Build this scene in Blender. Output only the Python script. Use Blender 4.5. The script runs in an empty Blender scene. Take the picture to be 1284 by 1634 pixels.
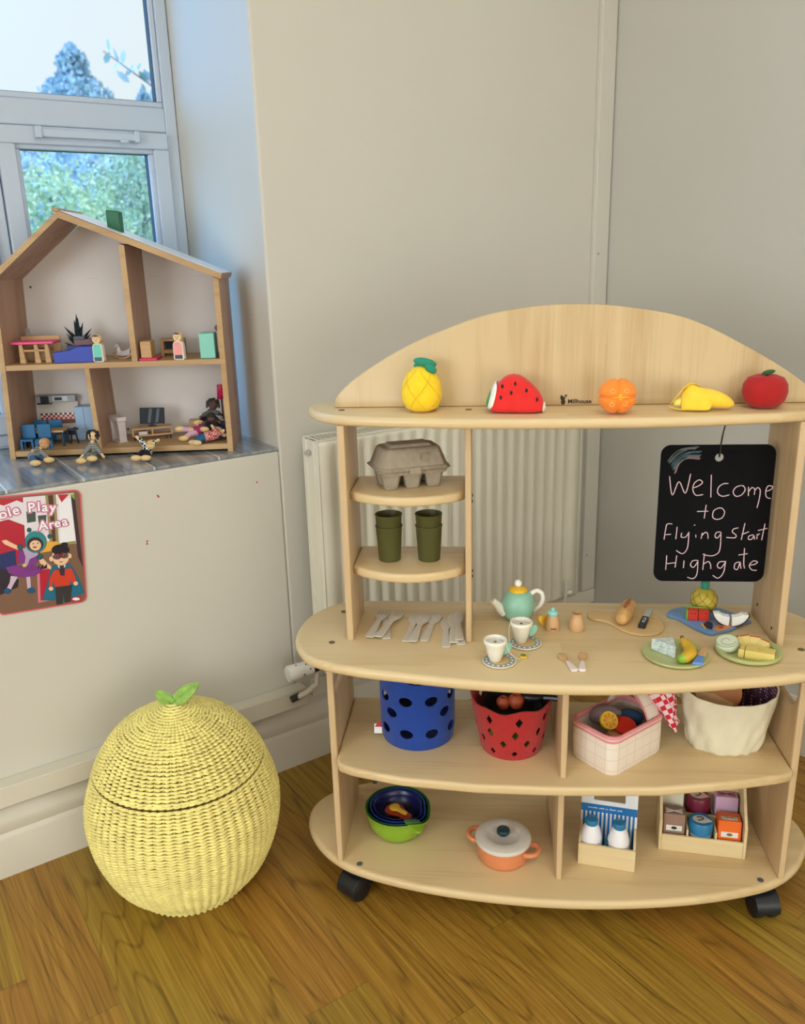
import bpy, bmesh, math, random
from mathutils import Vector, Matrix, Euler
random.seed(7)
SC = bpy.context.scene
PI = math.pi; R = math.radians
COL = SC.collection
# ---------------------------------------------------------------- camera
cam_d = bpy.data.cameras.new('camera'); cam = bpy.data.objects.new('camera', cam_d); COL.objects.link(cam)
cam_d.sensor_fit = 'VERTICAL'; cam_d.sensor_height = 24.0; cam_d.lens = 1340.9/1634*24.0
cam_d.clip_start = .05; cam_d.clip_end = 200
PITCH, YAW, ROLL = -.2929, .0982, -.0278
_cp, _sp, _cy, _sy = math.cos(PITCH), math.sin(PITCH), math.cos(YAW), math.sin(YAW)
_f = Vector((-_sy*_cp, _cy*_cp, _sp)); _r = Vector((_cy, _sy, 0)); _u = _r.cross(_f)
_cr, _sr = math.cos(ROLL), math.sin(ROLL)
_r2 = _cr*_r+_sr*_u; _u2 = -_sr*_r+_cr*_u
_m = Matrix((_r2, _u2, -_f)).transposed().to_4x4(); _m.translation = Vector((-.1498, -1.4936, 1.2921))
cam.matrix_world = _m
cam_d.dof.use_dof = True; cam_d.dof.focus_distance = 1.75; cam_d.dof.aperture_fstop = 3.4
SC.camera = cam
SC.view_settings.view_transform = 'Standard'; SC.view_settings.look = 'None'
SC.view_settings.gamma = 1.0; SC.view_settings.exposure = 0.0
SC.view_settings.use_curve_mapping = False
# wall frame: T runs along the window wall, N points through it to the outside
WA, WO = .688, .7376
TV = Vector((math.cos(WA), math.sin(WA), 0)); NV = Vector((-math.sin(WA), math.cos(WA), 0))
def WP(t, off, z): return TV*t+NV*(WO+off)+Vector((0, 0, z))
# ---------------------------------------------------------------- world: overcast sky
w = bpy.data.worlds.new('sky'); SC.world = w; w.use_nodes = True
nt = w.node_tree; bg = nt.nodes['Background']
tc = nt.nodes.new('ShaderNodeTexCoord'); sp = nt.nodes.new('ShaderNodeSeparateXYZ'); nt.links.new(tc.outputs['Generated'], sp.inputs[0])
rp = nt.nodes.new('ShaderNodeValToRGB'); nt.links.new(sp.outputs['Z'], rp.inputs[0])
rp.color_ramp.elements[0].position = 0.0; rp.color_ramp.elements[0].color = (.70, .86, .95, 1)
rp.color_ramp.elements[1].position = .75; rp.color_ramp.elements[1].color = (1.9, 2.5, 3.2, 1)
rp.color_ramp.elements[0].color = (.62, .78, .86, 1)
e = rp.color_ramp.elements.new(.02); e.color = (.84, .91, .93, 1)
e = rp.color_ramp.elements.new(.34); e.color = (.87, .93, .95, 1)
# added blue glow in the unseen sky at left, brightens the window reveal
vd = nt.nodes.new('ShaderNodeVectorMath'); vd.operation = 'DOT_PRODUCT'; nt.links.new(tc.outputs['Generated'], vd.inputs[0]); vd.inputs[1].default_value = (-.905, -.08, .418)
mx_ = nt.nodes.new('ShaderNodeMath'); mx_.operation = 'MAXIMUM'; nt.links.new(vd.outputs['Value'], mx_.inputs[0]); mx_.inputs[1].default_value = 0
pw = nt.nodes.new('ShaderNodeMath'); pw.operation = 'POWER'; nt.links.new(mx_.outputs[0], pw.inputs[0]); pw.inputs[1].default_value = 4.5
gc = nt.nodes.new('ShaderNodeMix'); gc.data_type = 'RGBA'; gc.blend_type = 'ADD'; gc.clamp_result = False; nt.links.new(pw.outputs[0], gc.inputs[0]); nt.links.new(rp.outputs[0], gc.inputs[6]); gc.inputs[7].default_value = (.1, 1.9, 5.2, 1)
nt.links.new(gc.outputs[2], bg.inputs[0]); bg.inputs[1].default_value = SKY = 1.0
# ---------------------------------------------------------------- lights of the room and an added side fill
def area(name, loc, rot, sx, sy, power, color):
    d = bpy.data.lights.new(name, 'AREA'); d.shape = 'RECTANGLE'; d.size = sx; d.size_y = sy; d.energy = power; d.color = color
    o = bpy.data.objects.new(name, d); COL.objects.link(o); o.location = loc; o.rotation_euler = rot; return o
for i, (t, off, pw_) in enumerate(((.05, -1.2, 5), (-1.0, -2.3, 15), (-.55, -3.4, 5), (-2.4, -3.3, 6))):
    area('ceiling_panel_light', WP(t, off, 2.69), (0, 0, WA), 1.2, .6, pw_, (.93, .98, .95))
area('daylight_from_rear_window', WP(-1.3, -4.3, .95), (R(90), 0, WA+PI), 2.8, 1.6, 108, (.91, .98, 1.03))
area('side_fill_light', WP(-3.8, -2.0, 1.45), (R(90), 0, WA-PI/2), 1.8, 1.3, 66, (.90, .98, 1.03))  # added fill with no window behind it, brightens the right wall
# ---------------------------------------------------------------- materials
def lin(c):
    c = c/255.
    return c/12.92 if c <= .04045 else ((c+.055)/1.055)**2.4
def RGB(r, g, b): return (lin(r), lin(g), lin(b), 1)
_M = {}
def mat(name, rgb, rough=.5, var=.06, scale=40, bump=0, bscale=200, metal=0, spec=.5, sheen=0, stretch=(1, 1, 1)):
    if name in _M: return _M[name]
    m = bpy.data.materials.new(name); m.use_nodes = True; n = m.node_tree.nodes; l = m.node_tree.links; b = n['Principled BSDF']
    b.inputs['Roughness'].default_value = rough; b.inputs['Metallic'].default_value = metal; b.inputs['Specular IOR Level'].default_value = spec
    if sheen: b.inputs['Sheen Weight'].default_value = sheen
    c = RGB(*rgb); tcn = n.new('ShaderNodeTexCoord'); mp = n.new('ShaderNodeMapping'); mp.inputs['Scale'].default_value = stretch
    l.new(tcn.outputs['Object'], mp.inputs[0])
    nz = n.new('ShaderNodeTexNoise'); nz.inputs['Scale'].default_value = scale; nz.inputs['Detail'].default_value = 4; l.new(mp.outputs[0], nz.inputs['Vector'])
    rr = n.new('ShaderNodeValToRGB'); rr.color_ramp.elements[0].position = .3; rr.color_ramp.elements[1].position = .7
    rr.color_ramp.elements[0].color = tuple(x*(1-var) for x in c[:3])+(1,); rr.color_ramp.elements[1].color = tuple(min(1, x*(1+var)) for x in c[:3])+(1,)
    l.new(nz.outputs[0], rr.inputs[0]); l.new(rr.outputs[0], b.inputs['Base Color'])
    if bump:
        nb = n.new('ShaderNodeTexNoise'); nb.inputs['Scale'].default_value = bscale; l.new(mp.outputs[0], nb.inputs['Vector'])
        bp = n.new('ShaderNodeBump'); bp.inputs['Strength'].default_value = bump; bp.inputs['Distance'].default_value = .002
        l.new(nb.outputs[0], bp.inputs['Height']); l.new(bp.outputs[0], b.inputs['Normal'])
    _M[name] = m; return m
def wood(name, c1, c2, axis='x', rough=.42, k=1., stave=0., bump=.05):
    """straight-grained wood, grain along axis"""
    if name in _M: return _M[name]
    m = bpy.data.materials.new(name); m.use_nodes = True; n = m.node_tree.nodes; l = m.node_tree.links; b = n['Principled BSDF']
    b.inputs['Roughness'].default_value = rough
    tcn = n.new('ShaderNodeTexCoord')
    def noise(sl, sc, det=5, dist=0):
        mp = n.new('ShaderNodeMapping'); s = [sc*k]*3; s['xyz'.index(axis)] = sl*k; mp.inputs['Scale'].default_value = s
        l.new(tcn.outputs['Object'], mp.inputs[0]); z = n.new('ShaderNodeTexNoise'); z.inputs['Scale'].default_value = 1; z.inputs['Detail'].default_value = det
        z.inputs['Distortion'].default_value = dist; l.new(mp.outputs[0], z.inputs['Vector']); return z.outputs[0]
    a = noise(1.6, 22, 6, .6); f = noise(6, 260, 3); g = noise(3., 7., 2, .3)
    mx = n.new('ShaderNodeMath'); mx.operation = 'MULTIPLY_ADD'; l.new(f, mx.inputs[0]); mx.inputs[1].default_value = .35; l.new(a, mx.inputs[2])
    mx2 = n.new('ShaderNodeMath'); mx2.operation = 'MULTIPLY_ADD'; l.new(g, mx2.inputs[0]); mx2.inputs[1].default_value = .45; l.new(mx.outputs[0], mx2.inputs[2])
    src = mx2.outputs[0]
    if stave:
        sp_ = n.new('ShaderNodeSeparateXYZ'); l.new(tcn.outputs['Object'], sp_.inputs[0]); cb = n.new('ShaderNodeCombineXYZ')
        oth = [c for c in 'XYZ' if c.lower() != axis]
        l.new(sp_.outputs[axis.upper()], cb.inputs[0]); l.new(sp_.outputs['Y' if axis == 'x' else 'X'], cb.inputs[1])
        bt = n.new('ShaderNodeTexBrick'); bt.inputs['Scale'].default_value = 1; bt.inputs['Brick Width'].default_value = .8; bt.inputs['Row Height'].default_value = .105
        bt.inputs['Mortar Size'].default_value = 0; bt.inputs['Color1'].default_value = (0, 0, 0, 1); bt.inputs['Color2'].default_value = (1, 1, 1, 1)
        l.new(cb.outputs[0], bt.inputs['Vector'])
        m3 = n.new('ShaderNodeMath'); m3.operation = 'MULTIPLY_ADD'; l.new(bt.outputs['Color'], m3.inputs[0]); m3.inputs[1].default_value = stave; l.new(src, m3.inputs[2]); src = m3.outputs[0]
    rr = n.new('ShaderNodeValToRGB'); rr.color_ramp.elements[0].position = .62; rr.color_ramp.elements[1].position = 1.12 if not stave else 1.0
    rr.color_ramp.elements[0].color = RGB(*c2); rr.color_ramp.elements[1].color = RGB(*c1)
    l.new(src, rr.inputs[0]); l.new(rr.outputs[0], b.inputs['Base Color'])
    bp = n.new('ShaderNodeBump'); bp.inputs['Strength'].default_value = bump; bp.inputs['Distance'].default_value = .001; l.new(f, bp.inputs['Height']); l.new(bp.outputs[0], b.inputs['Normal'])
    _M[name] = m; return m
# ---------------------------------------------------------------- mesh helpers
class MB:
    def __init__(s): s.v = []; s.f = []; s.mi = []; s.mats = []
    def _m(s, m):
        if m is None: return 0
        if m not in s.mats: s.mats.append(m)
        return s.mats.index(m)
    def add(s, vs, fs, m=None, M=None):
        o = len(s.v); i = s._m(m)
        for p in vs:
            p = Vector(p)
            if M is not None: p = M @ p
            s.v.append(tuple(p))
        for f in fs: s.f.append(tuple(o+k for k in f)); s.mi.append(i)
        return s
    def box(s, x0, x1, y0, y1, z0, z1, m=None, M=None):
        vs = [(x, y, z) for z in (z0, z1) for y in (y0, y1) for x in (x0, x1)]
        return s.add(vs, [(0, 2, 3, 1), (4, 5, 7, 6), (0, 1, 5, 4), (2, 6, 7, 3), (0, 4, 6, 2), (1, 3, 7, 5)], m, M)
    def prism(s, pts, z0, z1, m=None, M=None, cap=True):
        """pts: 2D outline (x,y), extruded along z"""
        n = len(pts); vs = [(p[0], p[1], z0) for p in pts]+[(p[0], p[1], z1) for p in pts]
        fs = [(i, (i+1) % n, n+(i+1) % n, n+i) for i in range(n)]
        if cap: fs += [tuple(range(n-1, -1, -1)), tuple(range(n, 2*n))]
        return s.add(vs, fs, m, M)
    def rings(s, rings, m=None, M=None, closed=True, caps=(True, True)):
        n = len(rings[0]); vs = [p for r in rings for p in r]; fs = []
        for j in range(len(rings)-1):
            for i in range(n if closed else n-1):
                k = (i+1) % n; fs.append((j*n+i, j*n+k, (j+1)*n+k, (j+1)*n+i))
        if caps[0]: fs.append(tuple(range(n-1, -1, -1)))
        if caps[1]: fs.append(tuple((len(rings)-1)*n+i for i in range(n)))
        return s.add(vs, fs, m, M)
    def lathe(s, prof, n=32, m=None, M=None, caps=(True, True)):
        return s.rings([[(max(r, 1e-5)*math.cos(2*PI*i/n), max(r, 1e-5)*math.sin(2*PI*i/n), z) for i in range(n)] for r, z in prof], m, M, caps=caps)
    def ell(s, c, r, m=None, M=None, n=20, k=12):
        prof = [(math.sin(PI*j/k), -math.cos(PI*j/k)) for j in range(k+1)]
        MM = Matrix.Translation(c) @ Matrix.Diagonal((*r, 1)) if not isinstance(r, (int, float)) else Matrix.Translation(c) @ Matrix.Diagonal((r, r, r, 1))
        if M is not None: MM = M @ MM
        return s.lathe(prof, n, m, MM)
    def tube(s, path, rad, n=8, m=None, M=None, closed=False, flat=1.0):
        P = [Vector(p) for p in path]; N = len(P); rs = rad if isinstance(rad, (list, tuple)) else [rad]*N
        rings = []; up = Vector((0, 0, 1)); prev = None
        for i in range(N):
            a = P[(i-1) % N] if closed else P[max(i-1, 0)]; b = P[(i+1) % N] if closed else P[min(i+1, N-1)]
            d = (b-a).normalized()
            if prev is None:
                ref = up if abs(d.z) < .9 else Vector((1, 0, 0)); x = d.cross(ref).normalized()
            else:
                x = (prev-d*prev.dot(d)).normalized()
            prev = x; y = d.cross(x)
            rings.append([tuple(P[i]+(x*math.cos(2*PI*k/n)+y*math.sin(2*PI*k/n)*flat)*rs[i]) for k in range(n)])
        if closed: rings.append(rings[0]); return s.rings(rings, m, M, caps=(False, False))
        return s.rings(rings, m, M)
    def ribbon(s, pts, wd, y, m=None, M=None):
        """flat stroke lying in the xz plane at depth y"""
        n = len(pts); L = []; Rr = []
        for i in range(n):
            a = Vector(pts[max(i-1, 0)]); b = Vector(pts[min(i+1, n-1)]); d = (b-a)
            d = d.normalized() if d.length > 0 else Vector((1, 0)); nn = Vector((-d.y, d.x))*wd/2; p = Vector(pts[i])
            L.append((p.x+nn.x, y, p.y+nn.y)); Rr.append((p.x-nn.x, y, p.y-nn.y))
        vs = L+Rr; return s.add(vs, [(i, i+1, n+i+1, n+i) for i in range(n-1)], m, M)
    def mesh(s, name, mats=None, smooth=40):
        me = bpy.data.meshes.new(name); me.from_pydata(s.v, [], s.f)
        for m in (s.mats if s.mats else (mats if isinstance(mats, (list, tuple)) else [mats])): me.materials.append(m)
        for p, i in zip(me.polygons, s.mi): p.material_index = i
        bm = bmesh.new(); bm.from_mesh(me); bmesh.ops.recalc_face_normals(bm, faces=bm.faces); bm.to_mesh(me); bm.free()
        if smooth:
            me.shade_smooth(); me.set_sharp_from_angle(angle=R(smooth))
        return me
    def build(s, name, mats=None, parent=None, loc=None, rot=None, bevel=0, seg=2, smooth=40, solid=0, sub=0):
        o = bpy.data.objects.new(name, s.mesh(name, mats, smooth)); COL.objects.link(o)
        if parent: o.parent = parent
        if loc is not None: o.location = loc
        if rot is not None: o.rotation_euler = rot if isinstance(rot, (tuple, Euler)) else (0, 0, rot)
        if solid: md = o.modifiers.new('thickness', 'SOLIDIFY'); md.thickness = solid; md.offset = 0
        if bevel: md = o.modifiers.new('bevel', 'BEVEL'); md.width = bevel; md.segments = seg; md.limit_method = 'ANGLE'; md.angle_limit = R(40)
        if sub: md = o.modifiers.new('sub', 'SUBSURF'); md.levels = sub; md.render_levels = sub
        return o
def tag(o, label=None, cat=None, group=None, kind=None):
    if label: o['label'] = label
    if cat: o['category'] = cat
    if group: o['group'] = group
    if kind: o['kind'] = kind
    return o
def thing(name, label, cat, loc=(0, 0, 0), rz=0, group=None):
    o = bpy.data.objects.new(name, None); COL.objects.link(o); o.empty_display_size = .02
    o.location = loc; o.rotation_euler = rz if isinstance(rz, tuple) else (0, 0, rz); return tag(o, label, cat, group)
def struct(o): o['kind'] = 'structure'; return o
def copy_tree(o, parent=None):
    kids = [c for c in bpy.data.objects if c.parent == o]
    c = o.copy(); COL.objects.link(c); c.parent = parent
    for ch in kids: copy_tree(ch, c)
    return c
def catmull(pts, n=6, closed=False):
    P = [Vector(p) for p in pts]; N = len(P); out = []
    rng = range(N) if closed else range(N-1)
    for i in rng:
        g = (lambda k: P[k % N]) if closed else (lambda k: P[min(max(k, 0), N-1)])
        a, b, c, d = g(i-1), g(i), g(i+1), g(i+2)
        for j in range(n):
            t = j/n; out.append(tuple(.5*((2*b)+(c-a)*t+(2*a-5*b+4*c-d)*t*t+(3*b-a-3*c+d)*t**3)))
    if not closed: out.append(tuple(P[-1]))
    return out
def plate(name, outlines, thick, m, parent=None, loc=(0, 0, 0), rot=(0, 0, 0), bevel=.004, res=3):
    """flat board with rounded edges: first outline is the rim, the others are holes; lies in local xy, centred on z"""
    cu = bpy.data.curves.new(name, 'CURVE'); cu.dimensions = '2D'; cu.fill_mode = 'BOTH'
    bevel = min(bevel, thick/2*.98); cu.extrude = thick/2-bevel; cu.bevel_depth = bevel; cu.bevel_resolution = res; cu.offset = -bevel
    for pts in outlines:
        s = cu.splines.new('POLY'); s.points.add(len(pts)-1)
        for q, p in zip(s.points, pts): q.co = (p[0], p[1], 0, 1)
        s.use_cyclic_u = True
    tmp = bpy.data.objects.new(name, cu); COL.objects.link(tmp)
    dg = bpy.context.evaluated_depsgraph_get(); me = bpy.data.meshes.new_from_object(tmp.evaluated_get(dg))
    bpy.data.objects.remove(tmp); bpy.data.curves.remove(cu)
    me.materials.clear(); me.materials.append(m)
    bm = bmesh.new(); bm.from_mesh(me); bmesh.ops.remove_doubles(bm, verts=bm.verts, dist=1e-6); bmesh.ops.recalc_face_normals(bm, faces=bm.faces); bm.to_mesh(me); bm.free()
    me.shade_smooth(); me.set_sharp_from_angle(angle=R(50))
    o = bpy.data.objects.new(name, me); COL.objects.link(o); o.parent = parent; o.location = loc; o.rotation_euler = rot
    return o
def rrect(w_, h_, r, n=5, cx=0, cy=0):
    out = []
    for sx, sy, a0 in ((1, 1, 0), (-1, 1, 90), (-1, -1, 180), (1, -1, 270)):
        for i in range(n+1):
            a = R(a0+90*i/n); out.append((cx+sx*(w_/2-r)+r*math.cos(a), cy+sy*(h_/2-r)+r*math.sin(a)))
    return out
def circ(r, n=24, cx=0, cy=0, ry=None): return [(cx+r*math.cos(2*PI*i/n), cy+(ry or r)*math.sin(2*PI*i/n)) for i in range(n)]
def text_mesh(txt, size, m, depth=.0003, offset=0., bold=0, shear=0, align='LEFT'):
    cu = bpy.data.curves.new('lettering', 'FONT'); cu.body = txt; cu.size = size; cu.extrude = depth; cu.offset = offset; cu.shear = shear; cu.align_x = align; cu.resolution_u = 3
    tmp = bpy.data.objects.new('t', cu); COL.objects.link(tmp); dg = bpy.context.evaluated_depsgraph_get()
    me = bpy.data.meshes.new_from_object(tmp.evaluated_get(dg)); bpy.data.objects.remove(tmp); bpy.data.curves.remove(cu)
    vs = [tuple(v.co) for v in me.vertices]; fs = [tuple(p.vertices) for p in me.polygons]; bpy.data.meshes.remove(me); return vs, fs
# ---------------------------------------------------------------- the room
plaster = mat('painted_plaster', (194, 190, 180), .62, .012, 3, .10, 60)
plaster_win = mat('window_wall_plaster', (206, 200, 188), .6, .012, 3, .15, 45)
white_gloss = mat('white_gloss_paint', (214, 206, 190), .32, .02, 6, .05, 30)
upvc = mat('backlit_shade_upvc', (188, 198, 212), .28, .01, 5)  # frame is white; its backlit shade is put into this grey-blue colour
def wallobj(name, mb, m, **k): return struct(mb.build(name, m, None, loc=WP(0, 0, 0), rot=WA, **k))
TC = .89; T0 = -4.0; OB = -4.6; H = 2.72
WL0 = -2.05      # left side of the window opening
mb = MB()
mb.prism([(-.206, .012), (TC+.1, .012), (TC+.1, .58), (-.210, .58)], -.002, H)
mb.prism([(T0, .012), (WL0, .012), (WL0+.0, .58), (T0, .58)], -.002, H)
mb.box(WL0, -.206, .0121, .58, 0, .857); mb.box(WL0, -.206, .0121, .58, 2.40, H)
wallobj('wall_left', mb, plaster_win, bevel=.006, seg=3)
wallobj('wall_right', MB().box(TC, TC+.1, OB, .1, 0, H), plaster)
wallobj('wall_back', MB().box(T0, TC+.1, OB-.1, OB, 0, H), plaster)
wallobj('wall_far', MB().box(T0-.1, T0, OB, .5, 0, H), plaster)
wallobj('ceiling', MB().box(T0-.1, TC+.1, OB-.1, .5, H, H+.05), mat('ceiling_white', (225, 222, 214), .8, .01))
# floor
def floor_material():
    m = bpy.data.materials.new('oak_planks'); m.use_nodes = True; n = m.node_tree.nodes; l = m.node_tree.links; b = n['Principled BSDF']
    def math_(op, a, b_=None, c=None):
        x = n.new('ShaderNodeMath'); x.operation = op
        for i, v in enumerate((a, b_, c)):
            if v is None: continue
            if isinstance(v, (int, float)): x.inputs[i].default_value = v
            else: l.new(v, x.inputs[i])
        return x.outputs[0]
    tc_ = n.new('ShaderNodeTexCoord'); s_ = n.new('ShaderNodeSeparateXYZ'); l.new(tc_.outputs['Object'], s_.inputs[0])
    X = math_('ADD', s_.outputs['X'], .967+.131*20); Y = math_('ADD', s_.outputs['Y'], 6.0)
    row = math_('FLOOR', math_('DIVIDE', X, .131))
    wn = n.new('ShaderNodeTexWhiteNoise'); wn.noise_dimensions = '1D'; l.new(row, wn.inputs['W'])
    Y2 = math_('ADD', Y, math_('MULTIPLY', wn.outputs[0], .92))
    colm = math_('FLOOR', math_('DIVIDE', Y2, .92))
    wn2 = n.new('ShaderNodeTexWhiteNoise'); wn2.noise_dimensions = '2D'; cb = n.new('ShaderNodeCombineXYZ'); l.new(row, cb.inputs[0]); l.new(colm, cb.inputs[1]); l.new(cb.outputs[0], wn2.inputs['Vector'])
    rnd = wn2.outputs['Value']
    # grain coordinates shifted per plank
    def grain(sx, sy, det, dist):
        c = n.new('ShaderNodeCombineXYZ'); l.new(math_('MULTIPLY', X, sx), c.inputs[0]); l.new(math_('MULTIPLY', Y, sy), c.inputs[1]); l.new(math_('MULTIPLY', rnd, 37.), c.inputs[2])
        z = n.new('ShaderNodeTexNoise'); z.inputs['Scale'].default_value = 1; z.inputs['Detail'].default_value = det; z.inputs['Distortion'].default_value = dist; l.new(c.outputs[0], z.inputs['Vector']); return z.outputs[0]
    big = grain(6.5, .8, 2, .2); fine = grain(210, 5, 3, .2); mid = grain(60, 2.0, 4, .4)
    rings = math_('PINGPONG', math_('MULTIPLY', big, 13.), .5)          # 0..0.5 cathedral lines
    lines = math_('SUBTRACT', 1., math_('SMOOTH_MIN', math_('MULTIPLY', rings, 8.), 1., .2))
    v = math_('ADD', math_('MULTIPLY', fine, .55), math_('MULTIPLY', mid, .45))
    v = math_('SUBTRACT', v, math_('MULTIPLY', math_('MAXIMUM', lines, 0.), .15))
    rr = n.new('ShaderNodeValToRGB'); el = rr.color_ramp.elements; el[0].position = .26; el[0].color = RGB(108, 78, 28); el[1].position = .74; el[1].color = RGB(186, 148, 66)
    e_ = el.new(.47); e_.color = RGB(152, 114, 42); l.new(v, rr.inputs[0])
    hs = n.new('ShaderNodeMix'); hs.data_type = 'RGBA'; hs.blend_type = 'MULTIPLY'; hs.inputs[0].default_value = 1
    r2 = n.new('ShaderNodeValToRGB'); r2.color_ramp.elements[0].color = (1.0, .86, .78, 1); r2.color_ramp.elements[1].color = (.93, 1.0, .74, 1); l.new(rnd, r2.inputs[0])
    l.new(rr.outputs[0], hs.inputs[6]); l.new(r2.outputs[0], hs.inputs[7])
    # joints
    fx = math_('ABSOLUTE', math_('SUBTRACT', math_('FRACT', math_('DIVIDE', X, .131)), .5)); jx = math_('GREATER_THAN', fx, .4955)
    fy = math_('ABSOLUTE', math_('SUBTRACT', math_('FRACT', math_('DIVIDE', Y2, .92)), .5)); jy = math_('GREATER_THAN', fy, .4992)
    j = math_('MAXIMUM', jx, jy)
    mj = n.new('ShaderNodeMix'); mj.data_type = 'RGBA'; l.new(math_('MULTIPLY', j, .45), mj.inputs[0]); l.new(hs.outputs[2], mj.inputs[6]); mj.inputs[7].default_value = RGB(70, 48, 20)
    l.new(mj.outputs[2], b.inputs['Base Color']); b.inputs['Roughness'].default_value = .42
    bp = n.new('ShaderNodeBump'); bp.inputs['Strength'].default_value = .12; bp.inputs['Distance'].default_value = .001; l.new(v, bp.inputs['Height']); l.new(bp.outputs[0], b.inputs['Normal'])
    return m
wallobj('floor', MB().box(T0-.1, TC+.1, OB-.1, .5, -.1, 0), floor_material())
# skirting, pipe boxing, corner batten
mb = MB(); prof = [(.0119, 0), (0, 0), (0, .094), (.004, .103), (.006, .106), (.0045, .112), (.002, .122), (.002, .137), (.006, .143), (.006, .158), (.0119, .166)]
for t0, t1 in ((T0, TC),):
    n_ = len(prof); vs = [(t, o_, z) for t in (t0, t1) for o_, z in prof]
    mb.add(vs, [(i, (i+1) % n_, n_+(i+1) % n_, n_+i) for i in range(n_)]+[tuple(range(n_)), tuple(range(n_, 2*n_))])
wallobj('baseboard_left', mb, white_gloss)
wallobj('baseboard_right', MB().box(TC-.014, TC-.0005, OB, 0, 0, .10).box(TC-.009, TC-.0005, OB, 0, .10, .16), white_gloss, bevel=.003)
mb = MB().box(T0, -.192, -.028, .0118, .188, .236); mb.box(-.165, TC-.001, -.004, .0118, .188, .236)
wallobj('trim_1', mb, white_gloss, bevel=.002)
mb = MB().box(.829, TC-.004, -.004, .0118, .237, H-.001)
wallobj('trim_2', mb, plaster_win, bevel=.002)
scr = MB()
for z in (1.29, .36): scr.lathe([(.0035, 0), (.0035, .0015), (.001, .0022)], 12, None, Matrix.Translation((.845, -.0041, z)) @ Matrix.Rotation(R(90), 4, 'X'))
wallobj('trim_3', scr, mat('painted_screw', (170, 160, 140), .5))
# sill of grey wood-look tile
def sill_material():
    m = bpy.data.materials.new('grey_wood_tile'); m.use_nodes = True; n = m.node_tree.nodes; l = m.node_tree.links; b = n['Principled BSDF']
    tc_ = n.new('ShaderNodeTexCoord'); mp = n.new('ShaderNodeMapping'); mp.inputs['Scale'].default_value = (42, 3, 1); l.new(tc_.outputs['Object'], mp.inputs[0])
    nz = n.new('ShaderNodeTexNoise'); nz.inputs['Scale'].default_value = 1; nz.inputs['Detail'].default_value = 5; nz.inputs['Distortion'].default_value = .4; l.new(mp.outputs[0], nz.inputs['Vector'])
    rr = n.new('ShaderNodeValToRGB'); rr.color_ramp.elements[0].position = .32; rr.color_ramp.elements[0].color = RGB(104, 108, 114); rr.color_ramp.elements[1].position = .7; rr.color_ramp.elements[1].color = RGB(160, 164, 168); l.new(nz.outputs[0], rr.inputs[0])
    s_ = n.new('ShaderNodeSeparateXYZ'); l.new(tc_.outputs['Object'], s_.inputs[0])
    a = n.new('ShaderNodeMath'); a.operation = 'MULTIPLY_ADD'; l.new(s_.outputs['X'], a.inputs[0]); a.inputs[1].default_value = 1/.152; a.inputs[2].default_value = 20.37
    f = n.new('ShaderNodeMath'); f.operation = 'FRACT'; l.new(a.outputs[0], f.inputs[0]); g = n.new('ShaderNodeMath'); g.operation = 'LESS_THAN'; l.new(f.outputs[0], g.inputs[0]); g.inputs[1].default_value = .028
    mx = n.new('ShaderNodeMix'); mx.data_type = 'RGBA'; l.new(g.outputs[0], mx.inputs[0]); l.new(rr.outputs[0], mx.inputs[6]); mx.inputs[7].default_value = RGB(196, 200, 200); l.new(mx.outputs[2], b.inputs['Base Color'])
    b.inputs['Roughness'].default_value = .13; b.inputs['Specular IOR Level'].default_value = .9; return m
wallobj('trim_4', MB().box(WL0+.001, -.2065, .013, .469, .8575, .865), sill_material(), bevel=.001)
# ---------------------------------------------------------------- window
glass = bpy.data.materials.new('window_glass'); glass.use_nodes = True; n = glass.node_tree.nodes; l = glass.node_tree.links; n.remove(n['Principled BSDF'])
tr = n.new('ShaderNodeBsdfTransparent'); tr.inputs[0].default_value = (.96, .985, .99, 1); gl = n.new('ShaderNodeBsdfGlossy'); gl.inputs['Roughness'].default_value = .02
ms = n.new('ShaderNodeMixShader'); lw = n.new('ShaderNodeLayerWeight'); lw.inputs[0].default_value = .15; ml = n.new('ShaderNodeMath'); ml.operation = 'MULTIPLY'; ml.inputs[1].default_value = .6; l.new(lw.outputs['Fresnel'], ml.inputs[0])
l.new(ml.outputs[0], ms.inputs[0]); l.new(tr.outputs[0], ms.inputs[1]); l.new(gl.outputs[0], ms.inputs[2]); l.new(ms.outputs[0], n['Material Output'].inputs[0])
gasket = mat('black_gasket', (52, 54, 60), .6)
win = struct(thing('window_1', None, None, WP(0, .47, 0), WA))
def frame_ring(mb, t0, t1, z0, z1, w_, y0, y1, m=None):
    mb.box(t0, t1, y0, y1, z0, z0+w_, m); mb.box(t0, t1, y0, y1, z1-w_, z1, m); mb.box(t0, t0+w_, y0, y1, z0+w_, z1-w_, m); mb.box(t1-w_, t1, y0, y1, z0+w_, z1-w_, m)
FB, FT = .867, 2.398
L0, Rr0 = WL0+.003, -.2105
mb = MB(); frame_ring(mb, L0, Rr0, FB, FT, .030, 0, .065); mb.box(L0+.030, Rr0-.030, 0, .065, 1.615, 1.673)
for t in (-.680, -1.12, -1.56): mb.box(t-.0, t+.028, .0, .065, FB+.03, 1.615)
mb.box(-1.14, -1.08, 0, .065, 1.673, FT-.03)
mb.build('window_frame', upvc, win, bevel=.003)
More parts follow.
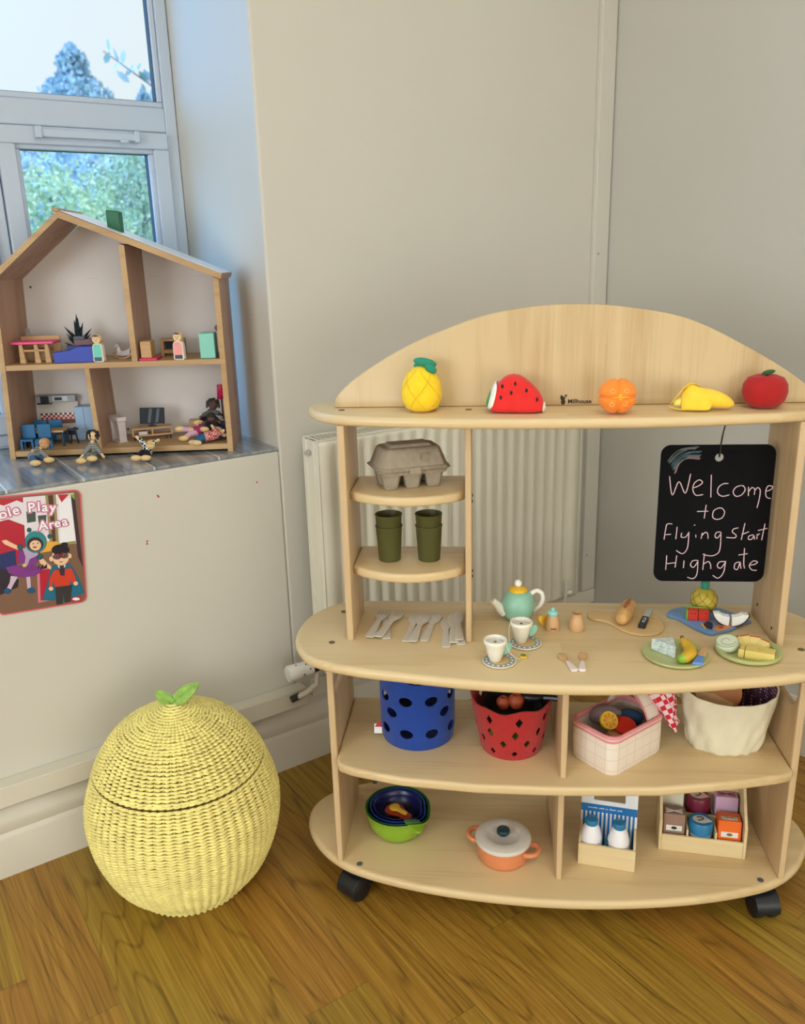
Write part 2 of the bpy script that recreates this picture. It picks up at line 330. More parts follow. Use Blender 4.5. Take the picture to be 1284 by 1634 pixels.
def light_(t0, t1, z0, z1, sash, name):
    mb = MB()
    if sash:
        frame_ring(mb, t0+.002, t1-.002, z0+.002, z1-.002, .040, -.012, .05); frame_ring(mb, t0+.040, t1-.040, z0+.040, z1-.040, .012, -.002, .03); gi = .050
    else: frame_ring(mb, t0, t1, z0, z1, .014, .006, .04); gi = .013
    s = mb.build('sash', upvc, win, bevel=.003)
    g = MB(); frame_ring(g, t0+gi-.001, t1-gi+.001, z0+gi-.001, z1-gi+.001, .0035, .012, .034); g.build('gasket', gasket, s)
    MB().box(t0+gi, t1-gi, .022, .026, z0+gi, z1-gi).build('glass_pane', glass, s)
light_(-1.08, -.2405, 1.673, 2.368, False, 'a'); light_(L0+.03, -1.14, 1.673, 2.368, False, 'b')
for t0, t1 in ((-.652, -.2405), (-1.092, -.680), (-1.532, -1.12), (L0+.03, -1.56)): light_(t0, t1, FB+.03, 1.615, True, 'c')
mb = MB().box(-.56, -.325, -.028, -.0125, 1.588, 1.606); mb.box(-.566, -.551, -.032, -.0125, 1.585, 1.611); mb.box(-.333, -.320, -.032, -.0125, 1.585, 1.611); mb.box(-.37, -.350, -.034, -.028, 1.582, 1.591)
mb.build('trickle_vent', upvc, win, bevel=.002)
# ---------------------------------------------------------------- outdoors
gm = mat('lawn_green', (110, 150, 100), .9, .2, 1)
struct(MB().box(-60, 20, 3, 80, -3.3, -3.0).build('ground', gm))
def foliage_mat(name, rgb, var=.3): return mat(name, rgb, .8, var, 2.2)
def tree(label, x, y, top, rad, zbase, m, bm_, seed, conifer=False, dens=500, leaf=.22):
    rnd = random.Random(seed); root = thing('tree', label, 'tree', (x, y, -3.0), 0, 'trees outside the window')
    hgt = top+3.0; cb = zbase+3.0
    t = MB(); t.tube([(0, 0, 0), (.05, 0, hgt*.4), (0, .05, hgt*.93)], [.16, .11, .03], 8)
    for k in range(0 if conifer else 9):
        a = rnd.uniform(0, 2*PI); z = rnd.uniform(cb, hgt*.85); q = (rad*.7*math.cos(a), rad*.7*math.sin(a), z+rad*.25); t.tube([(0, 0, z-.2), (q[0]*.5, q[1]*.5, z+.1), q], [.05, .035, .01], 5)
    t.build('trunk', bm_, root)
    c = MB()
    for k in range(dens):
        a = rnd.uniform(0, 2*PI); u = rnd.random()
        if conifer: z = cb+(hgt-cb)*u; rr_ = rad*(1-u)**.7*rnd.uniform(.3, 1)*(1+.25*math.sin(z*5)); p = Vector((rr_*math.cos(a), rr_*math.sin(a), z-rr_*.15))
        else:
            ph = math.acos(rnd.uniform(-1, 1)); q = rnd.uniform(.45, 1)**.5*(1+.22*math.sin(3*a+seed)*math.sin(2*ph)); p = Vector((rad*q*math.sin(ph)*math.cos(a), rad*q*math.sin(ph)*math.sin(a), (cb+hgt)/2+(hgt-cb)/2*q*math.cos(ph)))
        M = Matrix.Translation(p) @ Euler((rnd.uniform(0, 6), rnd.uniform(0, 6), rnd.uniform(0, 6))).to_matrix().to_4x4()
        s = leaf*rnd.uniform(.6, 1.5)
        c.add([(-s, 0, 0), (-s*.3, s*.5, s*.1), (s*.5, s*.45, 0), (s, 0, .1*s), (s*.4, -s*.5, 0), (-s*.4, -s*.4, s*.1)], [(0, 1, 2, 3, 4, 5)], None, M)
    c.build('crown', m, root, smooth=0)
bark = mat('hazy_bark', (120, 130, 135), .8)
blue_g = foliage_mat('hazy_blue_foliage', (176, 202, 220)); green_f = foliage_mat('hazed_green_foliage', (192, 214, 184)); deep_f = foliage_mat('hazed_deep_green_foliage', (176, 200, 180)); pale_f = foliage_mat('hazed_pale_foliage', (212, 222, 216))  # haze and window glare are painted into these pale leaf colours
tree('tall haze-blue conifer standing alone against the sky in upper pane', -17.2, 36.2, 10.2, 2.9, 5.0, blue_g, bark, 3, True, 5200, .11)
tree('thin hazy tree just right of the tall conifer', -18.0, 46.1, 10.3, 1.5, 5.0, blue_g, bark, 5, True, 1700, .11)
tree('broad hazy pale green tree at left behind the doll house roof', -5.65, 9.5, 2.55, 1.05, .2, green_f, bark, 11, False, 7000, .034)
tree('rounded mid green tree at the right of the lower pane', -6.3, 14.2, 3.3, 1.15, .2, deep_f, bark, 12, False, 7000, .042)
tree('hazy pale leafy tree in the middle of the lower pane', -8.0, 17.9, 3.6, 1.2, 0.4, pale_f, bark, 13, False, 3500, .065)
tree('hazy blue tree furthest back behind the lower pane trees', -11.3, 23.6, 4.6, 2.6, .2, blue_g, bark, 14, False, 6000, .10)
# a slender branch hanging into view from the right
br = thing('slender_tree', 'slender tree whose thin leafy branch reaches in at right of the upper pane', 'tree', (-3.1, 6.5, 2.15))
tb = MB(); tb.tube([(1.5, .4, -5.19), (1.45, .4, -3), (1.2, .3, -.8)], [.05, .04, .02], 8); tb.tube([(1.2, .3, -.8), (.55, .12, .1), (.1, 0, .62), (-.35, -.05, .95)], [.02, .014, .009, .004], 6); tb.tube([(.55, .12, .1), (.1, .05, .25), (-.35, 0, .42)], [.01, .008, .003], 5); tb.tube([(.3, .06, .4), (.35, 0, .8), (.2, 0, 1.2)], [.01, .008, .003], 5)
tb.tube([(.45, .1, .3), (.2, .05, .32), (0, .05, .22)], [.006, .004, .002], 5); tb.build('twig', bark, br)
lf = MB(); rnd = random.Random(4)
for path in ([(.45, .1, .3), (0, .05, .22)], [(.1, 0, .62), (-.35, -.05, .95)], [(.45, .1, .2), (-.35, 0, .42)], [(.33, 0, .7), (.2, 0, 1.2)], [(.55, .12, .1), (.3, .06, .4)]):
    for k in range(26):
        u = rnd.random(); p = Vector(path[0]).lerp(Vector(path[1]), u)+Vector((rnd.uniform(-.08, .08), rnd.uniform(-.05, .05), rnd.uniform(-.06, .06)))
        M = Matrix.Translation(p) @ Euler((rnd.uniform(0, 6), rnd.uniform(0, 6), rnd.uniform(0, 6))).to_matrix().to_4x4(); s = rnd.uniform(.035, .07)
        lf.add([(-s, 0, 0), (-s*.3, s*.4, 0), (s*.5, s*.35, 0), (s, 0, 0), (s*.4, -s*.4, 0), (-s*.4, -s*.35, 0)], [(0, 1, 2, 3, 4, 5)], None, M)
lf.build('foliage', blue_g, br, smooth=0)
# ---------------------------------------------------------------- radiator on the window wall
rad_m = mat('radiator_cream', (226, 219, 200), .3, .01, 8)
rad = thing('radiator', 'cream ribbed double panel radiator on the wall behind the play shelf', 'radiator', WP(.27, -.1, .29), WA)
X0, X1, ZH = -.43, .43, .60
def ribbed(y, s):
    xs = [X0]; ys = [0]; x = X0+.035
    P = [(X0, 0)]
    while x+.038 < X1-.02:
        P += [(x, 0), (x+.005, .012), (x+.017, .012), (x+.022, 0)]; x += .0382
    P.append((X1, 0)); mb = MB(); rings = []
    for z, k in ((0, 0), (.012, 0), (.035, 1), (ZH-.035, 1), (ZH-.012, 0), (ZH, 0)):
        rings.append([(px, y+s*py*k, z) for px, py in P])
    n_ = len(P); vs = [p for r_ in rings for p in r_]
    mb.add(vs, [(j*n_+i, j*n_+i+1, (j+1)*n_+i+1, (j+1)*n_+i) for j in range(len(rings)-1) for i in range(n_-1)])
    return mb
ribbed(0, 1).build('front_panel', rad_m, rad, solid=.002, smooth=60)
ribbed(.07, -1).build('rear_panel', rad_m, rad, solid=.002, smooth=60)
MB().box(X0-.003, X0, -.002, .072, .0, ZH).box(X0-.006, X0+.004, .012, .022, 0, ZH).box(X0-.006, X0+.004, .048, .058, 0, ZH).build('side_cover', rad_m, rad, bevel=.001)
MB().box(X1, X1+.003, -.002, .072, .0, ZH).build('side_cover', rad_m, rad, bevel=.001)
g = MB(); g.box(X0, X1, -.002, .006, ZH, ZH+.004).box(X0, X1, .064, .072, ZH, ZH+.004)
x = X0+.006
while x < X1: g.box(x, x+.004, .006, .064, ZH, ZH+.003); x += .012
g.build('top_grille', rad_m, rad)
b = MB(); b.lathe([(.008, 0), (.008, .006), (.005, .008), (.005, .014)], 12, None, Matrix.Translation((X0-.003, .035, ZH-.03)) @ Matrix.Rotation(R(-90), 4, 'Y')); b.build('bleed_plug', mat('pale_chrome', (205, 200, 190), .3, metal=.6), rad)
b = MB(); b.tube([(X0+.0, .035, .02), (X0-.03, .035, .02)], .008, 10); b.tube([(X0-.02, .035, .02), (X0-.022, .035, -.03), (X0-.045, .05, -.055), (X0-.07, .06, -.066)], .0075, 10)
b.build('supply_pipe', white_gloss, rad)
b = MB(); b.lathe([(.0155, 0), (.0155, .012), (.012, .016)], 16, None, Matrix.Translation((X0-.02, .035, .02)) @ Matrix.Rotation(R(-90), 4, 'Y')); b.build('valve_collar', mat('black_collar', (35, 36, 38), .4), rad); MB().tube([(X0-.062, .06, -.064), (X0-.085, .062, -.068)], .009, 10).build('pipe_sleeve', mat('black_collar', (35, 36, 38), .4), rad)
v = MB(); v.lathe([(.012, 0), (.0195, .002), (.0205, .012), (.0195, .030), (.0205, .034), (.0215, .062), (.019, .068), (.008, .070), (.001, .070)], 28, None, Matrix.Translation((X0-.034, .035, .02)) @ Matrix.Rotation(R(-90), 4, 'Y'))
tv = v.build('thermostatic_valve', mat('valve_white', (228, 224, 214), .35, .01), rad)
mk = MB()
for a, x_ in ((-60, .02), (-20, .012), (-75, .045), (10, .03)):
    mk.add([(x_, -.0018, .0213), (x_+.003, -.0018, .0213), (x_+.003, .0018, .0213), (x_, .0018, .0213)], [(0, 1, 2, 3)], None, Matrix.Translation((X0-.034, .035, .02)) @ Matrix.Rotation(PI, 4, 'Z') @ Matrix.Rotation(R(-(a+90)), 4, 'X'))
mk.build('dial_marks', mat('dial_ink', (40, 40, 45), .6), tv, solid=.0008)
b = MB(); b.tube([(X1-.055, -.004, .02), (X1-.03, -.01, .02)], .008, 10); b.tube([(X1-.05, -.012, .06), (X1-.053, -.014, .03), (X1-.06, -.014, -.01)], [.006, .004, .003], 8); b.build('lockshield_valve', mat('valve_white', (228, 224, 214), .35), rad)
# ---------------------------------------------------------------- play shelf unit
m_bx = wood('maple_grain_x', (218, 190, 142), (192, 158, 108), 'x', .38, 1, .30)
m_bz = wood('maple_grain_z', (204, 176, 130), (180, 146, 98), 'y', .40, 1, .22)
m_by = wood('maple_panel', (208, 178, 136), (182, 146, 104), 'y', .42, .8)
m_edge = wood('maple_edge', (222, 190, 134), (200, 164, 108), 'z', .4)
unit = thing('play_shelf_unit', 'large curved maple play shop unit on castors with arched back panel', 'shelf unit', (0, 0, 0))
def mirror(pts):
    h = [p for p in pts]; return h+[(-x, y) for x, y in reversed(h) if abs(x) > 1e-6]
def board(name, pts, ztop, th, bevel=.008, m=m_bx):
    o_ = catmull(pts, 6, True); return plate(name, [o_], th, m, unit, (0, 0, ztop-th/2), bevel=bevel, res=3)
ctr = mirror([(0, -.169), (-.15, -.160), (-.294, -.136), (-.388, -.116), (-.469, -.081), (-.509, -.025), (-.522, .035), (-.515, .107), (-.487, .163), (-.443, .195), (-.36, .207), (-.18, .207), (0, .207)])
board('counter_top', ctr, .5756, .021, .009)
bot = mirror([(0, -.133), (-.135, -.126), (-.264, -.107), (-.37, -.079), (-.439, -.048), (-.495, .003), (-.533, .072), (-.536, .139), (-.503, .192), (-.445, .228), (-.368, .247), (-.18, .25), (0, .25)])
board('bottom_board', bot, .090, .021, .009)
top = mirror([(0, -.058), (-.159, -.053), (-.295, -.034), (-.38, -.015), (-.43, .008), (-.468, .048), (-.484, .092), (-.482, .128), (-.462, .150), (-.42, .160), (-.2, .162), (0, .162)])
board('top_shelf', top, 1.023, .019, .008)
def side_panel(name, x, y0, y1, z0, z1, th, hole=None):
    pts = [[(y0, z0), (y1, z0), (y1, z1), (y0, z1)]]
    if hole: pts.append(hole)
    o = plate(name, pts, th, m_by, unit, (x, 0, 0), (R(90), 0, R(90)), bevel=.0025, res=1); return o
slot = [(.055+.045*math.cos(a)*(1 if math.cos(a) > 0 else 1), .475+.035*math.sin(a)) for a in [2*PI*i/24 for i in range(24)]]
for sx in (-1, 1):
    hl = rrect(.17, .088, .043, 7, .052, .502)
    side_panel('side_panel', sx*.4435, -.044, .19, .0905, .5545, .0135, hl)
    side_panel('side_upright', sx*.407, 0, .156, .576, 1.0035, .0145)
side_panel('divider', .0045, -.071, .19, .0905, .325, .0125); side_panel('divider', .0035, -.102, .19, .3465, .5545, .0125)
side_panel('post', -.1745, 0, .14, .576, 1.0035, .0125)
mid = [(0, -.134), (-.159, -.133), (-.302, -.118), (-.40, -.092), (-.428, -.078), (-.4365, -.06), (-.4365, .19), (.4365, .19), (.4365, -.055), (.43, -.066), (.40, -.077), (.328, -.096), (.175, -.124)]
def poly_board(name, pts, ztop, th, bevel=.007): return plate(name, [pts], th, m_bx, unit, (0, 0, ztop-th/2), bevel=bevel, res=3)
poly_board('middle_shelf', mid, .346, .020)
for zt in (.872, .7215):
    yo = .0
    front = [(-.3995+.2185*k/12, (.028-.047*math.sin(PI*k/12)**.8) if 0 < k < 12 else .03) for k in range(13)]
    poly_board('small_shelf', front+[(-.181, .15), (-.3995, .15)], zt, .0185, .006)
arc = [(-.424, 1.045), (-.398, 1.070), (-.349, 1.103), (-.289, 1.136), (-.229, 1.161), (-.16, 1.185), (-.091, 1.199), (-.02, 1.2052), (.067, 1.2035), (.167, 1.189), (.235, 1.169), (.315, 1.129), (.385, 1.088), (.437, 1.051), (.455, 1.036)]
ar = catmull(arc, 5)
plate('arch_panel', [[(-.428, 1.0235)]+[(-.428, 1.037)]+ar+[(.457, 1.0235)]], .016, m_bz, unit, (0, .084, 0), (R(90), 0, 0), bevel=.002, res=1)
cap = mat('screw_cap', (120, 100, 70), .35, metal=.3); capg = mat('grey_screw_cap', (105, 108, 115), .35, metal=.3); dk = mat('dark_hole', (60, 45, 30), .7)
def screwcap(x, y, z, m): s = MB().lathe([(.0062, 0), (.0062, .0012), (.004, .0018), (.0015, .0012), (.0005, .0012)], 16).build('screw_cap', m, unit, loc=(x, y, z))
for x, y in ((-.4418, -.0116), (-.4418, .138), (.4418, -.0116), (.4418, .138)): screwcap(x, y, .5756, cap)
for x, y in ((-.402, -.05), (-.405, .235), (.402, -.05), (.405, .235)): screwcap(x, y, .0900, capg)
for x, y in ((-.411, .050), (-.174, .042), (.433, .055)): screwcap(x, y, 1.023, cap)
for y, z in ((.02, .866), (.02, .855), (.02, .716), (.02, .705)): MB().lathe([(.003, 0), (.003, .002)], 10, None, Matrix.Translation((-.1683, y, z)) @ Matrix.Rotation(R(90), 4, 'Y')).build('shelf_peg', dk, unit)
for y, z in ((.03, .60), (.12, .61)): MB().lathe([(.003, 0), (.003, .001)], 10, None, Matrix.Translation((.3998, y, z)) @ Matrix.Rotation(R(-90), 4, 'Y')).build('panel_bolt', dk, unit)
rub = mat('black_castor_rubber', (24, 25, 30), .38, .1)
def castor(x, y, rz):
    e_ = bpy.data.objects.new('castor', MB().lathe([(.016, .0655), (.018, .069), (.02, .0685), (.02, .069)], 16).mesh('castor', rub)); COL.objects.link(e_); e_.parent = unit; e_.location = (x, y, 0); e_.rotation_euler = (0, 0, rz)
    for s in (-1, 1):
        wm = MB().lathe([(.004, -.0105), (.022, -.0105), (.0270, -.007), (.0280, 0), (.0270, .007), (.022, .0105), (.004, .0105)], 24, None, Matrix.Translation((s*.0145, 0, .0280)) @ Matrix.Rotation(R(90), 4, 'Y')); wm.build('wheel', rub, e_)
    h = MB(); ringsx = []
    for xx in (-.024, .024): ringsx.append([(xx, .031*math.cos(a), .029+.031*math.sin(a)) for a in [R(-10+200*i/14) for i in range(15)]]+[(xx, .0285*math.cos(a), .028+.0285*math.sin(a)) for a in [R(190-200*i/14) for i in range(15)]])
    h.rings(ringsx); h.lathe([(.009, .052), (.009, .0688)], 14); h.build('housing', rub, e_, bevel=.001)
castor(-.416, -.038, R(-35)); castor(.414, -.040, R(8)); castor(-.40, .19, R(60)); castor(.40, .19, R(-50))
# maker's mark printed on the arch panel
ink = mat('brown_black_ink', (40, 32, 28), .6)
lg = MB(); vs, fs = text_mesh('Millhouse', .0112, None, .0001, offset=.0003); lg.add(vs, fs, None, Matrix.Translation((.0085, .0757, 1.0270)) @ Matrix.Rotation(R(90), 4, 'X'))
for cx, cz, rx, rz in ((0, 1.027, .0042, .0055), (-.001, 1.0335, .0045, .0035), (-.003, 1.0372, .0024, .0022), (.004, 1.0385, .0016, .002)): lg.ell((cx, .0758, cz+.003), (rx, .0003, rz), n=14, k=6)
lg.tube([(.003, .0757, 1.037), (.006, .0757, 1.040), (.0075, .0757, 1.044)], .0005, 5); lg.build('maker_mark', ink, unit)
CHALK={'w': [[(0.199, 0.8899), (0.2064, 0.8532), (0.2168, 0.8792), (0.2302, 0.8569), (0.2369, 0.8943)], [(0.2421, 0.8666), (0.2531, 0.8711), (0.2596, 0.8777), (0.2535, 0.8826), (0.2452, 0.8764), (0.243, 0.8644), (0.2493, 0.8531), (0.2624, 0.8542)], [(0.2745, 0.8923), (0.2769, 0.8488)], [(0.3065, 0.8755), (0.2978, 0.875), (0.2896, 0.8683), (0.2887, 0.8576), (0.2973, 0.8509), (0.3101, 0.8536)], [(0.3305, 0.8717), (0.3208, 0.8683), (0.3166, 0.8589), (0.3223, 0.8509), (0.3321, 0.8535), (0.3377, 0.8629), (0.3343, 0.8704), (0.328, 0.8717)], [(0.3432, 0.869), (0.3447, 0.8514)], [(0.3441, 0.8589), (0.3495, 0.8674), (0.3548, 0.8642), (0.355, 0.8535)], [(0.3551, 0.8602), (0.3594, 0.8674), (0.3648, 0.8628), (0.365, 0.8481), (0.3623, 0.828)], [(0.375, 0.8602), (0.3834, 0.8633), (0.3868, 0.8689), (0.3789, 0.8708), (0.3749, 0.8615), (0.3773, 0.8495), (0.385, 0.8463)], [(0.2697, 0.8342), (0.2679, 0.8075)], [(0.2537, 0.8212), (0.2744, 0.8217)], [(0.2928, 0.828), (0.2844, 0.8225), (0.2834, 0.8103), (0.2908, 0.8056), (0.3007, 0.8089), (0.3043, 0.8198), (0.2992, 0.8272), (0.2928, 0.828)], [(0.21, 0.7964), (0.2004, 0.7956), (0.1981, 0.7826), (0.1966, 0.7651)], [(0.1973, 0.7748), (0.2088, 0.7757)], [(0.2194, 0.7904), (0.2184, 0.766)], [(0.2286, 0.7785), (0.2284, 0.7702), (0.2361, 0.7702), (0.2414, 0.7786)], [(0.2418, 0.7805), (0.2414, 0.7494), (0.2333, 0.7367), (0.2207, 0.7431)], [(0.255, 0.775), (0.2554, 0.7695)], [(0.2501, 0.7938), (0.2526, 0.7943)], [(0.2665, 0.7787), (0.2653, 0.7667)], [(0.2661, 0.7731), (0.2725, 0.7801), (0.2769, 0.7759), (0.2781, 0.7668)], [(0.3004, 0.7807), (0.2929, 0.7796), (0.2904, 0.7724), (0.295, 0.7685), (0.3012, 0.7774)], [(0.301, 0.7801), (0.3013, 0.7441), (0.2914, 0.7334), (0.2786, 0.7333), (0.2707, 0.7361)], [(0.3321, 0.789), (0.3233, 0.7863), (0.322, 0.7802), (0.3288, 0.7747), (0.3272, 0.7692), (0.3115, 0.7697)], [(0.3432, 0.7981), (0.3393, 0.7651)], [(0.3389, 0.7753), (0.352, 0.7814)], [(0.3604, 0.7754), (0.353, 0.7726), (0.3523, 0.7665), (0.3586, 0.7665), (0.3617, 0.7743)], [(0.3617, 0.7743), (0.3638, 0.7657)], [(0.3675, 0.777), (0.3675, 0.7666)], [(0.3673, 0.7735), (0.372, 0.7776)], [(0.3797, 0.7973), (0.3765, 0.7644)], [(0.3684, 0.7836), (0.3846, 0.7881)], [(0.2038, 0.7329), (0.2035, 0.7034)], [(0.2224, 0.733), (0.2209, 0.7083)], [(0.2035, 0.7159), (0.2216, 0.7183)], [(0.2368, 0.7226), (0.2365, 0.7076)], [(0.2613, 0.7236), (0.2524, 0.7219), (0.2496, 0.7128), (0.2559, 0.7092), (0.2621, 0.72)], [(0.2626, 0.7236), (0.2628, 0.6959), (0.2562, 0.6858), (0.2451, 0.6886)], [(0.2737, 0.7369), (0.273, 0.7039)], [(0.2732, 0.7152), (0.2816, 0.7209), (0.2863, 0.7159), (0.2879, 0.706)], [(0.3134, 0.7211), (0.3027, 0.7202), (0.2995, 0.7117), (0.3063, 0.7076), (0.3136, 0.7189)], [(0.3143, 0.7223), (0.3121, 0.6991), (0.3033, 0.6871), (0.2925, 0.6927)], [(0.3398, 0.7205), (0.3324, 0.7176), (0.3314, 0.7077), (0.3373, 0.7055), (0.3407, 0.7191)], [(0.3411, 0.7205), (0.3438, 0.7067)], [(0.3468, 0.7485), (0.3479, 0.7191), (0.3504, 0.7073)], [(0.3368, 0.7345), (0.3536, 0.7374)], [(0.3583, 0.7141), (0.3683, 0.7159), (0.373, 0.7207), (0.3652, 0.7226), (0.3586, 0.7136), (0.3642, 0.7046), (0.3732, 0.7038)]], 'r0': [[(0.1946, 0.9191), (0.2038, 0.9322), (0.2181, 0.9413), (0.2477, 0.945)], [(0.1968, 0.9165), (0.2065, 0.9296), (0.2232, 0.9407), (0.2441, 0.9424)], [(0.1986, 0.9151), (0.2114, 0.9308), (0.2281, 0.9407)]], 'r1': [[(0.2014, 0.9111), (0.2117, 0.9256), (0.2285, 0.9347), (0.2533, 0.9363)], [(0.2028, 0.9085), (0.2167, 0.9256), (0.236, 0.9346), (0.2509, 0.9353)]], 'r2': [[(0.2043, 0.9045), (0.2134, 0.919), (0.2265, 0.9281), (0.2525, 0.9293)], [(0.2058, 0.9019), (0.216, 0.9177), (0.2316, 0.9268)]], 'r3': [[(0.2087, 0.8952), (0.2117, 0.9071), (0.2173, 0.9163), (0.2293, 0.9242), (0.2518, 0.9227)], [(0.2291, 0.9268), (0.2503, 0.9259)]]}
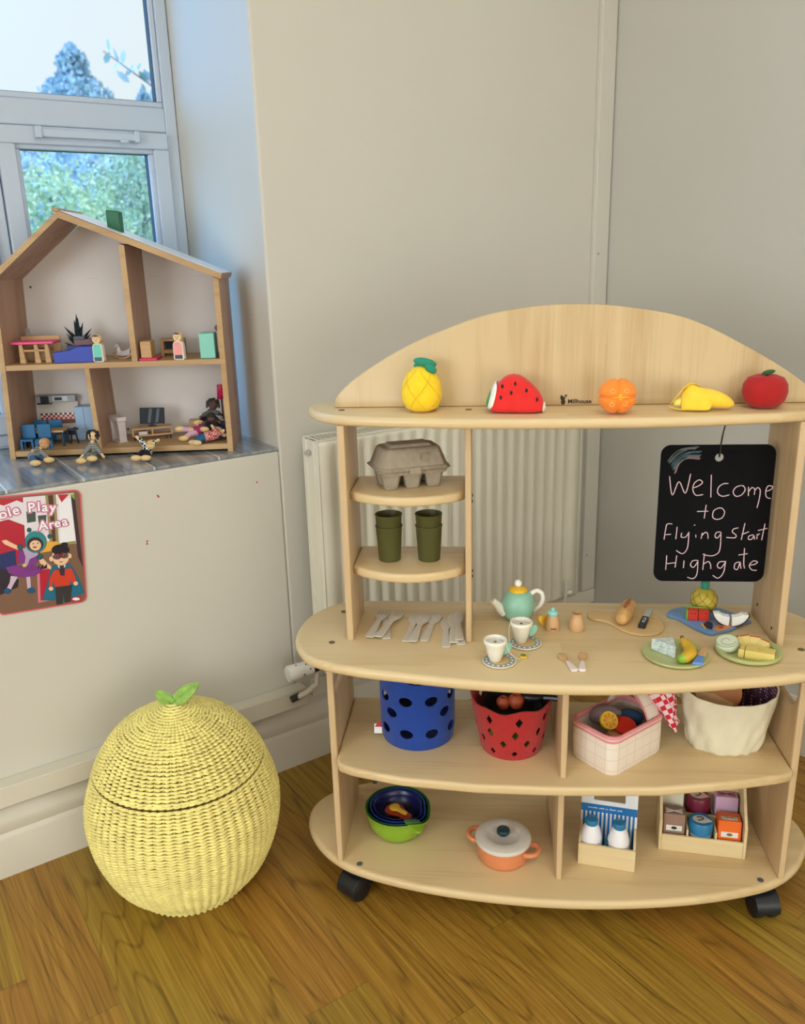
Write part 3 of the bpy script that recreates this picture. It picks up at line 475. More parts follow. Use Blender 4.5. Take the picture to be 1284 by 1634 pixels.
POSTER=[('br', [(0.003, 0.2474), (0.1641, 0.2458), (0.1764, 0.0039), (0.0057, 0.0047)]), ('wl', [(0.0029, 0.2462), (0.1641, 0.2458), (0.1663, 0.1342), (0.1064, 0.1384), (0.0628, 0.1343), (-0.0005, 0.1431)]), ('rd', [(0.0019, 0.2463), (0.0647, 0.2459), (0.064, 0.2349), (0.0523, 0.2411), (0.0277, 0.2327), (0.0193, 0.236), (0.0014, 0.2259)]), ('rt', [(0.0003, 0.197), (0.0342, 0.2027), (0.063, 0.1869), (0.062, 0.1394), (0.0403, 0.0997), (-0.0031, 0.1088)]), ('nv', [(-0.0037, 0.1288), (0.025, 0.1346), (0.0429, 0.1371), (0.0426, 0.1018), (0.0222, 0.0949), (-0.0047, 0.1015)]), ('bk', [(-0.0034, 0.1038), (0.0269, 0.0992), (0.045, 0.0709), (0.0417, 0.0561), (0.0053, 0.0444), (-0.0057, 0.0438)]), ('ol', [(0.1073, 0.246), (0.1279, 0.2457), (0.1278, 0.1381), (0.1099, 0.1379)]), ('db', [(0.1126, 0.2455), (0.1226, 0.2455), (0.122, 0.1383), (0.1157, 0.1387)]), ('wh', [(0.1331, 0.2352), (0.1576, 0.2351), (0.1612, 0.1413), (0.131, 0.1402)]), ('ol', [(0.131, 0.1402), (0.1619, 0.1412), (0.1627, 0.1346), (0.1295, 0.1353)]), ('dk', [(0.1573, 0.2427), (0.1651, 0.2427), (0.1742, 0.0792), (0.1647, 0.1043)]), ('rd', [(0.1314, 0.2453), (0.1546, 0.2443), (0.1385, 0.2278)]), ('gn', [(0.1545, 0.2438), (0.1644, 0.2438), (0.1651, 0.2306)]), ('or', [(0.1023, 0.1466), (0.1254, 0.1448), (0.1319, 0.1349), (0.1102, 0.1251), (0.0894, 0.1242)]), ('gy', [(0.0687, 0.216), (0.0865, 0.2135), (0.0858, 0.1928), (0.0689, 0.1916)]), ('gy', [(0.09, 0.2048), (0.1071, 0.2046), (0.1045, 0.1818), (0.0917, 0.1783)]), ('pk', [(0.0808, 0.0896), (0.1057, 0.0897), (0.1036, 0.0168), (0.079, 0.0154)]), ('rt', [(0.0865, 0.0862), (0.1055, 0.0858), (0.1016, 0.0224), (0.084, 0.0203)]), ('sk', [(0.0181, 0.1604), (0.0269, 0.1612), (0.0394, 0.1513), (0.0511, 0.1435), (0.0484, 0.1363), (0.0345, 0.1445), (0.023, 0.1523)]), ('lv', [(0.0302, 0.0835), (0.0433, 0.0789), (0.0345, 0.065), (0.0268, 0.0509), (0.0198, 0.056), (0.027, 0.0688)]), ('lv', [(0.0591, 0.0789), (0.067, 0.0777), (0.0667, 0.0493), (0.0601, 0.0492)]), ('sk', [(0.0853, 0.1146), (0.0933, 0.1134), (0.1018, 0.1006), (0.1127, 0.0886), (0.1078, 0.0847), (0.088, 0.1014)]), ('mv', [(0.0542, 0.1405), (0.0853, 0.1311), (0.0856, 0.1184), (0.0625, 0.0963), (0.0496, 0.1058)]), ('pp', [(0.0554, 0.1416), (0.0607, 0.1194), (0.0572, 0.1009), (0.0466, 0.1101), (0.0466, 0.1265)]), ('pp', [(0.0869, 0.1207), (0.0911, 0.115), (0.0764, 0.0993), (0.0622, 0.0976), (0.0686, 0.1132)]), ('pp', [(0.0216, 0.1025), (0.0384, 0.105), (0.0537, 0.1001), (0.074, 0.0983), (0.0938, 0.0915), (0.0855, 0.0812), (0.0748, 0.0759), (0.0566, 0.0762), (0.0412, 0.0805), (0.0273, 0.089)]), ('cp', [(0.1105, 0.0915), (0.1483, 0.091), (0.1633, 0.057), (0.1732, 0.0233), (0.1513, 0.0151), (0.1319, 0.0131), (0.0874, 0.0197), (0.1017, 0.0617)]), ('sw', [(0.1147, 0.0826), (0.1502, 0.0816), (0.1604, 0.0482), (0.1528, 0.0428), (0.1463, 0.0545), (0.1444, 0.0429), (0.1147, 0.0439), (0.1114, 0.0601), (0.1089, 0.0462), (0.102, 0.0473), (0.1048, 0.0664)]), ('tr', [(0.1147, 0.0439), (0.1492, 0.0434), (0.1436, 0.007), (0.1315, 0.0065), (0.1304, 0.028), (0.1278, 0.0051), (0.1152, 0.0047)]), ('dk', [(0.1233, 0.0896), (0.1375, 0.09), (0.135, 0.0668), (0.1268, 0.0687)]), ('wh', [(0.1217, 0.0911), (0.1258, 0.0923), (0.1265, 0.0839)]), ('wh', [(0.1353, 0.0925), (0.1387, 0.0904), (0.1348, 0.0839)]), ('lg', [(0.1453, 0.0161), (0.1659, 0.0152), (0.1654, 0.0053), (0.1455, 0.0062)]), ('tl', [(0.1037, 0.1464), (0.1009, 0.1366), (0.0945, 0.1294), (0.0858, 0.1261), (0.0764, 0.1274), (0.0684, 0.133), (0.0631, 0.1418), (0.0617, 0.1521), (0.0644, 0.1617), (0.0707, 0.1689), (0.0794, 0.1723), (0.0887, 0.1711), (0.0968, 0.1656), (0.1022, 0.1568)]), ('dk', [(0.0974, 0.1422), (0.0954, 0.1356), (0.0905, 0.1308), (0.0837, 0.1287), (0.0765, 0.1297), (0.0702, 0.1336), (0.0661, 0.1397), (0.065, 0.1466), (0.067, 0.1531), (0.0718, 0.1579), (0.0785, 0.16), (0.0857, 0.1591), (0.092, 0.1552), (0.0962, 0.1492)]), ('sk', [(0.0927, 0.1403), (0.0913, 0.1355), (0.0879, 0.132), (0.0832, 0.1304), (0.0782, 0.1312), (0.0738, 0.134), (0.0709, 0.1383), (0.0702, 0.1434), (0.0716, 0.1481), (0.075, 0.1516), (0.0796, 0.1532), (0.0846, 0.1525), (0.089, 0.1497), (0.0919, 0.1454)]), ('ht', [(0.0757, 0.1758), (0.0752, 0.1739), (0.0739, 0.1725), (0.0723, 0.1719), (0.0705, 0.1721), (0.0689, 0.1732), (0.0679, 0.1748), (0.0677, 0.1768), (0.0682, 0.1787), (0.0694, 0.1801), (0.0711, 0.1808), (0.0728, 0.1806), (0.0744, 0.1795), (0.0754, 0.1778)]), ('ht', [(0.1147, 0.1572), (0.1142, 0.1553), (0.113, 0.1538), (0.1113, 0.1532), (0.1094, 0.1534), (0.1078, 0.1545), (0.1068, 0.1563), (0.1065, 0.1583), (0.107, 0.1602), (0.1083, 0.1616), (0.11, 0.1623), (0.1118, 0.162), (0.1134, 0.161), (0.1144, 0.1592)]), ('ht', [(0.0574, 0.1413), (0.0567, 0.1388), (0.0551, 0.1369), (0.0529, 0.1361), (0.0505, 0.1364), (0.0485, 0.1379), (0.0472, 0.1401), (0.0468, 0.1428), (0.0475, 0.1453), (0.0491, 0.1472), (0.0513, 0.148), (0.0537, 0.1477), (0.0557, 0.1463), (0.0571, 0.144)]), ('ht', [(0.0948, 0.115), (0.0941, 0.1126), (0.0923, 0.1109), (0.0898, 0.1102), (0.0872, 0.1106), (0.0849, 0.112), (0.0834, 0.1142), (0.083, 0.1167), (0.0837, 0.119), (0.0855, 0.1207), (0.0879, 0.1215), (0.0905, 0.1211), (0.0928, 0.1197), (0.0944, 0.1175)]), ('nv2', [(0.0279, 0.0508), (0.0271, 0.0485), (0.0251, 0.0468), (0.0224, 0.0462), (0.0195, 0.0467), (0.0169, 0.0482), (0.0152, 0.0505), (0.0148, 0.053), (0.0156, 0.0553), (0.0175, 0.0569), (0.0202, 0.0575), (0.0232, 0.057), (0.0257, 0.0555), (0.0274, 0.0533)]), ('nv2', [(0.0744, 0.0441), (0.0735, 0.0418), (0.0714, 0.0402), (0.0684, 0.0396), (0.0652, 0.0402), (0.0623, 0.0417), (0.0604, 0.044), (0.0599, 0.0466), (0.0608, 0.0489), (0.0629, 0.0505), (0.0659, 0.0511), (0.0691, 0.0506), (0.0719, 0.049), (0.0738, 0.0467)]), ('sk', [(0.1469, 0.1082), (0.1446, 0.0997), (0.1393, 0.0934), (0.132, 0.0906), (0.1242, 0.0918), (0.1174, 0.0967), (0.113, 0.1044), (0.1118, 0.1133), (0.1141, 0.1217), (0.1193, 0.1279), (0.1265, 0.1308), (0.1343, 0.1297), (0.1411, 0.1249), (0.1456, 0.1172)]), ('sk', [(0.1145, 0.1077), (0.114, 0.1054), (0.1127, 0.1036), (0.111, 0.1027), (0.1091, 0.103), (0.1075, 0.1043), (0.1065, 0.1065), (0.1062, 0.109), (0.1068, 0.1113), (0.1081, 0.1131), (0.1098, 0.114), (0.1116, 0.1137), (0.1132, 0.1124), (0.1143, 0.1102)]), ('sk', [(0.1519, 0.1088), (0.1514, 0.1064), (0.1501, 0.1046), (0.1483, 0.1037), (0.1464, 0.104), (0.1448, 0.1053), (0.1437, 0.1075), (0.1434, 0.11), (0.144, 0.1124), (0.1453, 0.1142), (0.147, 0.1151), (0.1489, 0.1148), (0.1506, 0.1135), (0.1517, 0.1113)]), ('hr', [(0.1484, 0.1228), (0.1463, 0.1177), (0.141, 0.1141), (0.1335, 0.1128), (0.1254, 0.114), (0.1182, 0.1174), (0.1135, 0.1224), (0.112, 0.1279), (0.1141, 0.133), (0.1194, 0.1365), (0.1268, 0.1379), (0.1349, 0.1368), (0.1421, 0.1334), (0.1469, 0.1284)]), ('hr', [(0.1461, 0.1356), (0.1453, 0.1337), (0.1432, 0.1323), (0.1403, 0.1318), (0.1372, 0.1323), (0.1344, 0.1335), (0.1326, 0.1354), (0.132, 0.1375), (0.1328, 0.1394), (0.1349, 0.1407), (0.1377, 0.1412), (0.1408, 0.1408), (0.1436, 0.1396), (0.1455, 0.1377)]), ('mk', [(0.1307, 0.1106), (0.1297, 0.1078), (0.1272, 0.1058), (0.1237, 0.105), (0.12, 0.1055), (0.1167, 0.1073), (0.1146, 0.11), (0.1139, 0.113), (0.1149, 0.1157), (0.1174, 0.1177), (0.1208, 0.1185), (0.1245, 0.118), (0.1278, 0.1162), (0.13, 0.1136)]), ('mk', [(0.1451, 0.1111), (0.1441, 0.1083), (0.1417, 0.1063), (0.1382, 0.1055), (0.1344, 0.106), (0.1311, 0.1078), (0.1289, 0.1105), (0.1282, 0.1135), (0.1292, 0.1163), (0.1317, 0.1183), (0.1352, 0.1191), (0.1389, 0.1185), (0.1423, 0.1168), (0.1445, 0.1141)]), ('mk', [(0.1364, 0.111), (0.1356, 0.1096), (0.1336, 0.1086), (0.1307, 0.1083), (0.1276, 0.1088), (0.1248, 0.1099), (0.1229, 0.1114), (0.1223, 0.1131), (0.1231, 0.1145), (0.1251, 0.1155), (0.128, 0.1158), (0.1311, 0.1153), (0.1339, 0.1142), (0.1358, 0.1127)]), ('gl', [(0.1262, 0.1107), (0.1256, 0.109), (0.1243, 0.1077), (0.1223, 0.1072), (0.1203, 0.1075), (0.1185, 0.1086), (0.1173, 0.1102), (0.1169, 0.112), (0.1175, 0.1137), (0.1188, 0.115), (0.1207, 0.1155), (0.1228, 0.1152), (0.1246, 0.1142), (0.1258, 0.1125)]), ('gl', [(0.1423, 0.1112), (0.1417, 0.1095), (0.1403, 0.1082), (0.1384, 0.1077), (0.1363, 0.108), (0.1345, 0.1091), (0.1333, 0.1107), (0.1329, 0.1126), (0.1335, 0.1143), (0.1349, 0.1155), (0.1368, 0.1161), (0.1389, 0.1158), (0.1407, 0.1147), (0.1419, 0.1131)]), ('hr', [(0.1229, 0.1112), (0.1227, 0.1103), (0.1223, 0.1096), (0.1217, 0.1093), (0.1211, 0.1094), (0.1206, 0.1099), (0.1202, 0.1107), (0.1201, 0.1116), (0.1203, 0.1124), (0.1208, 0.1131), (0.1214, 0.1134), (0.122, 0.1133), (0.1225, 0.1128), (0.1229, 0.1121)]), ('hr', [(0.139, 0.1117), (0.1388, 0.1108), (0.1384, 0.1102), (0.1378, 0.1098), (0.1372, 0.1099), (0.1366, 0.1104), (0.1363, 0.1112), (0.1362, 0.1121), (0.1364, 0.113), (0.1368, 0.1136), (0.1374, 0.114), (0.138, 0.1139), (0.1386, 0.1134), (0.1389, 0.1126)]), ('ms', [(0.1335, 0.0985), (0.1331, 0.0981), (0.132, 0.0979), (0.1305, 0.0979), (0.1289, 0.0981), (0.1274, 0.0986), (0.1264, 0.0991), (0.126, 0.0996), (0.1264, 0.1), (0.1275, 0.1002), (0.129, 0.1001), (0.1306, 0.0999), (0.1321, 0.0995), (0.1332, 0.099)]), ('hr', [(0.0787, 0.146), (0.0785, 0.1452), (0.0782, 0.1447), (0.0777, 0.1444), (0.0772, 0.1445), (0.0768, 0.1449), (0.0765, 0.1455), (0.0765, 0.1463), (0.0766, 0.147), (0.077, 0.1476), (0.0774, 0.1479), (0.0779, 0.1478), (0.0784, 0.1474), (0.0786, 0.1468)]), ('hr', [(0.0874, 0.1461), (0.0872, 0.1453), (0.0869, 0.1448), (0.0864, 0.1445), (0.0859, 0.1446), (0.0854, 0.145), (0.0852, 0.1456), (0.0851, 0.1464), (0.0853, 0.1471), (0.0856, 0.1477), (0.0861, 0.148), (0.0866, 0.1479), (0.087, 0.1475), (0.0873, 0.1469)]), ('ms', [(0.0841, 0.1377), (0.0836, 0.137), (0.0825, 0.1365), (0.0808, 0.1364), (0.079, 0.1366), (0.0774, 0.1372), (0.0763, 0.138), (0.076, 0.1388), (0.0764, 0.1395), (0.0776, 0.1399), (0.0792, 0.1401), (0.081, 0.1398), (0.0826, 0.1392), (0.0837, 0.1385)]), ('sk', [(0.1106, 0.0419), (0.11, 0.04), (0.1086, 0.0386), (0.1067, 0.038), (0.1046, 0.0383), (0.1028, 0.0396), (0.1016, 0.0414), (0.1013, 0.0435), (0.1019, 0.0455), (0.1032, 0.0469), (0.1052, 0.0475), (0.1072, 0.0471), (0.109, 0.0459), (0.1102, 0.0441)]), ('sk', [(0.1615, 0.0454), (0.1609, 0.0434), (0.1594, 0.042), (0.1575, 0.0414), (0.1553, 0.0417), (0.1535, 0.0429), (0.1522, 0.0448), (0.1519, 0.047), (0.1524, 0.0489), (0.1539, 0.0504), (0.1558, 0.051), (0.158, 0.0506), (0.1598, 0.0494), (0.1611, 0.0475)]), ('wh', [(0.1632, 0.0095), (0.1623, 0.0081), (0.1601, 0.0073), (0.157, 0.0072), (0.1535, 0.0078), (0.1505, 0.009), (0.1484, 0.0106), (0.1477, 0.0122), (0.1486, 0.0136), (0.1508, 0.0144), (0.1539, 0.0145), (0.1573, 0.0139), (0.1604, 0.0127), (0.1625, 0.0111)]), ('ye', [(0.0608, 0.1016), (0.0604, 0.0999), (0.0593, 0.0987), (0.0578, 0.0981), (0.0562, 0.0983), (0.0548, 0.0993), (0.0539, 0.1009), (0.0537, 0.1027), (0.0542, 0.1044), (0.0552, 0.1056), (0.0567, 0.1062), (0.0583, 0.106), (0.0597, 0.105), (0.0606, 0.1034)])]
# ---------------------------------------------------------------- yellow wicker lemon basket
def wicker():
    root = thing('wicker_basket', 'tall yellow woven lemon shaped basket with lid standing on the floor', 'basket', (-.783, .0, 0))
    ym = mat('yellow_paper_rope', (244, 228, 142), .75, .12, 30, .4, 500); ys = mat('yellow_stake', (214, 186, 84), .8, .1, 60)
    RK = [.118, .160, .184, .1965, .197, .182, .158, .112, .012]; H_ = .432
    def rad_(z):
        u = max(0, min(1, z/H_))*(len(RK)-1); i = min(int(u), len(RK)-2); t = u-i
        g = lambda k: RK[min(max(k, 0), len(RK)-1)]
        a, b, c, d = g(i-1), g(i), g(i+1), g(i+2)
        return max(.004, .5*((2*b)+(c-a)*t+(2*a-5*b+4*c-d)*t*t+(3*b-a-3*c+d)*t**3))
    seam = lambda th: .298+.002*math.sin(2*th)
    NS = 60; NT = NS*4; rnd = random.Random(2)
    def weave(name, rows, zf, dr=0.):
        mb = MB()
        for k in range(rows):
            path = []; rad2 = []; ph = rnd.uniform(-.12, .12); wob = [rnd.uniform(-.0006, .0006) for _ in range(NS)]
            for i in range(NT):
                th = 2*PI*i/NT; z = zf(k/(rows-1), th)+wob[i//4]; r_ = rad_(z)+dr
                g = min(1, r_/.08); w_ = math.cos(NS*th+ph*3); r_ = r_+.0016*w_*g; path.append((r_*math.cos(th), r_*math.sin(th), z)); rad2.append((.0031+.0009*w_*g)*rnd.uniform(.9, 1.07))
            mb.tube(path, rad2+rad2[:0], 6, closed=True)
        return mb.build(name, ym, root, smooth=80)
    body = weave('body', 45, lambda u, th: .003+(seam(th)-.0125)*u)
    # lid rows follow the dome evenly along its arc
    zs = [0]; N = 300
    z0 = .298; acc = [0]; zz = [z0]
    for i in range(N):
        a = z0+(H_-z0)*i/N; b = z0+(H_-z0)*(i+1)/N; acc.append(acc[-1]+math.hypot(b-a, rad_(b)-rad_(a))); zz.append(b)
    def zarc(u):
        s = u*acc[-1]; j = next(i for i, a in enumerate(acc) if a >= s-1e-9); return zz[j]
    lid = weave('lid', 30, lambda u, th: (lambda zc: zc+(seam(th)-.298)*(1-u)+.0055*(1-u))(zarc(u*.985)))
    def stakes(z0f, z1f, parent, name):
        mb = MB()
        for s in range(NS):
            th = 2*PI*(s+.5)/NS; a = z0f(th); b = z1f(th); P = []
            for j in range(15):
                z = a+(b-a)*j/14; r_ = rad_(z)-.0030; P.append((r_*math.cos(th), r_*math.sin(th), z))
            mb.tube(P, .0016, 5)
        mb.build(name, ys, parent)
    stakes(lambda th: .004, lambda th: seam(th)-.006, body, 'stakes'); stakes(lambda th: seam(th)+.003, lambda th: H_*.97, lid, 'stakes')
    for nm, f, par in (('rim', lambda th: seam(th)-.0078, body), ('rim', lambda th: seam(th)+.0015, lid)):
        mb = MB()
        for s in (0, 1): mb.tube([((rad_(f(t))+.0012+.0018*math.cos(38*t+s*PI))*math.cos(t), (rad_(f(t))+.0012+.0018*math.cos(38*t+s*PI))*math.sin(t), f(t)+.0016*math.sin(38*t+s*PI)) for t in [2*PI*i/228 for i in range(228)]], .0022, 5, closed=True)
        mb.build(nm, ym, par, smooth=80)
    MB().lathe([(.001, .0015), (.112, .0015), (.116, .006)], 48).build('base', ys, body)
    
    
    gm_ = mat('green_paper_rope', (150, 188, 92), .7, .18, 70, .4, 400)
    def leaf(L, wd, M, curl=0.):
        mb = MB(); n_ = 15
        for k in range(n_):
            u = (k+.5)/n_; hw = wd*math.sin(PI*u**.85)**.7+.001; y = L*u
            P = [(-hw, y-.004, .003), (-hw*.5, y+.001, .0035), (0, y+.004, 0), (hw*.5, y+.001, .0035), (hw, y-.004, .003)]
            mb.tube([(px, py, pz+curl*(py/L)**2*L) for px, py, pz in P], L/n_*.62, 6, M=M)
        mb.tube([(x_, y_, curl*(y_/L)**2*L) for x_, y_ in [(wd*math.sin(PI*(i/16)**.85)**.7*s, L*i/16) for s, rng in ((1, range(17)), (-1, range(15, 0, -1))) for i in rng]], .0025, 6, M=M, closed=True)
        return mb
    def lm(ang, tilt, p): a = R(ang); return Matrix.Translation(p) @ Matrix(((-math.sin(a), math.cos(a), 0, 0), (0, 0, -1, 0), (math.cos(a), math.sin(a), 0, 0), (0, 0, 0, 1))) @ Matrix.Rotation(R(tilt), 4, 'X')
    leaf(.066, .0125, lm(36, -12, (.004, -.008, .434)), .05).build('leaf', gm_, lid)
    leaf(.040, .0125, lm(128, 18, (0, -.008, .433)), -.1).build('leaf', gm_, lid)
    MB().tube([(0, 0, .425), (.002, -.003, .438), (.004, -.006, .444), (.014, -.008, .458)], [.004, .003, .002, .001], 6).build('stem', gm_, lid)
wicker()
# ---------------------------------------------------------------- poster
PC = dict(br=(124, 92, 74), wl=(226, 218, 224), rd=(186, 38, 54), rt=(180, 30, 52), nv=(34, 48, 100), bk=(44, 36, 50), ol=(150, 142, 92), db=(88, 52, 42), wh=(236, 234, 238), dk=(62, 40, 52),
 gn=(130, 168, 56), **{'or': (226, 168, 66)}, gy=(70, 80, 76), pk=(214, 120, 140), sk=(236, 192, 158), lv=(206, 180, 200), mv=(178, 160, 192), pp=(126, 54, 134), cp=(24, 104, 132), sw=(206, 62, 40),
 tr=(52, 48, 52), lg=(190, 22, 64), tl=(42, 134, 138), ht=(32, 92, 96), nv2=(22, 82, 132), hr=(28, 24, 36), mk=(122, 34, 44), gl=(88, 98, 108), ms=(150, 60, 50), ye=(226, 190, 80))
def pm(k): return mat('print_'+k, PC[k], .3, .02, 20, spec=.4)
def poster():
    th = math.atan2(-.014, .178)
    root = bpy.data.objects.new('poster', None); COL.objects.link(root)
    M = Matrix.Rotation(-th, 4, 'Y')
    base = WP(-.869, .0105, .606); root.location = base; root.rotation_euler = Euler((0, -th, WA)) if False else (Matrix.Rotation(WA, 4, 'Z') @ Matrix.Rotation(-th, 4, 'Y')).to_euler()
    tag(root, 'laminated Role Play Area poster with two children in costume, on wall below window', 'poster')
    RX = Matrix.Rotation(R(90), 4, 'X')
    Wd, Hd = .1785, .2525
    mb = MB(); mb.prism(rrect(Wd, Hd, .014, 5, Wd/2, Hd/2), 0, .001, mat('poster_pink_border', (214, 84, 96), .28), M=RX)
    rim = rrect(Wd-.006, Hd-.006, .011, 5, Wd/2, Hd/2)
    def clip(pts):
        lo, hi, lo2, hi2 = .003, Wd-.003, .003, Hd-.003
        def cl(P, ax, v, s):
            out = []
            for i in range(len(P)):
                a, b = P[i], P[(i+1) % len(P)]; ia = s*(a[ax]-v) >= 0; ib = s*(b[ax]-v) >= 0
                if ia: out.append(a)
                if ia != ib: t = (v-a[ax])/(b[ax]-a[ax]); out.append((a[0]+(b[0]-a[0])*t, a[1]+(b[1]-a[1])*t))
            return out
        for ax, v, s in ((0, lo, 1), (0, hi, -1), (1, lo2, 1), (1, hi2, -1)):
            pts = cl(pts, ax, v, s)
            if len(pts) < 3: return None
        return pts
    mb.prism(rim, .001, .00108, pm('br'), M=RX)
    # thin dark outlines under the figures, then the colour shapes, each a printed layer
    z = .0011
    for k, pts in POSTER[1:]:
        c = clip(pts)
        if not c: continue
        if k in ('sk', 'tl', 'pp', 'cp', 'sw', 'mv', 'lv', 'ht', 'nv2', 'rt', 'tr', 'or') :
            cx = sum(p[0] for p in c)/len(c); cy = sum(p[1] for p in c)/len(c)
            mx_ = max(math.hypot(p[0]-cx, p[1]-cy) for p in c); s = 1+.0007/mx_
            c2 = clip([(cx+(p[0]-cx)*s, cy+(p[1]-cy)*s) for p in c]); mb.prism(c2, z, z+.00001, pm('hr'), M=RX); z += .000012
        mb.prism(c, z, z+.00001, pm(k), M=RX); z += .000012
    for i in range(7): mb.prism([(.056+.0075*i, .100-.002*i+.002), (.0565+.0075*i, .100), (.062+.005*i, .088), (.0615+.005*i, .088)], z, z+.00001, pm('hr'), M=RX)
    z += .00002
    wht = mat('print_white', (246, 240, 244), .3, 0); pnk = mat('print_pink', (226, 132, 170), .3, 0); mag = mat('print_magenta', (150, 60, 104), .3, 0)
    def word(txt, x, y, size, ang):
        zz = z
        for off, m_ in ((.0030, pnk), (.0017, mag), (.0007, wht)):
            vs, fs = text_mesh(txt, size, None, .00001, off); MM = RX @ Matrix.Translation((x, y, zz)) @ Matrix.Rotation(R(ang), 4, 'Z')
            mb.add(vs, fs, m_, MM); zz += .00004
    for ch_, x, y, a in (('R', .0035, .203, 12), ('o', .0185, .2055, 12), ('l', .0355, .209, 12), ('e', .0435, .211, 10), ('P', .072, .214, 2), ('l', .090, .2145, 0), ('a', .0985, .213, -2), ('y', .1135, .2105, -4)): word(ch_, x, y, .028, a)
    for ch_, x, y, a in (('A', .0905, .1735, 4), ('r', .1105, .174, 6), ('e', .1215, .1755, 6), ('a', .137, .177, 6)): word(ch_, x, y, .027, a)
    mb.build('printed_sheet', None, root, smooth=0)
poster()
wm_ = MB()
for t, z in ((-.51, .80), (-.508, .797), (-.545, .70), (-.546, .694), (-.27, .79)): wm_.lathe([(.0022, 0), (.0015, .0004)], 8, None, Matrix.Translation((t, .0118, z)) @ Matrix.Rotation(R(90), 4, 'X'))
tag(wm_.build('wall_mark', mat('red_wall_mark', (170, 40, 40), .6), None, loc=WP(0, 0, 0), rot=WA), 'tiny red marks left on the plaster below the window', 'mark')
# ---------------------------------------------------------------- chalkboard
def chalkboard():
    root = thing('chalkboard', 'small black hanging chalkboard with a chalk welcome message, under the top shelf', 'chalkboard', (0, .068, 0))
    cx, cz, w_, h_ = .2845, .8142, .206, .269
    bd = plate('board', [rrect(w_, h_, .018, 6), circ(.0079, 20, .287-cx, .9246-cz)], .005, mat('chalkboard_black', (9, 9, 12), .8, .15, 30, spec=.15), root, (cx, 0, cz), (R(90), 0, 0), bevel=.001, res=1)
    pink = mat('pink_chalk', (228, 196, 202), .9, .25, 400)
    cols = {'w': pink, 'r0': mat('grey_chalk', (96, 104, 100), .9, .3, 400), 'r1': mat('blue_chalk', (70, 92, 114), .9, .3, 400), 'r2': mat('green_chalk', (78, 102, 98), .9, .3, 400), 'r3': mat('faint_pink_chalk', (140, 110, 116), .9, .3, 400)}
    for k, ss in CHALK.items():
        mb = MB(); rnd = random.Random(1)
        for s in ss: mb.ribbon(catmull(s, 6), .0016 if k == 'w' else .0014, -.0027)
        if k != 'w':
            for s in ss:
                for dx in (.0016, -.0014): mb.ribbon(catmull([(p[0]+dx, p[1]+dx*.8) for p in s], 6), .0008, -.00268)
        o = mb.build('chalk_writing' if k == 'w' else 'chalk_rainbow', cols[k], root, smooth=0, solid=.0002)
    st = MB(); st.tube([(.287, .0, .9255), (.2868, -.004, .931), (.287, -.0045, .95), (.2885, -.008, .975), (.2905, -.016, 1.0), (.2895, -.020, 1.003)], .0013, 6)
    st.tube([(.287, .003, .9255), (.288, .004, .94), (.289, .0, .965), (.2905, -.014, .998)], .0011, 6)
    st.tube([(.2905, -.016, 1.003), (.2905, -.016, 1.0238), (.286, -.008, 1.0245), (.280, .004, 1.0240)], .0012, 6)
    st.build('cord', mat('dark_cord', (52, 44, 34), .8), root)
chalkboard()
# ---------------------------------------------------------------- soft toy fruit on the top shelf
def felt(name, rgb): return mat(name, rgb, .85, .06, 60, .25, 700, sheen=.12)
ZT = 1.0232
def fruit_pineapple():
    r = thing('soft_pineapple', 'soft yellow felt pineapple with folded green leaves, leftmost on the top shelf', 'soft toy', (-.259, .032, ZT), R(6))
    y_ = felt('felt_yellow', (250, 208, 28)); b = MB(); b.lathe([(.001, 0), (.018, .001), (.030, .008), (.0365, .022), (.0375, .036), (.034, .054), (.026, .070), (.014, .080), (.003, .083)], 36); b.build('body', y_, r)
    s = MB(); prof = lambda z: .0003+[.018, .030, .0365, .0385, .0370, .033, .026][min(6, int(z/.0125))]
    def rz(z):
        P = [(.0, .016), (.008, .030), (.022, .0365), (.036, .0375), (.054, .034), (.070, .026), (.080, .014)]
        for (a, ra), (b_, rb) in zip(P, P[1:]):
            if a <= z <= b_: return ra+(rb-ra)*(z-a)/(b_-a)+.0006
        return .016
    for k in range(5):
        for sg in (-1, 1):
            P = []
            for i in range(14):
                z = .006+.070*i/13; th = 2*PI*k/5+sg*z*22; P.append((rz(z)*math.cos(th), rz(z)*math.sin(th), z))
            s.tube(P, .00045, 4)
    s.build('quilting', felt('felt_ochre_thread', (226, 170, 20)), r)
    g_ = felt('felt_teal', (34, 138, 108)); L = MB()
    T = Matrix.Translation
    L.ell((0, 0, 0), (.0215, .011, .0080), M=T((.007, -.006, .0890)) @ Matrix.Rotation(R(13), 4, 'Y')); L.ell((0, 0, 0), (.0120, .008, .0075), M=T((.0165, -.016, .0790)) @ Matrix.Rotation(R(38), 4, 'Y')); L.ell((0, 0, 0), (.013, .009, .006), M=T((-.002, .006, .086)) @ Matrix.Rotation(R(-30), 4, 'Y'))
    L.build('leaves', g_, r)
fruit_pineapple()
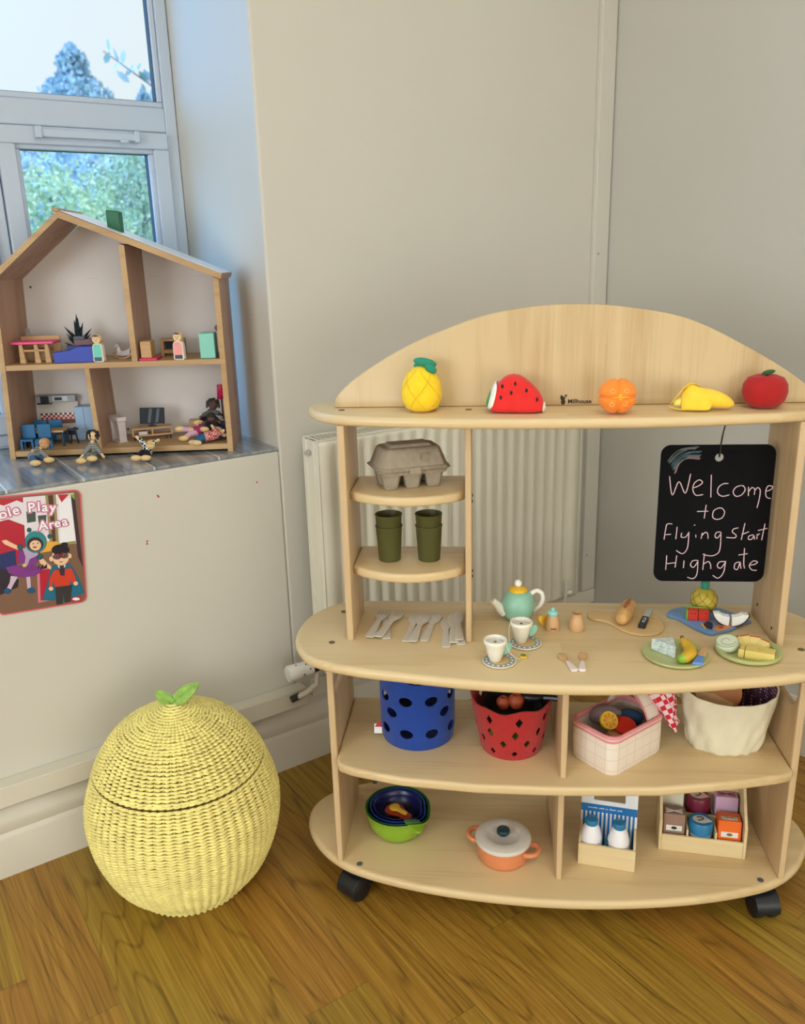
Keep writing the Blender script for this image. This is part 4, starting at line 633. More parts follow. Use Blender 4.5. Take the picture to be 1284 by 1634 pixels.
def fruit_melon():
    r = thing('soft_watermelon', 'soft red felt watermelon slice with black seeds and white-green rind', 'soft toy', (-.088, .014, ZT+.0005), R(-6)); r.scale = (.98, 1, 1.14)
    prof = [(-.050, .002), (-.049, .014), (-.040, .040), (-.024, .056), (-.006, .0605), (.012, .055), (.030, .042), (.045, .028), (.0505, .014), (.050, .003), (.042, .0), (0, -.0), (-.040, .0)]
    rings = []
    for y, s in ((-.026, .80), (-.022, .93), (-.010, 1.), (.010, 1.), (.022, .93), (.026, .80)): rings.append([((x-0)*s, y, .003*(1-s)*8+z*s) for x, z in prof])
    MB().rings(rings).build('flesh', felt('felt_red', (226, 36, 32)), r, sub=1)
    w_ = [(-.0535, .004), (-.052, .016), (-.0425, .042), (-.034, .052), (-.040, .030), (-.046, .004)]
    rings = [[(x*s-.001, y, .002+z*s) for x, z in w_] for y, s in ((-.027, .84), (-.022, .95), (0, 1), (.022, .95), (.027, .84))]
    MB().rings(rings).build('white_rind', felt('felt_white', (238, 234, 222)), r, sub=1)
    w_ = [(-.058, .006), (-.0565, .016), (-.051, .030), (-.046, .036), (-.050, .020), (-.052, .006)]
    MB().rings([[(x*s, y, .002+z*s) for x, z in w_] for y, s in ((-.022, .9), (0, 1), (.024, .96), (.03, .85))]).build('green_rind', felt('felt_green', (50, 150, 70)), r, sub=1)
    MB().ell((.0485, 0, .008), (.004, .016, .008)).build('tip', felt('felt_white', (238, 234, 222)), r)
    sd = MB()
    for x, z in ((-.024, .043), (-.001, .047), (-.0265, .026), (-.008, .033), (.019, .037), (.038, .023)): sd.ell((x, -.0268 if z < .043 else -.0255, z), (.0022, .0012, .0034), n=10, k=6)
    sd.build('seeds', felt('felt_black', (28, 22, 22)), r)
fruit_melon()
def fruit_orange():
    r = thing('soft_orange', 'soft orange felt segmented fruit ball with four ring stitches', 'soft toy', (.0835, -.016, ZT+.0315), 0)
    o_ = felt('felt_orange', (252, 140, 40)); mb = MB(); n, k = 40, 20; rings = []
    for j in range(k+1):
        ph = PI*j/k; ring = []
        for i in range(n):
            th = 2*PI*i/n; x, y, z = math.sin(ph)*math.cos(th), math.cos(ph), math.sin(ph)*math.sin(th)
            gx = min(abs(x), abs(z)) if y < .9 else 1; rr = .0335*(1-.14*math.exp(-(gx/.10)**2)*(1 if y < .5 else .3)); ring.append((x*rr*1.0, -y*rr*.86*-1, z*rr*.93))
        rings.append(ring)
    mb.rings(rings, caps=(False, False)); mb.build('segments', o_, r)
    MB().ell((.002, -.0235, .001), (.015, .0045, .0022)).ell((.002, -.0235, .001), (.005, .0042, .007)).build('centre_fold', felt('felt_light_orange', (255, 172, 50)), r)
    s = MB()
    for x, z in ((-.012, .012), (.0115, .0125), (-.0125, -.011), (.010, -.010)):
        s.tube([(x+.0034*math.cos(a), -.0262+.0004*abs(x)/.01, z+.0034*math.sin(a)) for a in [2*PI*i/14 for i in range(14)]], .0006, 5, closed=True)
    s.build('ring_stitches', felt('felt_pale_orange', (255, 196, 130)), r)
fruit_orange()
def fruit_banana():
    r = thing('soft_banana', 'soft yellow felt banana with peel flaps open, lying on the top shelf', 'soft toy', (.230, .012, ZT), R(-4))
    y_ = felt('felt_banana', (250, 206, 56)); mb = MB()
    P = [(-.015, 0, .020), (.005, 0, .024), (.025, 0, .020), (.042, 0, .015), (.053, 0, .011), (.058, 0, .010)]; rd = [.019, .0205, .0185, .0145, .0085, .003]
    mb.tube(P, rd, 16, flat=.85); mb.build('body', y_, r, sub=1)
    f = MB(); f.tube([(-.046, -.002, .012), (-.034, -.001, .014), (-.020, 0, .018), (-.005, 0, .021)], [.004, .009, .012, .013], 14); f.build('fruit', felt('felt_pale_green_yellow', (226, 216, 110)), r, sub=1)
    p = MB()
    def flap(pts, wd, th=.0016):
        rings = []
        for i, (x, y, z) in enumerate(pts):
            h = wd[i]; rings.append([(x, y-h, z), (x, y, z+th), (x, y+h, z), (x, y, z-th)])
        p.rings(rings)
    flap([(-.052, -.004, .008), (-.040, -.004, .024), (-.018, -.001, .056), (.004, 0, .038)], [.002, .010, .015, .016])
    p.rings([[(x, -w2, .001), (x, -w2-.002, h*.45), (x, -w2*.35, h), (x, w2*.5, h*.8), (x, w2*.4, h*.7), (x, -w2*.35, h-.004), (x, -w2+.003, h*.45), (x, -w2+.004, .001)] for x, h, w2 in ((-.034, .030, .014), (-.026, .044, .018), (-.018, .056, .020), (-.006, .049, .021), (.008, .042, .0205), (.020, .038, .017))])
    flap([(-.055, -.006, .010), (-.045, -.010, .004), (-.028, -.014, .003), (-.008, -.012, .004)], [.002, .007, .008, .006])
    p.build('peel_flaps', y_, r, sub=1)
fruit_banana()
def fruit_apple():
    r = thing('soft_apple', 'soft round red felt apple with a small green leaf, rightmost on the top shelf', 'soft toy', (.345, .032, ZT), 0)
    MB().lathe([(.001, .001), (.014, 0), (.026, .004), (.035, .014), (.0385, .028), (.037, .042), (.030, .053), (.018, .0575), (.008, .0545), (.001, .051)], 40, None, Matrix.Scale(.9, 4, (0, 1, 0))).build('body', felt('felt_deep_red', (172, 14, 12)), r)
    b = MB(); b.ell((0, 0, 0), (.0115, .006, .0042)); b.build('leaf', felt('felt_dark_green', (40, 84, 34)), r, loc=(.002, -.004, .0625), rot=(0, R(-12), 0))
    s = MB(); s.tube([(.0, 0, .052), (.001, -.001, .062)], .0022, 8); s.build('stem', felt('felt_dark_green', (40, 84, 34)), r)
fruit_apple()
# ---------------------------------------------------------------- egg box
def eggbox():
    r = thing('egg_box', 'grey cardboard egg box for six, on the upper small shelf', 'egg box', (-.291, .078, .8722), R(21)); r.scale = (.93, .90, 1.12)
    cm = mat('grey_pulp_card', (160, 147, 127), .92, .10, 90, .5, 600)
    L, W_ = .073, .050
    b = MB()
    for ix in (-1, 0, 1):
        for iy in (-1, 1):
            M = Matrix.Translation((ix*.0455, iy*.0225, 0)); b.rings([[((a+ (c if abs(a) > 0 else 0)*0)*s, d*s2, z) for a, d, c in ((-.017, -.012, 0), (-.011, -.018, 0), (.011, -.018, 0), (.017, -.012, 0), (.017, .012, 0), (.011, .018, 0), (-.011, .018, 0), (-.017, .012, 0))] for z, s, s2 in ((0, .72, .72), (.002, .80, .80), (.020, 1.08, 1.02), (.031, 1.30, 1.20))], None, M)
    b.rings([[(sx*L*k, sy*W_*k, z) for sx, sy in ((-1, -.9), (-.94, -1), (.94, -1), (1, -.9), (1, .9), (.94, 1), (-.94, 1), (-1, .9))] for z, k in ((.026, .93), (.032, .98), (.0345, 1.06), (.0362, 1.06))])
    b.build('tray', cm, r, bevel=.0008)
    t = MB(); t.rings([[(sx*L*kx, sy*W_*ky, z) for sx, sy in ((-1, -.72), (-.86, -1), (.86, -1), (1, -.72), (1, .72), (.86, 1), (-.86, 1), (-1, .72))] for z, kx, ky in ((.0365, 1.065, 1.06), (.0385, 1.06, 1.05), (.040, 1.0, .98), (.066, .84, .80), (.0695, .80, .72), (.070, .76, .66))])
    t.build('lid', cm, r, bevel=.001)
    t = MB(); t.rings([[(sx*k, sy*k2, z) for sx, sy in ((-1, -1), (1, -1), (1, 1), (-1, 1))] for z, k, k2 in ((.069, .046, .026), (.075, .040, .020))]); t.build('lid_ridge', cm, r, bevel=.002)
    s = MB(); s.tube([(.022+.0085*math.cos(a), -.0462+.0055*math.sin(a)*.28, .0535+.0085*math.sin(a)) for a in [2*PI*i/20 for i in range(20)]], .0008, 6, closed=True); s.build('embossed_ring', cm, r)
    s = MB(); s.box(-.012, .012, -.056, -.0535, .028, .040); s.build('front_tab', cm, r, bevel=.001)
eggbox()
# ---------------------------------------------------------------- beakers, two stacks of two
olive = mat('matt_olive_plastic', (84, 84, 44), .5, .04, 20, spec=.35)
def beaker(x, y, z, label):
    o = MB().lathe([(.001, .0), (.0195, 0), (.0205, .0015), (.0245, .068), (.0255, .0695), (.0255, .071), (.0240, .0715), (.0228, .0695), (.0190, .003), (.001, .0025)], 40)
    o = o.build('beaker', olive, None, loc=(x, y, z)); tag(o, label, 'cup', 'olive beakers on the lower small shelf'); o.scale = (1.05, 1.05, 1); return o
for x, y, w_ in ((-.3310, .066, 'left'), (-.2530, .069, 'right')):
    beaker(x, y, .7217, f'olive green beaker, lower one of the {w_} stack on the small shelf')
    beaker(x, y, .7217+.0235, f'olive green beaker, upper one of the {w_} stack on the small shelf')
# ---------------------------------------------------------------- cutlery fans on the counter
ZC = .5758
sand = mat('sand_grey_plastic', (208, 198, 182), .45, .03, 20)
def cutlery(kind, x0, y0, x1, y1, lift, label, tip=0.):
    L = math.hypot(x1-x0, y1-y0); a = math.atan2(y1-y0, x1-x0)-PI/2
    hw = [(0, .0075), (.006, .0095), (.03, .0085), (.06, .0062), (.078, .0055)]
    if kind == 'fork': hd = [(.088, .009), (.096, .0125), (.104, .0130), (L, .0135)]
    elif kind == 'spoon': hd = [(.084, .0075), (.094, .0125), (.106, .0148), (.118, .0142), (.127, .0095), (.131, .0035)]
    else: hd = [(.084, .008), (.10, .0105), (.118, .0095), (.130, .0055), (.134, .0015)]
    P = [(w_, y) for y, w_ in hw+hd]
    if kind == 'fork':
        ts = []; wd = .0135
        for k in range(4):
            c = wd-.0045/2-k*(2*wd-.0045)/3
            ts += [(c+.0018, .104 if k else .104), (c+.0016, L-.002), (c, L), (c-.0016, L-.002), (c-.0018, .104)]
        out = P[:-1]+ts+[(-w_, y) for w_, y in reversed(P[:-1])]
    else: out = P+[(-w_, y) for w_, y in reversed(P)]
    o = plate(kind, [out], .0022, sand, None, (0, 0, 0), (0, 0, 0), bevel=.0006, res=1)
    o.location = (x0, y0, ZC+.0016+lift); o.rotation_euler = (R(tip), 0, a)
    return tag(o, label, kind, {'fork': 'sand coloured forks', 'spoon': 'sand coloured spoons', 'knife': 'sand coloured knives'}[kind])
cutlery('fork', -.336, .006, -.353, .134, 0, 'sand grey fork underneath the other two forks', 0)
cutlery('fork', -.370, .007, -.354, .136, .0024, 'sand grey fork on the left of its fan of three', 1)
cutlery('fork', -.353, .004, -.322, .126, .0050, 'sand grey fork lying on top, tines toward the right', 0)
cutlery('spoon', -.297, -.005, -.284, .127, 0, 'sand grey spoon at the left of its fan of three')
cutlery('spoon', -.262, -.001, -.243, .134, 0, 'sand grey spoon at right, bowl turned away from the other two')
cutlery('spoon', -.284, -.010, -.268, .124, .0024, 'sand grey spoon in the middle, lying on top of the other spoons')
cutlery('knife', -.218, -.028, -.224, .104, 0, 'sand grey knife at far left of the fan, handle nearest the counter edge')
cutlery('knife', -.189, -.016, -.199, .112, 0, 'sand grey knife mostly hidden underneath, beside the post')
cutlery('knife', -.203, -.012, -.211, .124, .0024, 'sand grey knife on top in the middle of the knife fan')
cutlery('knife', -.1935, -.006, -.199, .125, .0052, 'sand grey knife lying on top beside the wooden post')
# ---------------------------------------------------------------- tea set
cream = mat('cream_painted_wood', (238, 230, 212), .4, .02, 10); mint = mat('mint_painted_wood', (146, 194, 170), .35, .03, 12); amber = mat('amber_yellow_paint', (244, 190, 40), .4, .03, 12)
def teapot():
    r = thing('toy_teapot', 'wooden toy teapot in mint green with yellow lid and cream spout', 'teapot', (-.076, .112, ZC), R(0))
    MB().lathe([(.001, 0), (.018, 0), (.022, .002), (.030, .012), (.0345, .027), (.0335, .042), (.027, .056), (.018, .063), (.001, .064)], 40).build('body', mint, r)
    MB().lathe([(.001, .062), (.0180, .062), (.0190, .0645), (.0175, .0675), (.012, .070), (.004, .0715), (.001, .0715)], 32).build('lid', amber, r)
    MB().ell((0, 0, .0785), .0078).build('lid_knob', mat('white_wooden_bead', (240, 236, 228), .35), r)
    s = MB(); s.tube([(-.026, -.006, .018), (-.036, -.008, .027), (-.044, -.010, .037), (-.052, -.012, .046)], [.0125, .0105, .0080, .0062], 16); s.build('spout', cream, r, bevel=.001)
    h = MB(); h.tube(catmull([(.024, .004, .052), (.036, .004, .061), (.047, .004, .057), (.0505, .004, .044), (.046, .004, .030), (.033, .004, .017)], 5), .0048, 10); h.build('handle', cream, r)
teapot()
sauc = mat('saucer_grey_print', (140, 146, 138), .4, .02)
def saucer(x, y, label):
    r = thing('toy_saucer', label, 'saucer', (x, y, ZC), 0, 'spotted wooden saucers')
    MB().lathe([(.001, 0), (.024, 0), (.0305, .0022), (.0310, .0032), (.0300, .0040), (.001, .0040)], 40).build('base', cream, r)
    MB().lathe([(.0185, .0040), (.0292, .0040), (.0292, .00425), (.0185, .00425)], 40, caps=(False, False)).build('grey_band', sauc, r)
    MB().lathe([(.001, .0040), (.018, .0040), (.018, .0042), (.001, .0042)], 30).build('bare_centre', wood('pale_beech', (214, 178, 120), (196, 156, 98), 'x', .5), r)
    d = MB()
    for k in range(15): d.lathe([(.0001, .0042), (.0024, .0042), (.0022, .0045), (.0001, .0045)], 8, None, Matrix.Translation((.0240*math.cos(2*PI*k/15), .0240*math.sin(2*PI*k/15), 0)))
    d.build('white_dots', mat('white_dot_paint', (240, 238, 230), .5), r)
def teacup(x, y, label, hrot):
    r = thing('toy_teacup', label, 'cup', (x, y, ZC+.0045), hrot, 'white wooden teacups')
    MB().lathe([(.001, 0), (.0095, 0), (.0105, .001), (.0150, .016), (.0185, .033), (.0190, .0345), (.0210, .035), (.0216, .037), (.0216, .041), (.0205, .0425), (.0185, .0425), (.0170, .040), (.0165, .034), (.001, .033)], 36).build('bowl', cream, r)
    h = plate('heart_handle', [[(0, -.012), (.004, -.0125), (.012, -.008), (.016, -.001), (.0165, .006), (.013, .0105), (.008, .0105), (.004, .0085), (0, .0095)]], .006, mint, r, (.0155, 0, .022), (R(90), 0, 0), bevel=.001, res=1)
    return r
def teabag(x, y, z, label, path, tag_):
    r = thing('toy_tea_bag', label, 'tea bag', (x, y, z))
    MB().lathe([(.001, 0), (.0135, 0), (.0140, .0012), (.0135, .0030), (.001, .0034)], 24).build('disc', mat('tea_bag_cloth', (226, 220, 204), .9, .06, 200), r)
    MB().lathe([(.001, .0034), (.0022, .0034), (.0018, .0050), (.001, .0050)], 12).build('eyelet', dk, r)
    MB().tube(catmull(path, 5), .00055, 5).build('string', mat('white_string', (226, 222, 212), .8), r)
    if tag_:
        q = MB().lathe([(.001, 0), (.0075, 0), (.0080, .001), (.0075, .0035), (.001, .0036)], 20, amber, Matrix.Translation(tag_)); q.lathe([(.001, .0036), (.0055, .0036), (.0050, .0041), (.001, .0041)], 16, mat('leaf_green_print', (84, 130, 40), .5), Matrix.Translation(tag_)); q.build('round_tag', None, r)
saucer(-.1175, -.083, 'grey spotted wooden saucer under the nearer cup'); saucer(-.0665, -.006, 'grey spotted wooden saucer under the further cup')
teacup(-.125, -.084, 'white wooden teacup with mint handle, nearer one at the counter front', R(20))
teacup(-.0745, -.003, 'white wooden teacup with mint handle, further one beside the teapot', R(15))
teabag(-.125, -.084, ZC+.0382, 'tea bag disc in the nearer teacup, its string ending in a green tag', [(0, 0, .005), (.008, 0, .010), (.017, -.004, .008), (.024, -.006, -.012), (.040, .004, -.032), (.052, .018, -.0360)], (.0520, .0230, -.0378))
teabag(-.0745, -.003, ZC+.0382, 'tea bag disc in the further teacup, string looped over the rim', [(0, 0, .005), (-.006, .008, .010), (-.016, .008, .0095), (-.0205, 0, .006), (-.0235, -.006, -.010), (-.022, -.016, -.034)], None)
beech = wood('turned_beech', (212, 168, 120), (190, 142, 94), 'z', .5)
def bottle():
    r = thing('toy_bottle', 'small wooden toy bottle with mint cap and tiny label print', 'bottle', (-.0095, .062, ZC))
    MB().lathe([(.001, 0), (.0130, 0), (.0140, .0015), (.0148, .009), (.0142, .018), (.0110, .028), (.0095, .032), (.001, .032)], 32).build('body', beech, r)
    MB().lathe([(.001, .032), (.0095, .032), (.0105, .034), (.0105, .038), (.0085, .041), (.0040, .042), (.0040, .0455), (.0022, .048), (.001, .0483)], 24).build('cap', mat('pale_mint_cap', (150, 206, 196), .4), r)
    t = MB()
    for k, x in enumerate((-.0042, -.0024, -.0006, .0012, .003, .0045)): t.box(x, x+.0012, -.0151+.00025*abs(k-2.5), -.0148, .0068-.0008*(k % 2), .0092)
    t.build('label_print', ink, r)
bottle()
hh = plate('yellow_heart', [[(0, -.013), (.007, -.004), (.011, .004), (.0095, .010), (.005, .011), (.001, .0085), (-.003, .011), (-.008, .010), (-.0098, .005), (-.007, -.003)]], .006, amber, None, (-.028, .075, ZC+.0135), (R(78), 0, R(20)), bevel=.001, res=1)
hh.name = 'wooden_heart'; tag(hh, 'small yellow wooden heart leaning behind the capped bottle', 'heart')
tag(MB().lathe([(.001, 0), (.0130, 0), (.0142, .0015), (.0152, .010), (.0145, .019), (.0108, .029), (.0100, .032), (.0106, .0350), (.0108, .0362), (.0085, .0362), (.0080, .028), (.001, .027)], 32).build('wooden_jar', beech, None, loc=(.038, .0625, ZC)), 'open wooden jar without a lid between bottle and bread board', 'jar')
# teaspoons
def tspoon(x0, y0, x1, y1, label):
    a = math.atan2(y1-y0, x1-x0)-PI/2; r = thing('toy_teaspoon', label, 'spoon', (x0, y0, ZC), a, 'small wooden teaspoons with white tips')
    L = math.hypot(x1-x0, y1-y0)
    plate('handle', [catmull([(.0058, 0), (.0062, .010), (.0045, .022), (.0026, .034), (-.0026, .034), (-.0045, .022), (-.0062, .010), (-.0058, 0)], 3, True)], .0055, mat('white_dipped_tip', (232, 214, 206), .45), r, (0, 0, .003), (0, 0, 0), .0015, 2)
    plate('bowl', [catmull([(.0026, .030), (.0028, .044), (.0075, .053), (.0080, L-.007), (.004, L), (-.004, L), (-.0080, L-.007), (-.0075, .053), (-.0028, .044), (-.0026, .030)], 3, True)], .005, beech, r, (0, 0, .0028), (0, 0, 0), .0015, 2)
tspoon(.0165, -.117, -.004, -.051, 'wooden toy teaspoon with white tip, left of the crossed pair'); tspoon(.0290, -.116, .0380, -.045, 'wooden toy teaspoon with white tip, right of the pair')
# ---------------------------------------------------------------- bread board, bread, knife
bbm = wood('board_beech', (216, 180, 124), (198, 158, 102), 'x', .5)
bo = plate('bread_board', [catmull([(.068, .128), (.074, .145), (.090, .150), (.105, .143), (.120, .146), (.145, .162), (.175, .164), (.200, .140), (.2125, .105), (.208, .065), (.192, .042), (.165, .034), (.140, .043), (.122, .062), (.108, .086), (.094, .100), (.080, .104), (.069, .112)], 5, True), circ(.0028, 12, .196, .112)], .005, bbm, None, (0, 0, ZC+.0027), bevel=.0015, res=2)
tag(bo, 'paddle shaped wooden board with rounded handle, holding the toy bread', 'board')
def bread():
    r = thing('toy_bread', 'small golden wooden bread loaf lying on the paddle board', 'bread', (.1405, .108, ZC+.0054), R(-21)); r.scale = (1.12, 1.05, 1.08)
    m = mat('bread_crust', (206, 158, 96), .6, .2, 60)
    n_ = m.node_tree
    b = MB(); b.tube([(0, -.046, .013), (0, -.042, .014), (0, -.030, .0145), (0, 0, .0145), (0, .030, .0145), (0, .042, .014), (0, .046, .013)], [.004, .0105, .0140, .0145, .0140, .0105, .004], 20); b.build('loaf', m, r, sub=1)
    c = MB(); rings = []
    for y, w_ in ((-.022, .002), (-.012, .005), (.012, .006), (.028, .005), (.036, .002)): rings.append([(-w_, y, .0282-.0016*(abs(y) > .02)), (-w_*.5, y, .0292-.0012*(abs(y) > .02)), (w_*.5, y, .0292-.0012*(abs(y) > .02)), (w_, y, .0282-.0016*(abs(y) > .02))])
    c.rings(rings); c.build('browned_top', mat('baked_brown', (172, 96, 44), .6, .2, 80), r, sub=1)
bread()
def tknife():
    r = thing('toy_knife', 'small toy knife with black handle lying on the paddle board', 'knife', (.1635, .060, ZC+.0054), R(-20))
    MB().box(-.0070, .0070, 0, .046, 0, .0085).build('handle', mat('black_paint', (24, 24, 28), .4), r, bevel=.002)
    plate('blade', [[(-.005, .044), (.005, .044), (.0068, .090), (.0035, .096), (-.006, .090)]], .003, mat('silver_grey_paint', (176, 180, 172), .35), r, (0, 0, .004), (0, 0, 0), .0005, 1)
    s = MB(); s.tube(catmull([(-.003, .030, .0087), (.002, .036, .0087), (.003, .028, .0087), (-.002, .018, .0087), (.002, .014, .0087), (.003, .020, .0087)], 4), .0005, 5); s.build('white_motif', mat('white_ink', (230, 230, 225), .5), r)
tknife()
# ---------------------------------------------------------------- two green plates with toy food
lime = mat('lime_green_enamel', (178, 182, 118), .35, .05, 12); limeside = mat('lime_side', (178, 194, 120), .4, .05, 12)
def gplate(x, y, r0, h, label, rim):
    o = MB().lathe([(.001, 0), (r0*.86, 0), (r0*.985, h*.45), (r0, h*.8), (r0*.99, h), (r0*.94, h*1.02), (r0*rim, h*.74), (r0*(rim-.035), h*.22), (.001, h*.20)], 56).build('toy_plate', lime, None, loc=(x, y, ZC)); return tag(o, label, 'plate', 'green wooden plates')
gplate(.2065, -.0455, .0595, .0075, 'green wooden plate with cheese wedge, banana and blue knife', .78)
gplate(.3405, -.0300, .0590, .0110, 'green wooden plate with apple slices, cheese block and cucumber slice, by right upright', .80)
P1 = ZC+.0017; P2 = ZC+.0024
chm = bpy.data.materials.new('blue_veined_cheese'); chm.use_nodes = True; n = chm.node_tree.nodes; l = chm.node_tree.links; b = n['Principled BSDF']; nz = n.new('ShaderNodeTexNoise'); nz.inputs['Scale'].default_value = 190; nz.inputs['Distortion'].default_value = 1.2
tcn = n.new('ShaderNodeTexCoord'); l.new(tcn.outputs['Object'], nz.inputs['Vector']); rr = n.new('ShaderNodeValToRGB'); e0, e1 = rr.color_ramp.elements; e0.position = .47; e0.color = RGB(224, 224, 212); e1.position = .56; e1.color = RGB(172, 196, 200); l.new(nz.outputs[0], rr.inputs[0]); l.new(rr.outputs[0], b.inputs['Base Color'])
o = MB().prism([(-.025, .010), (.016, .020), (.014, -.024)], 0, .023).build('toy_cheese_wedge', chm, None, loc=(.190, -.036, P1), rot=R(-4), bevel=.0012); tag(o, 'white and blue veined toy cheese wedge on the left green plate', 'cheese')
def tbanana():
    r = thing('toy_banana', 'yellow wooden banana with green tip on the left green plate', 'banana', (.2185, -.062, P1+.0102), R(-8))
    P = catmull([(-.013, -.024, 0), (-.002, -.018, .001), (.008, -.004, .002), (.010, .014, .004), (.004, .030, .007), (-.001, .042, .010)], 5)
    rd = [.0055+.0062*math.sin(PI*min(1, i/(len(P)-1)*1.05))**.6 if i < len(P)-4 else .0042 for i in range(len(P))]
    b = MB(); b.tube(P[3:], rd[3:], 14); b.build('peel', mat('banana_paint', (214, 168, 44), .4, .08, 40), r)
    b = MB(); b.tube(P[:5], [.003, .0062, .0078, .0088, rd[4]+.0003], 14); b.build('green_tip', mat('banana_green', (132, 176, 48), .4), r)
    b = MB(); b.tube([P[-1], (P[-1][0]-.001, P[-1][1]+.006, P[-1][2]+.002)], .0036, 10); b.build('stalk', mat('stalk_brown', (110, 84, 40), .6), r)
tbanana()
def bknife():
    r = thing('toy_butter_knife', 'blue bladed wooden butter knife resting on the left green plate', 'knife', (.2335, -.098, P1+.0062), (R(0), 0, R(-22)))
    plate('blade', [[(-.0090, 0), (.0090, .001), (.0060, .034), (-.0052, .034)]], .0065, mat('blue_paint', (104, 144, 200), .4), r, (0, 0, .0022), (0, 0, 0), .0012, 1)
    plate('handle', [catmull([(-.0052, .033), (.0060, .033), (.0078, .050), (.0066, .064), (.001, .068), (-.0050, .063), (-.0066, .048)], 4, True)], .0075, beech, r, (0, 0, .0024), (0, 0, 0), .002, 2)
bknife()
def cheese_block():
    m = mat('yellow_cheese_paint', (226, 200, 110), .5, .05, 30); r = thing('toy_cheese_block', 'yellow wooden cheese block cut in two on the right green plate', 'cheese', (.349, -.052, P2), R(-22))
    for x0, x1 in ((-.031, -.0205), (-.0195, .030)): MB().prism([(x0, -.014), (x1, -.014), (x1-.0, .012), (x0+(.008 if x0 < -.03 else 0), .018)], 0, .017).build('piece', m, r, bevel=.001)
    s = MB(); s.tube([(.000, .001, .0170), (.006, -.004, .0172), (.013, -.001, .0170)], .0009, 5); s.build('hole_print', mat('ochre_line', (196, 158, 70), .6), r)
cheese_block()
ap = mat('apple_flesh', (232, 208, 128), .5, .05, 30); red = mat('apple_red', (204, 44, 30), .4)
for k, (x, y, rz, lb) in enumerate(((.3205, -.012, 52, 'leftmost'), (.3385, -.0035, 18, 'second'), (.3585, -.009, -20, 'third'), (.3735, -.026, -56, 'rightmost'))):
    r = thing('toy_apple_slice', f'wooden apple slice with red skin, {lb} of the curved row of four', 'apple slice', (x+.0015, y+.006, P2+.0110), R(rz-0), 'apple slices on the green plate')
    mb = MB().prism([(-.0085, -.022), (.0085, -.022), (.0098, .0), (-.0098, .0)], 0, .010, M=Matrix.Rotation(R(26), 4, 'X')); mb.build('flesh', ap, r, bevel=.0008)
    MB().prism([(-.0099, 0), (.0099, 0), (.0085, .0022), (-.0085, .0022)], 0, .0102, M=Matrix.Rotation(R(26), 4, 'X')).build('skin', red, r, bevel=.0006)
def cucumber():
    r = thing('toy_cucumber_slice', 'pale green swirled wooden cucumber slice leaning on the right green plate', 'cucumber', (.3050, -.022, P2+.008), (R(14), R(-10), 0)); r.scale = (.9, .9, .9)
    MB().lathe([(.001, 0), (.0205, 0), (.0210, .001), (.0210, .013), (.0205, .014), (.001, .014)], 36, None, Matrix.Scale(1.08, 4, (1, 0, 0))).build('slice', mat('pale_cucumber', (214, 216, 190), .5, .05, 40), r)
    s = MB(); s.tube([((.0045+.0022*a)*math.cos(a), (.0045+.0022*a)*math.sin(a)*.9, .0141) for a in [i*.35 for i in range(18)]], .0006, 5); s.tube([(.0205*1.06*math.cos(a), .0203*math.sin(a), .0140) for a in [2*PI*i/30 for i in range(30)]], .0007, 5, closed=True); s.build('swirl', mat('leaf_line', (112, 150, 70), .5), r)
cucumber()
# ---------------------------------------------------------------- blue fish tray with pineapple, melon, coconut
bl = mat('sky_blue_paint', (104, 142, 186), .42, .06, 25)
ft = plate('fish_tray', [catmull([(.228, .132), (.232, .146), (.246, .160), (.27, .171), (.305, .178), (.335, .170), (.360, .146), (.372, .118), (.3845, .104), (.381, .100), (.366, .094), (.352, .078), (.332, .060), (.310, .050), (.292, .042), (.274, .060), (.258, .088), (.245, .115), (.236, .122)], 5, True)], .006, bl, None, (0, 0, ZC+.0032), bevel=.0015, res=2)
tag(ft, 'blue flat fish shaped wooden tray holding pineapple, watermelon and coconut', 'tray')
pz = MB(); pz.prism(catmull([(.300, .058), (.318, .054), (.345, .078), (.366, .100), (.350, .108), (.322, .090)], 4, True), 0, .0006, mat('printed_orange_fish', (202, 130, 74), .5, .1, 60)); 
for x, y in ((.318, .068), (.334, .082), (.350, .098)): pz.lathe([(.001, .0006), (.0045, .0006), (.0042, .0009), (.001, .0009)], 12, mat('printed_red', (150, 40, 36), .5), Matrix.Translation((x, y, 0)))
pz.prism(catmull([(.290, .066), (.298, .060), (.306, .086), (.300, .096), (.288, .084)], 4, True), 0, .0007, mat('printed_dark', (34, 36, 52), .5))
pz.box(.284, .287, .062, .086, 0, .0008, amber); o = pz.build('printed_picture', None, ft, loc=(0, 0, .0031))
TZ = ZC+.0064
def tpine():
    r = thing('toy_pineapple', 'small wooden toy pineapple with criss-cross lines, under the chalkboard', 'pineapple', (.3035, .150, TZ))
    RP = [(.001, 0), (.012, 0), (.018, .004), (.0245, .014), (.0262, .024), (.0245, .035), (.018, .045), (.009, .0495), (.001, .050)]
    MB().lathe(RP, 32).build('body', mat('ochre_pineapple', (204, 180, 62), .5, .08, 30), r)
    def rz(z):
        for (ra, a), (rb, b_) in zip(RP[1:], RP[2:]):
            if a <= z <= b_: return ra+(rb-ra)*(z-a)/(b_-a)+.0003
        return .01
    s = MB()
    for k in range(8):
        for sg in (-1, 1):
            s.tube([(rz(z)*math.cos(2*PI*k/8+sg*z*38), rz(z)*math.sin(2*PI*k/8+sg*z*38), z) for z in [.004+.042*i/12 for i in range(13)]], .00055, 5)
    s.build('criss_cross', mat('brown_line', (142, 104, 34), .6), r)
    MB().lathe([(.001, .048), (.0075, .048), (.0090, .058), (.0085, .066), (.001, .067)], 14).build('crown', mat('teal_crown', (52, 140, 110), .45), r, bevel=.001)
tpine()
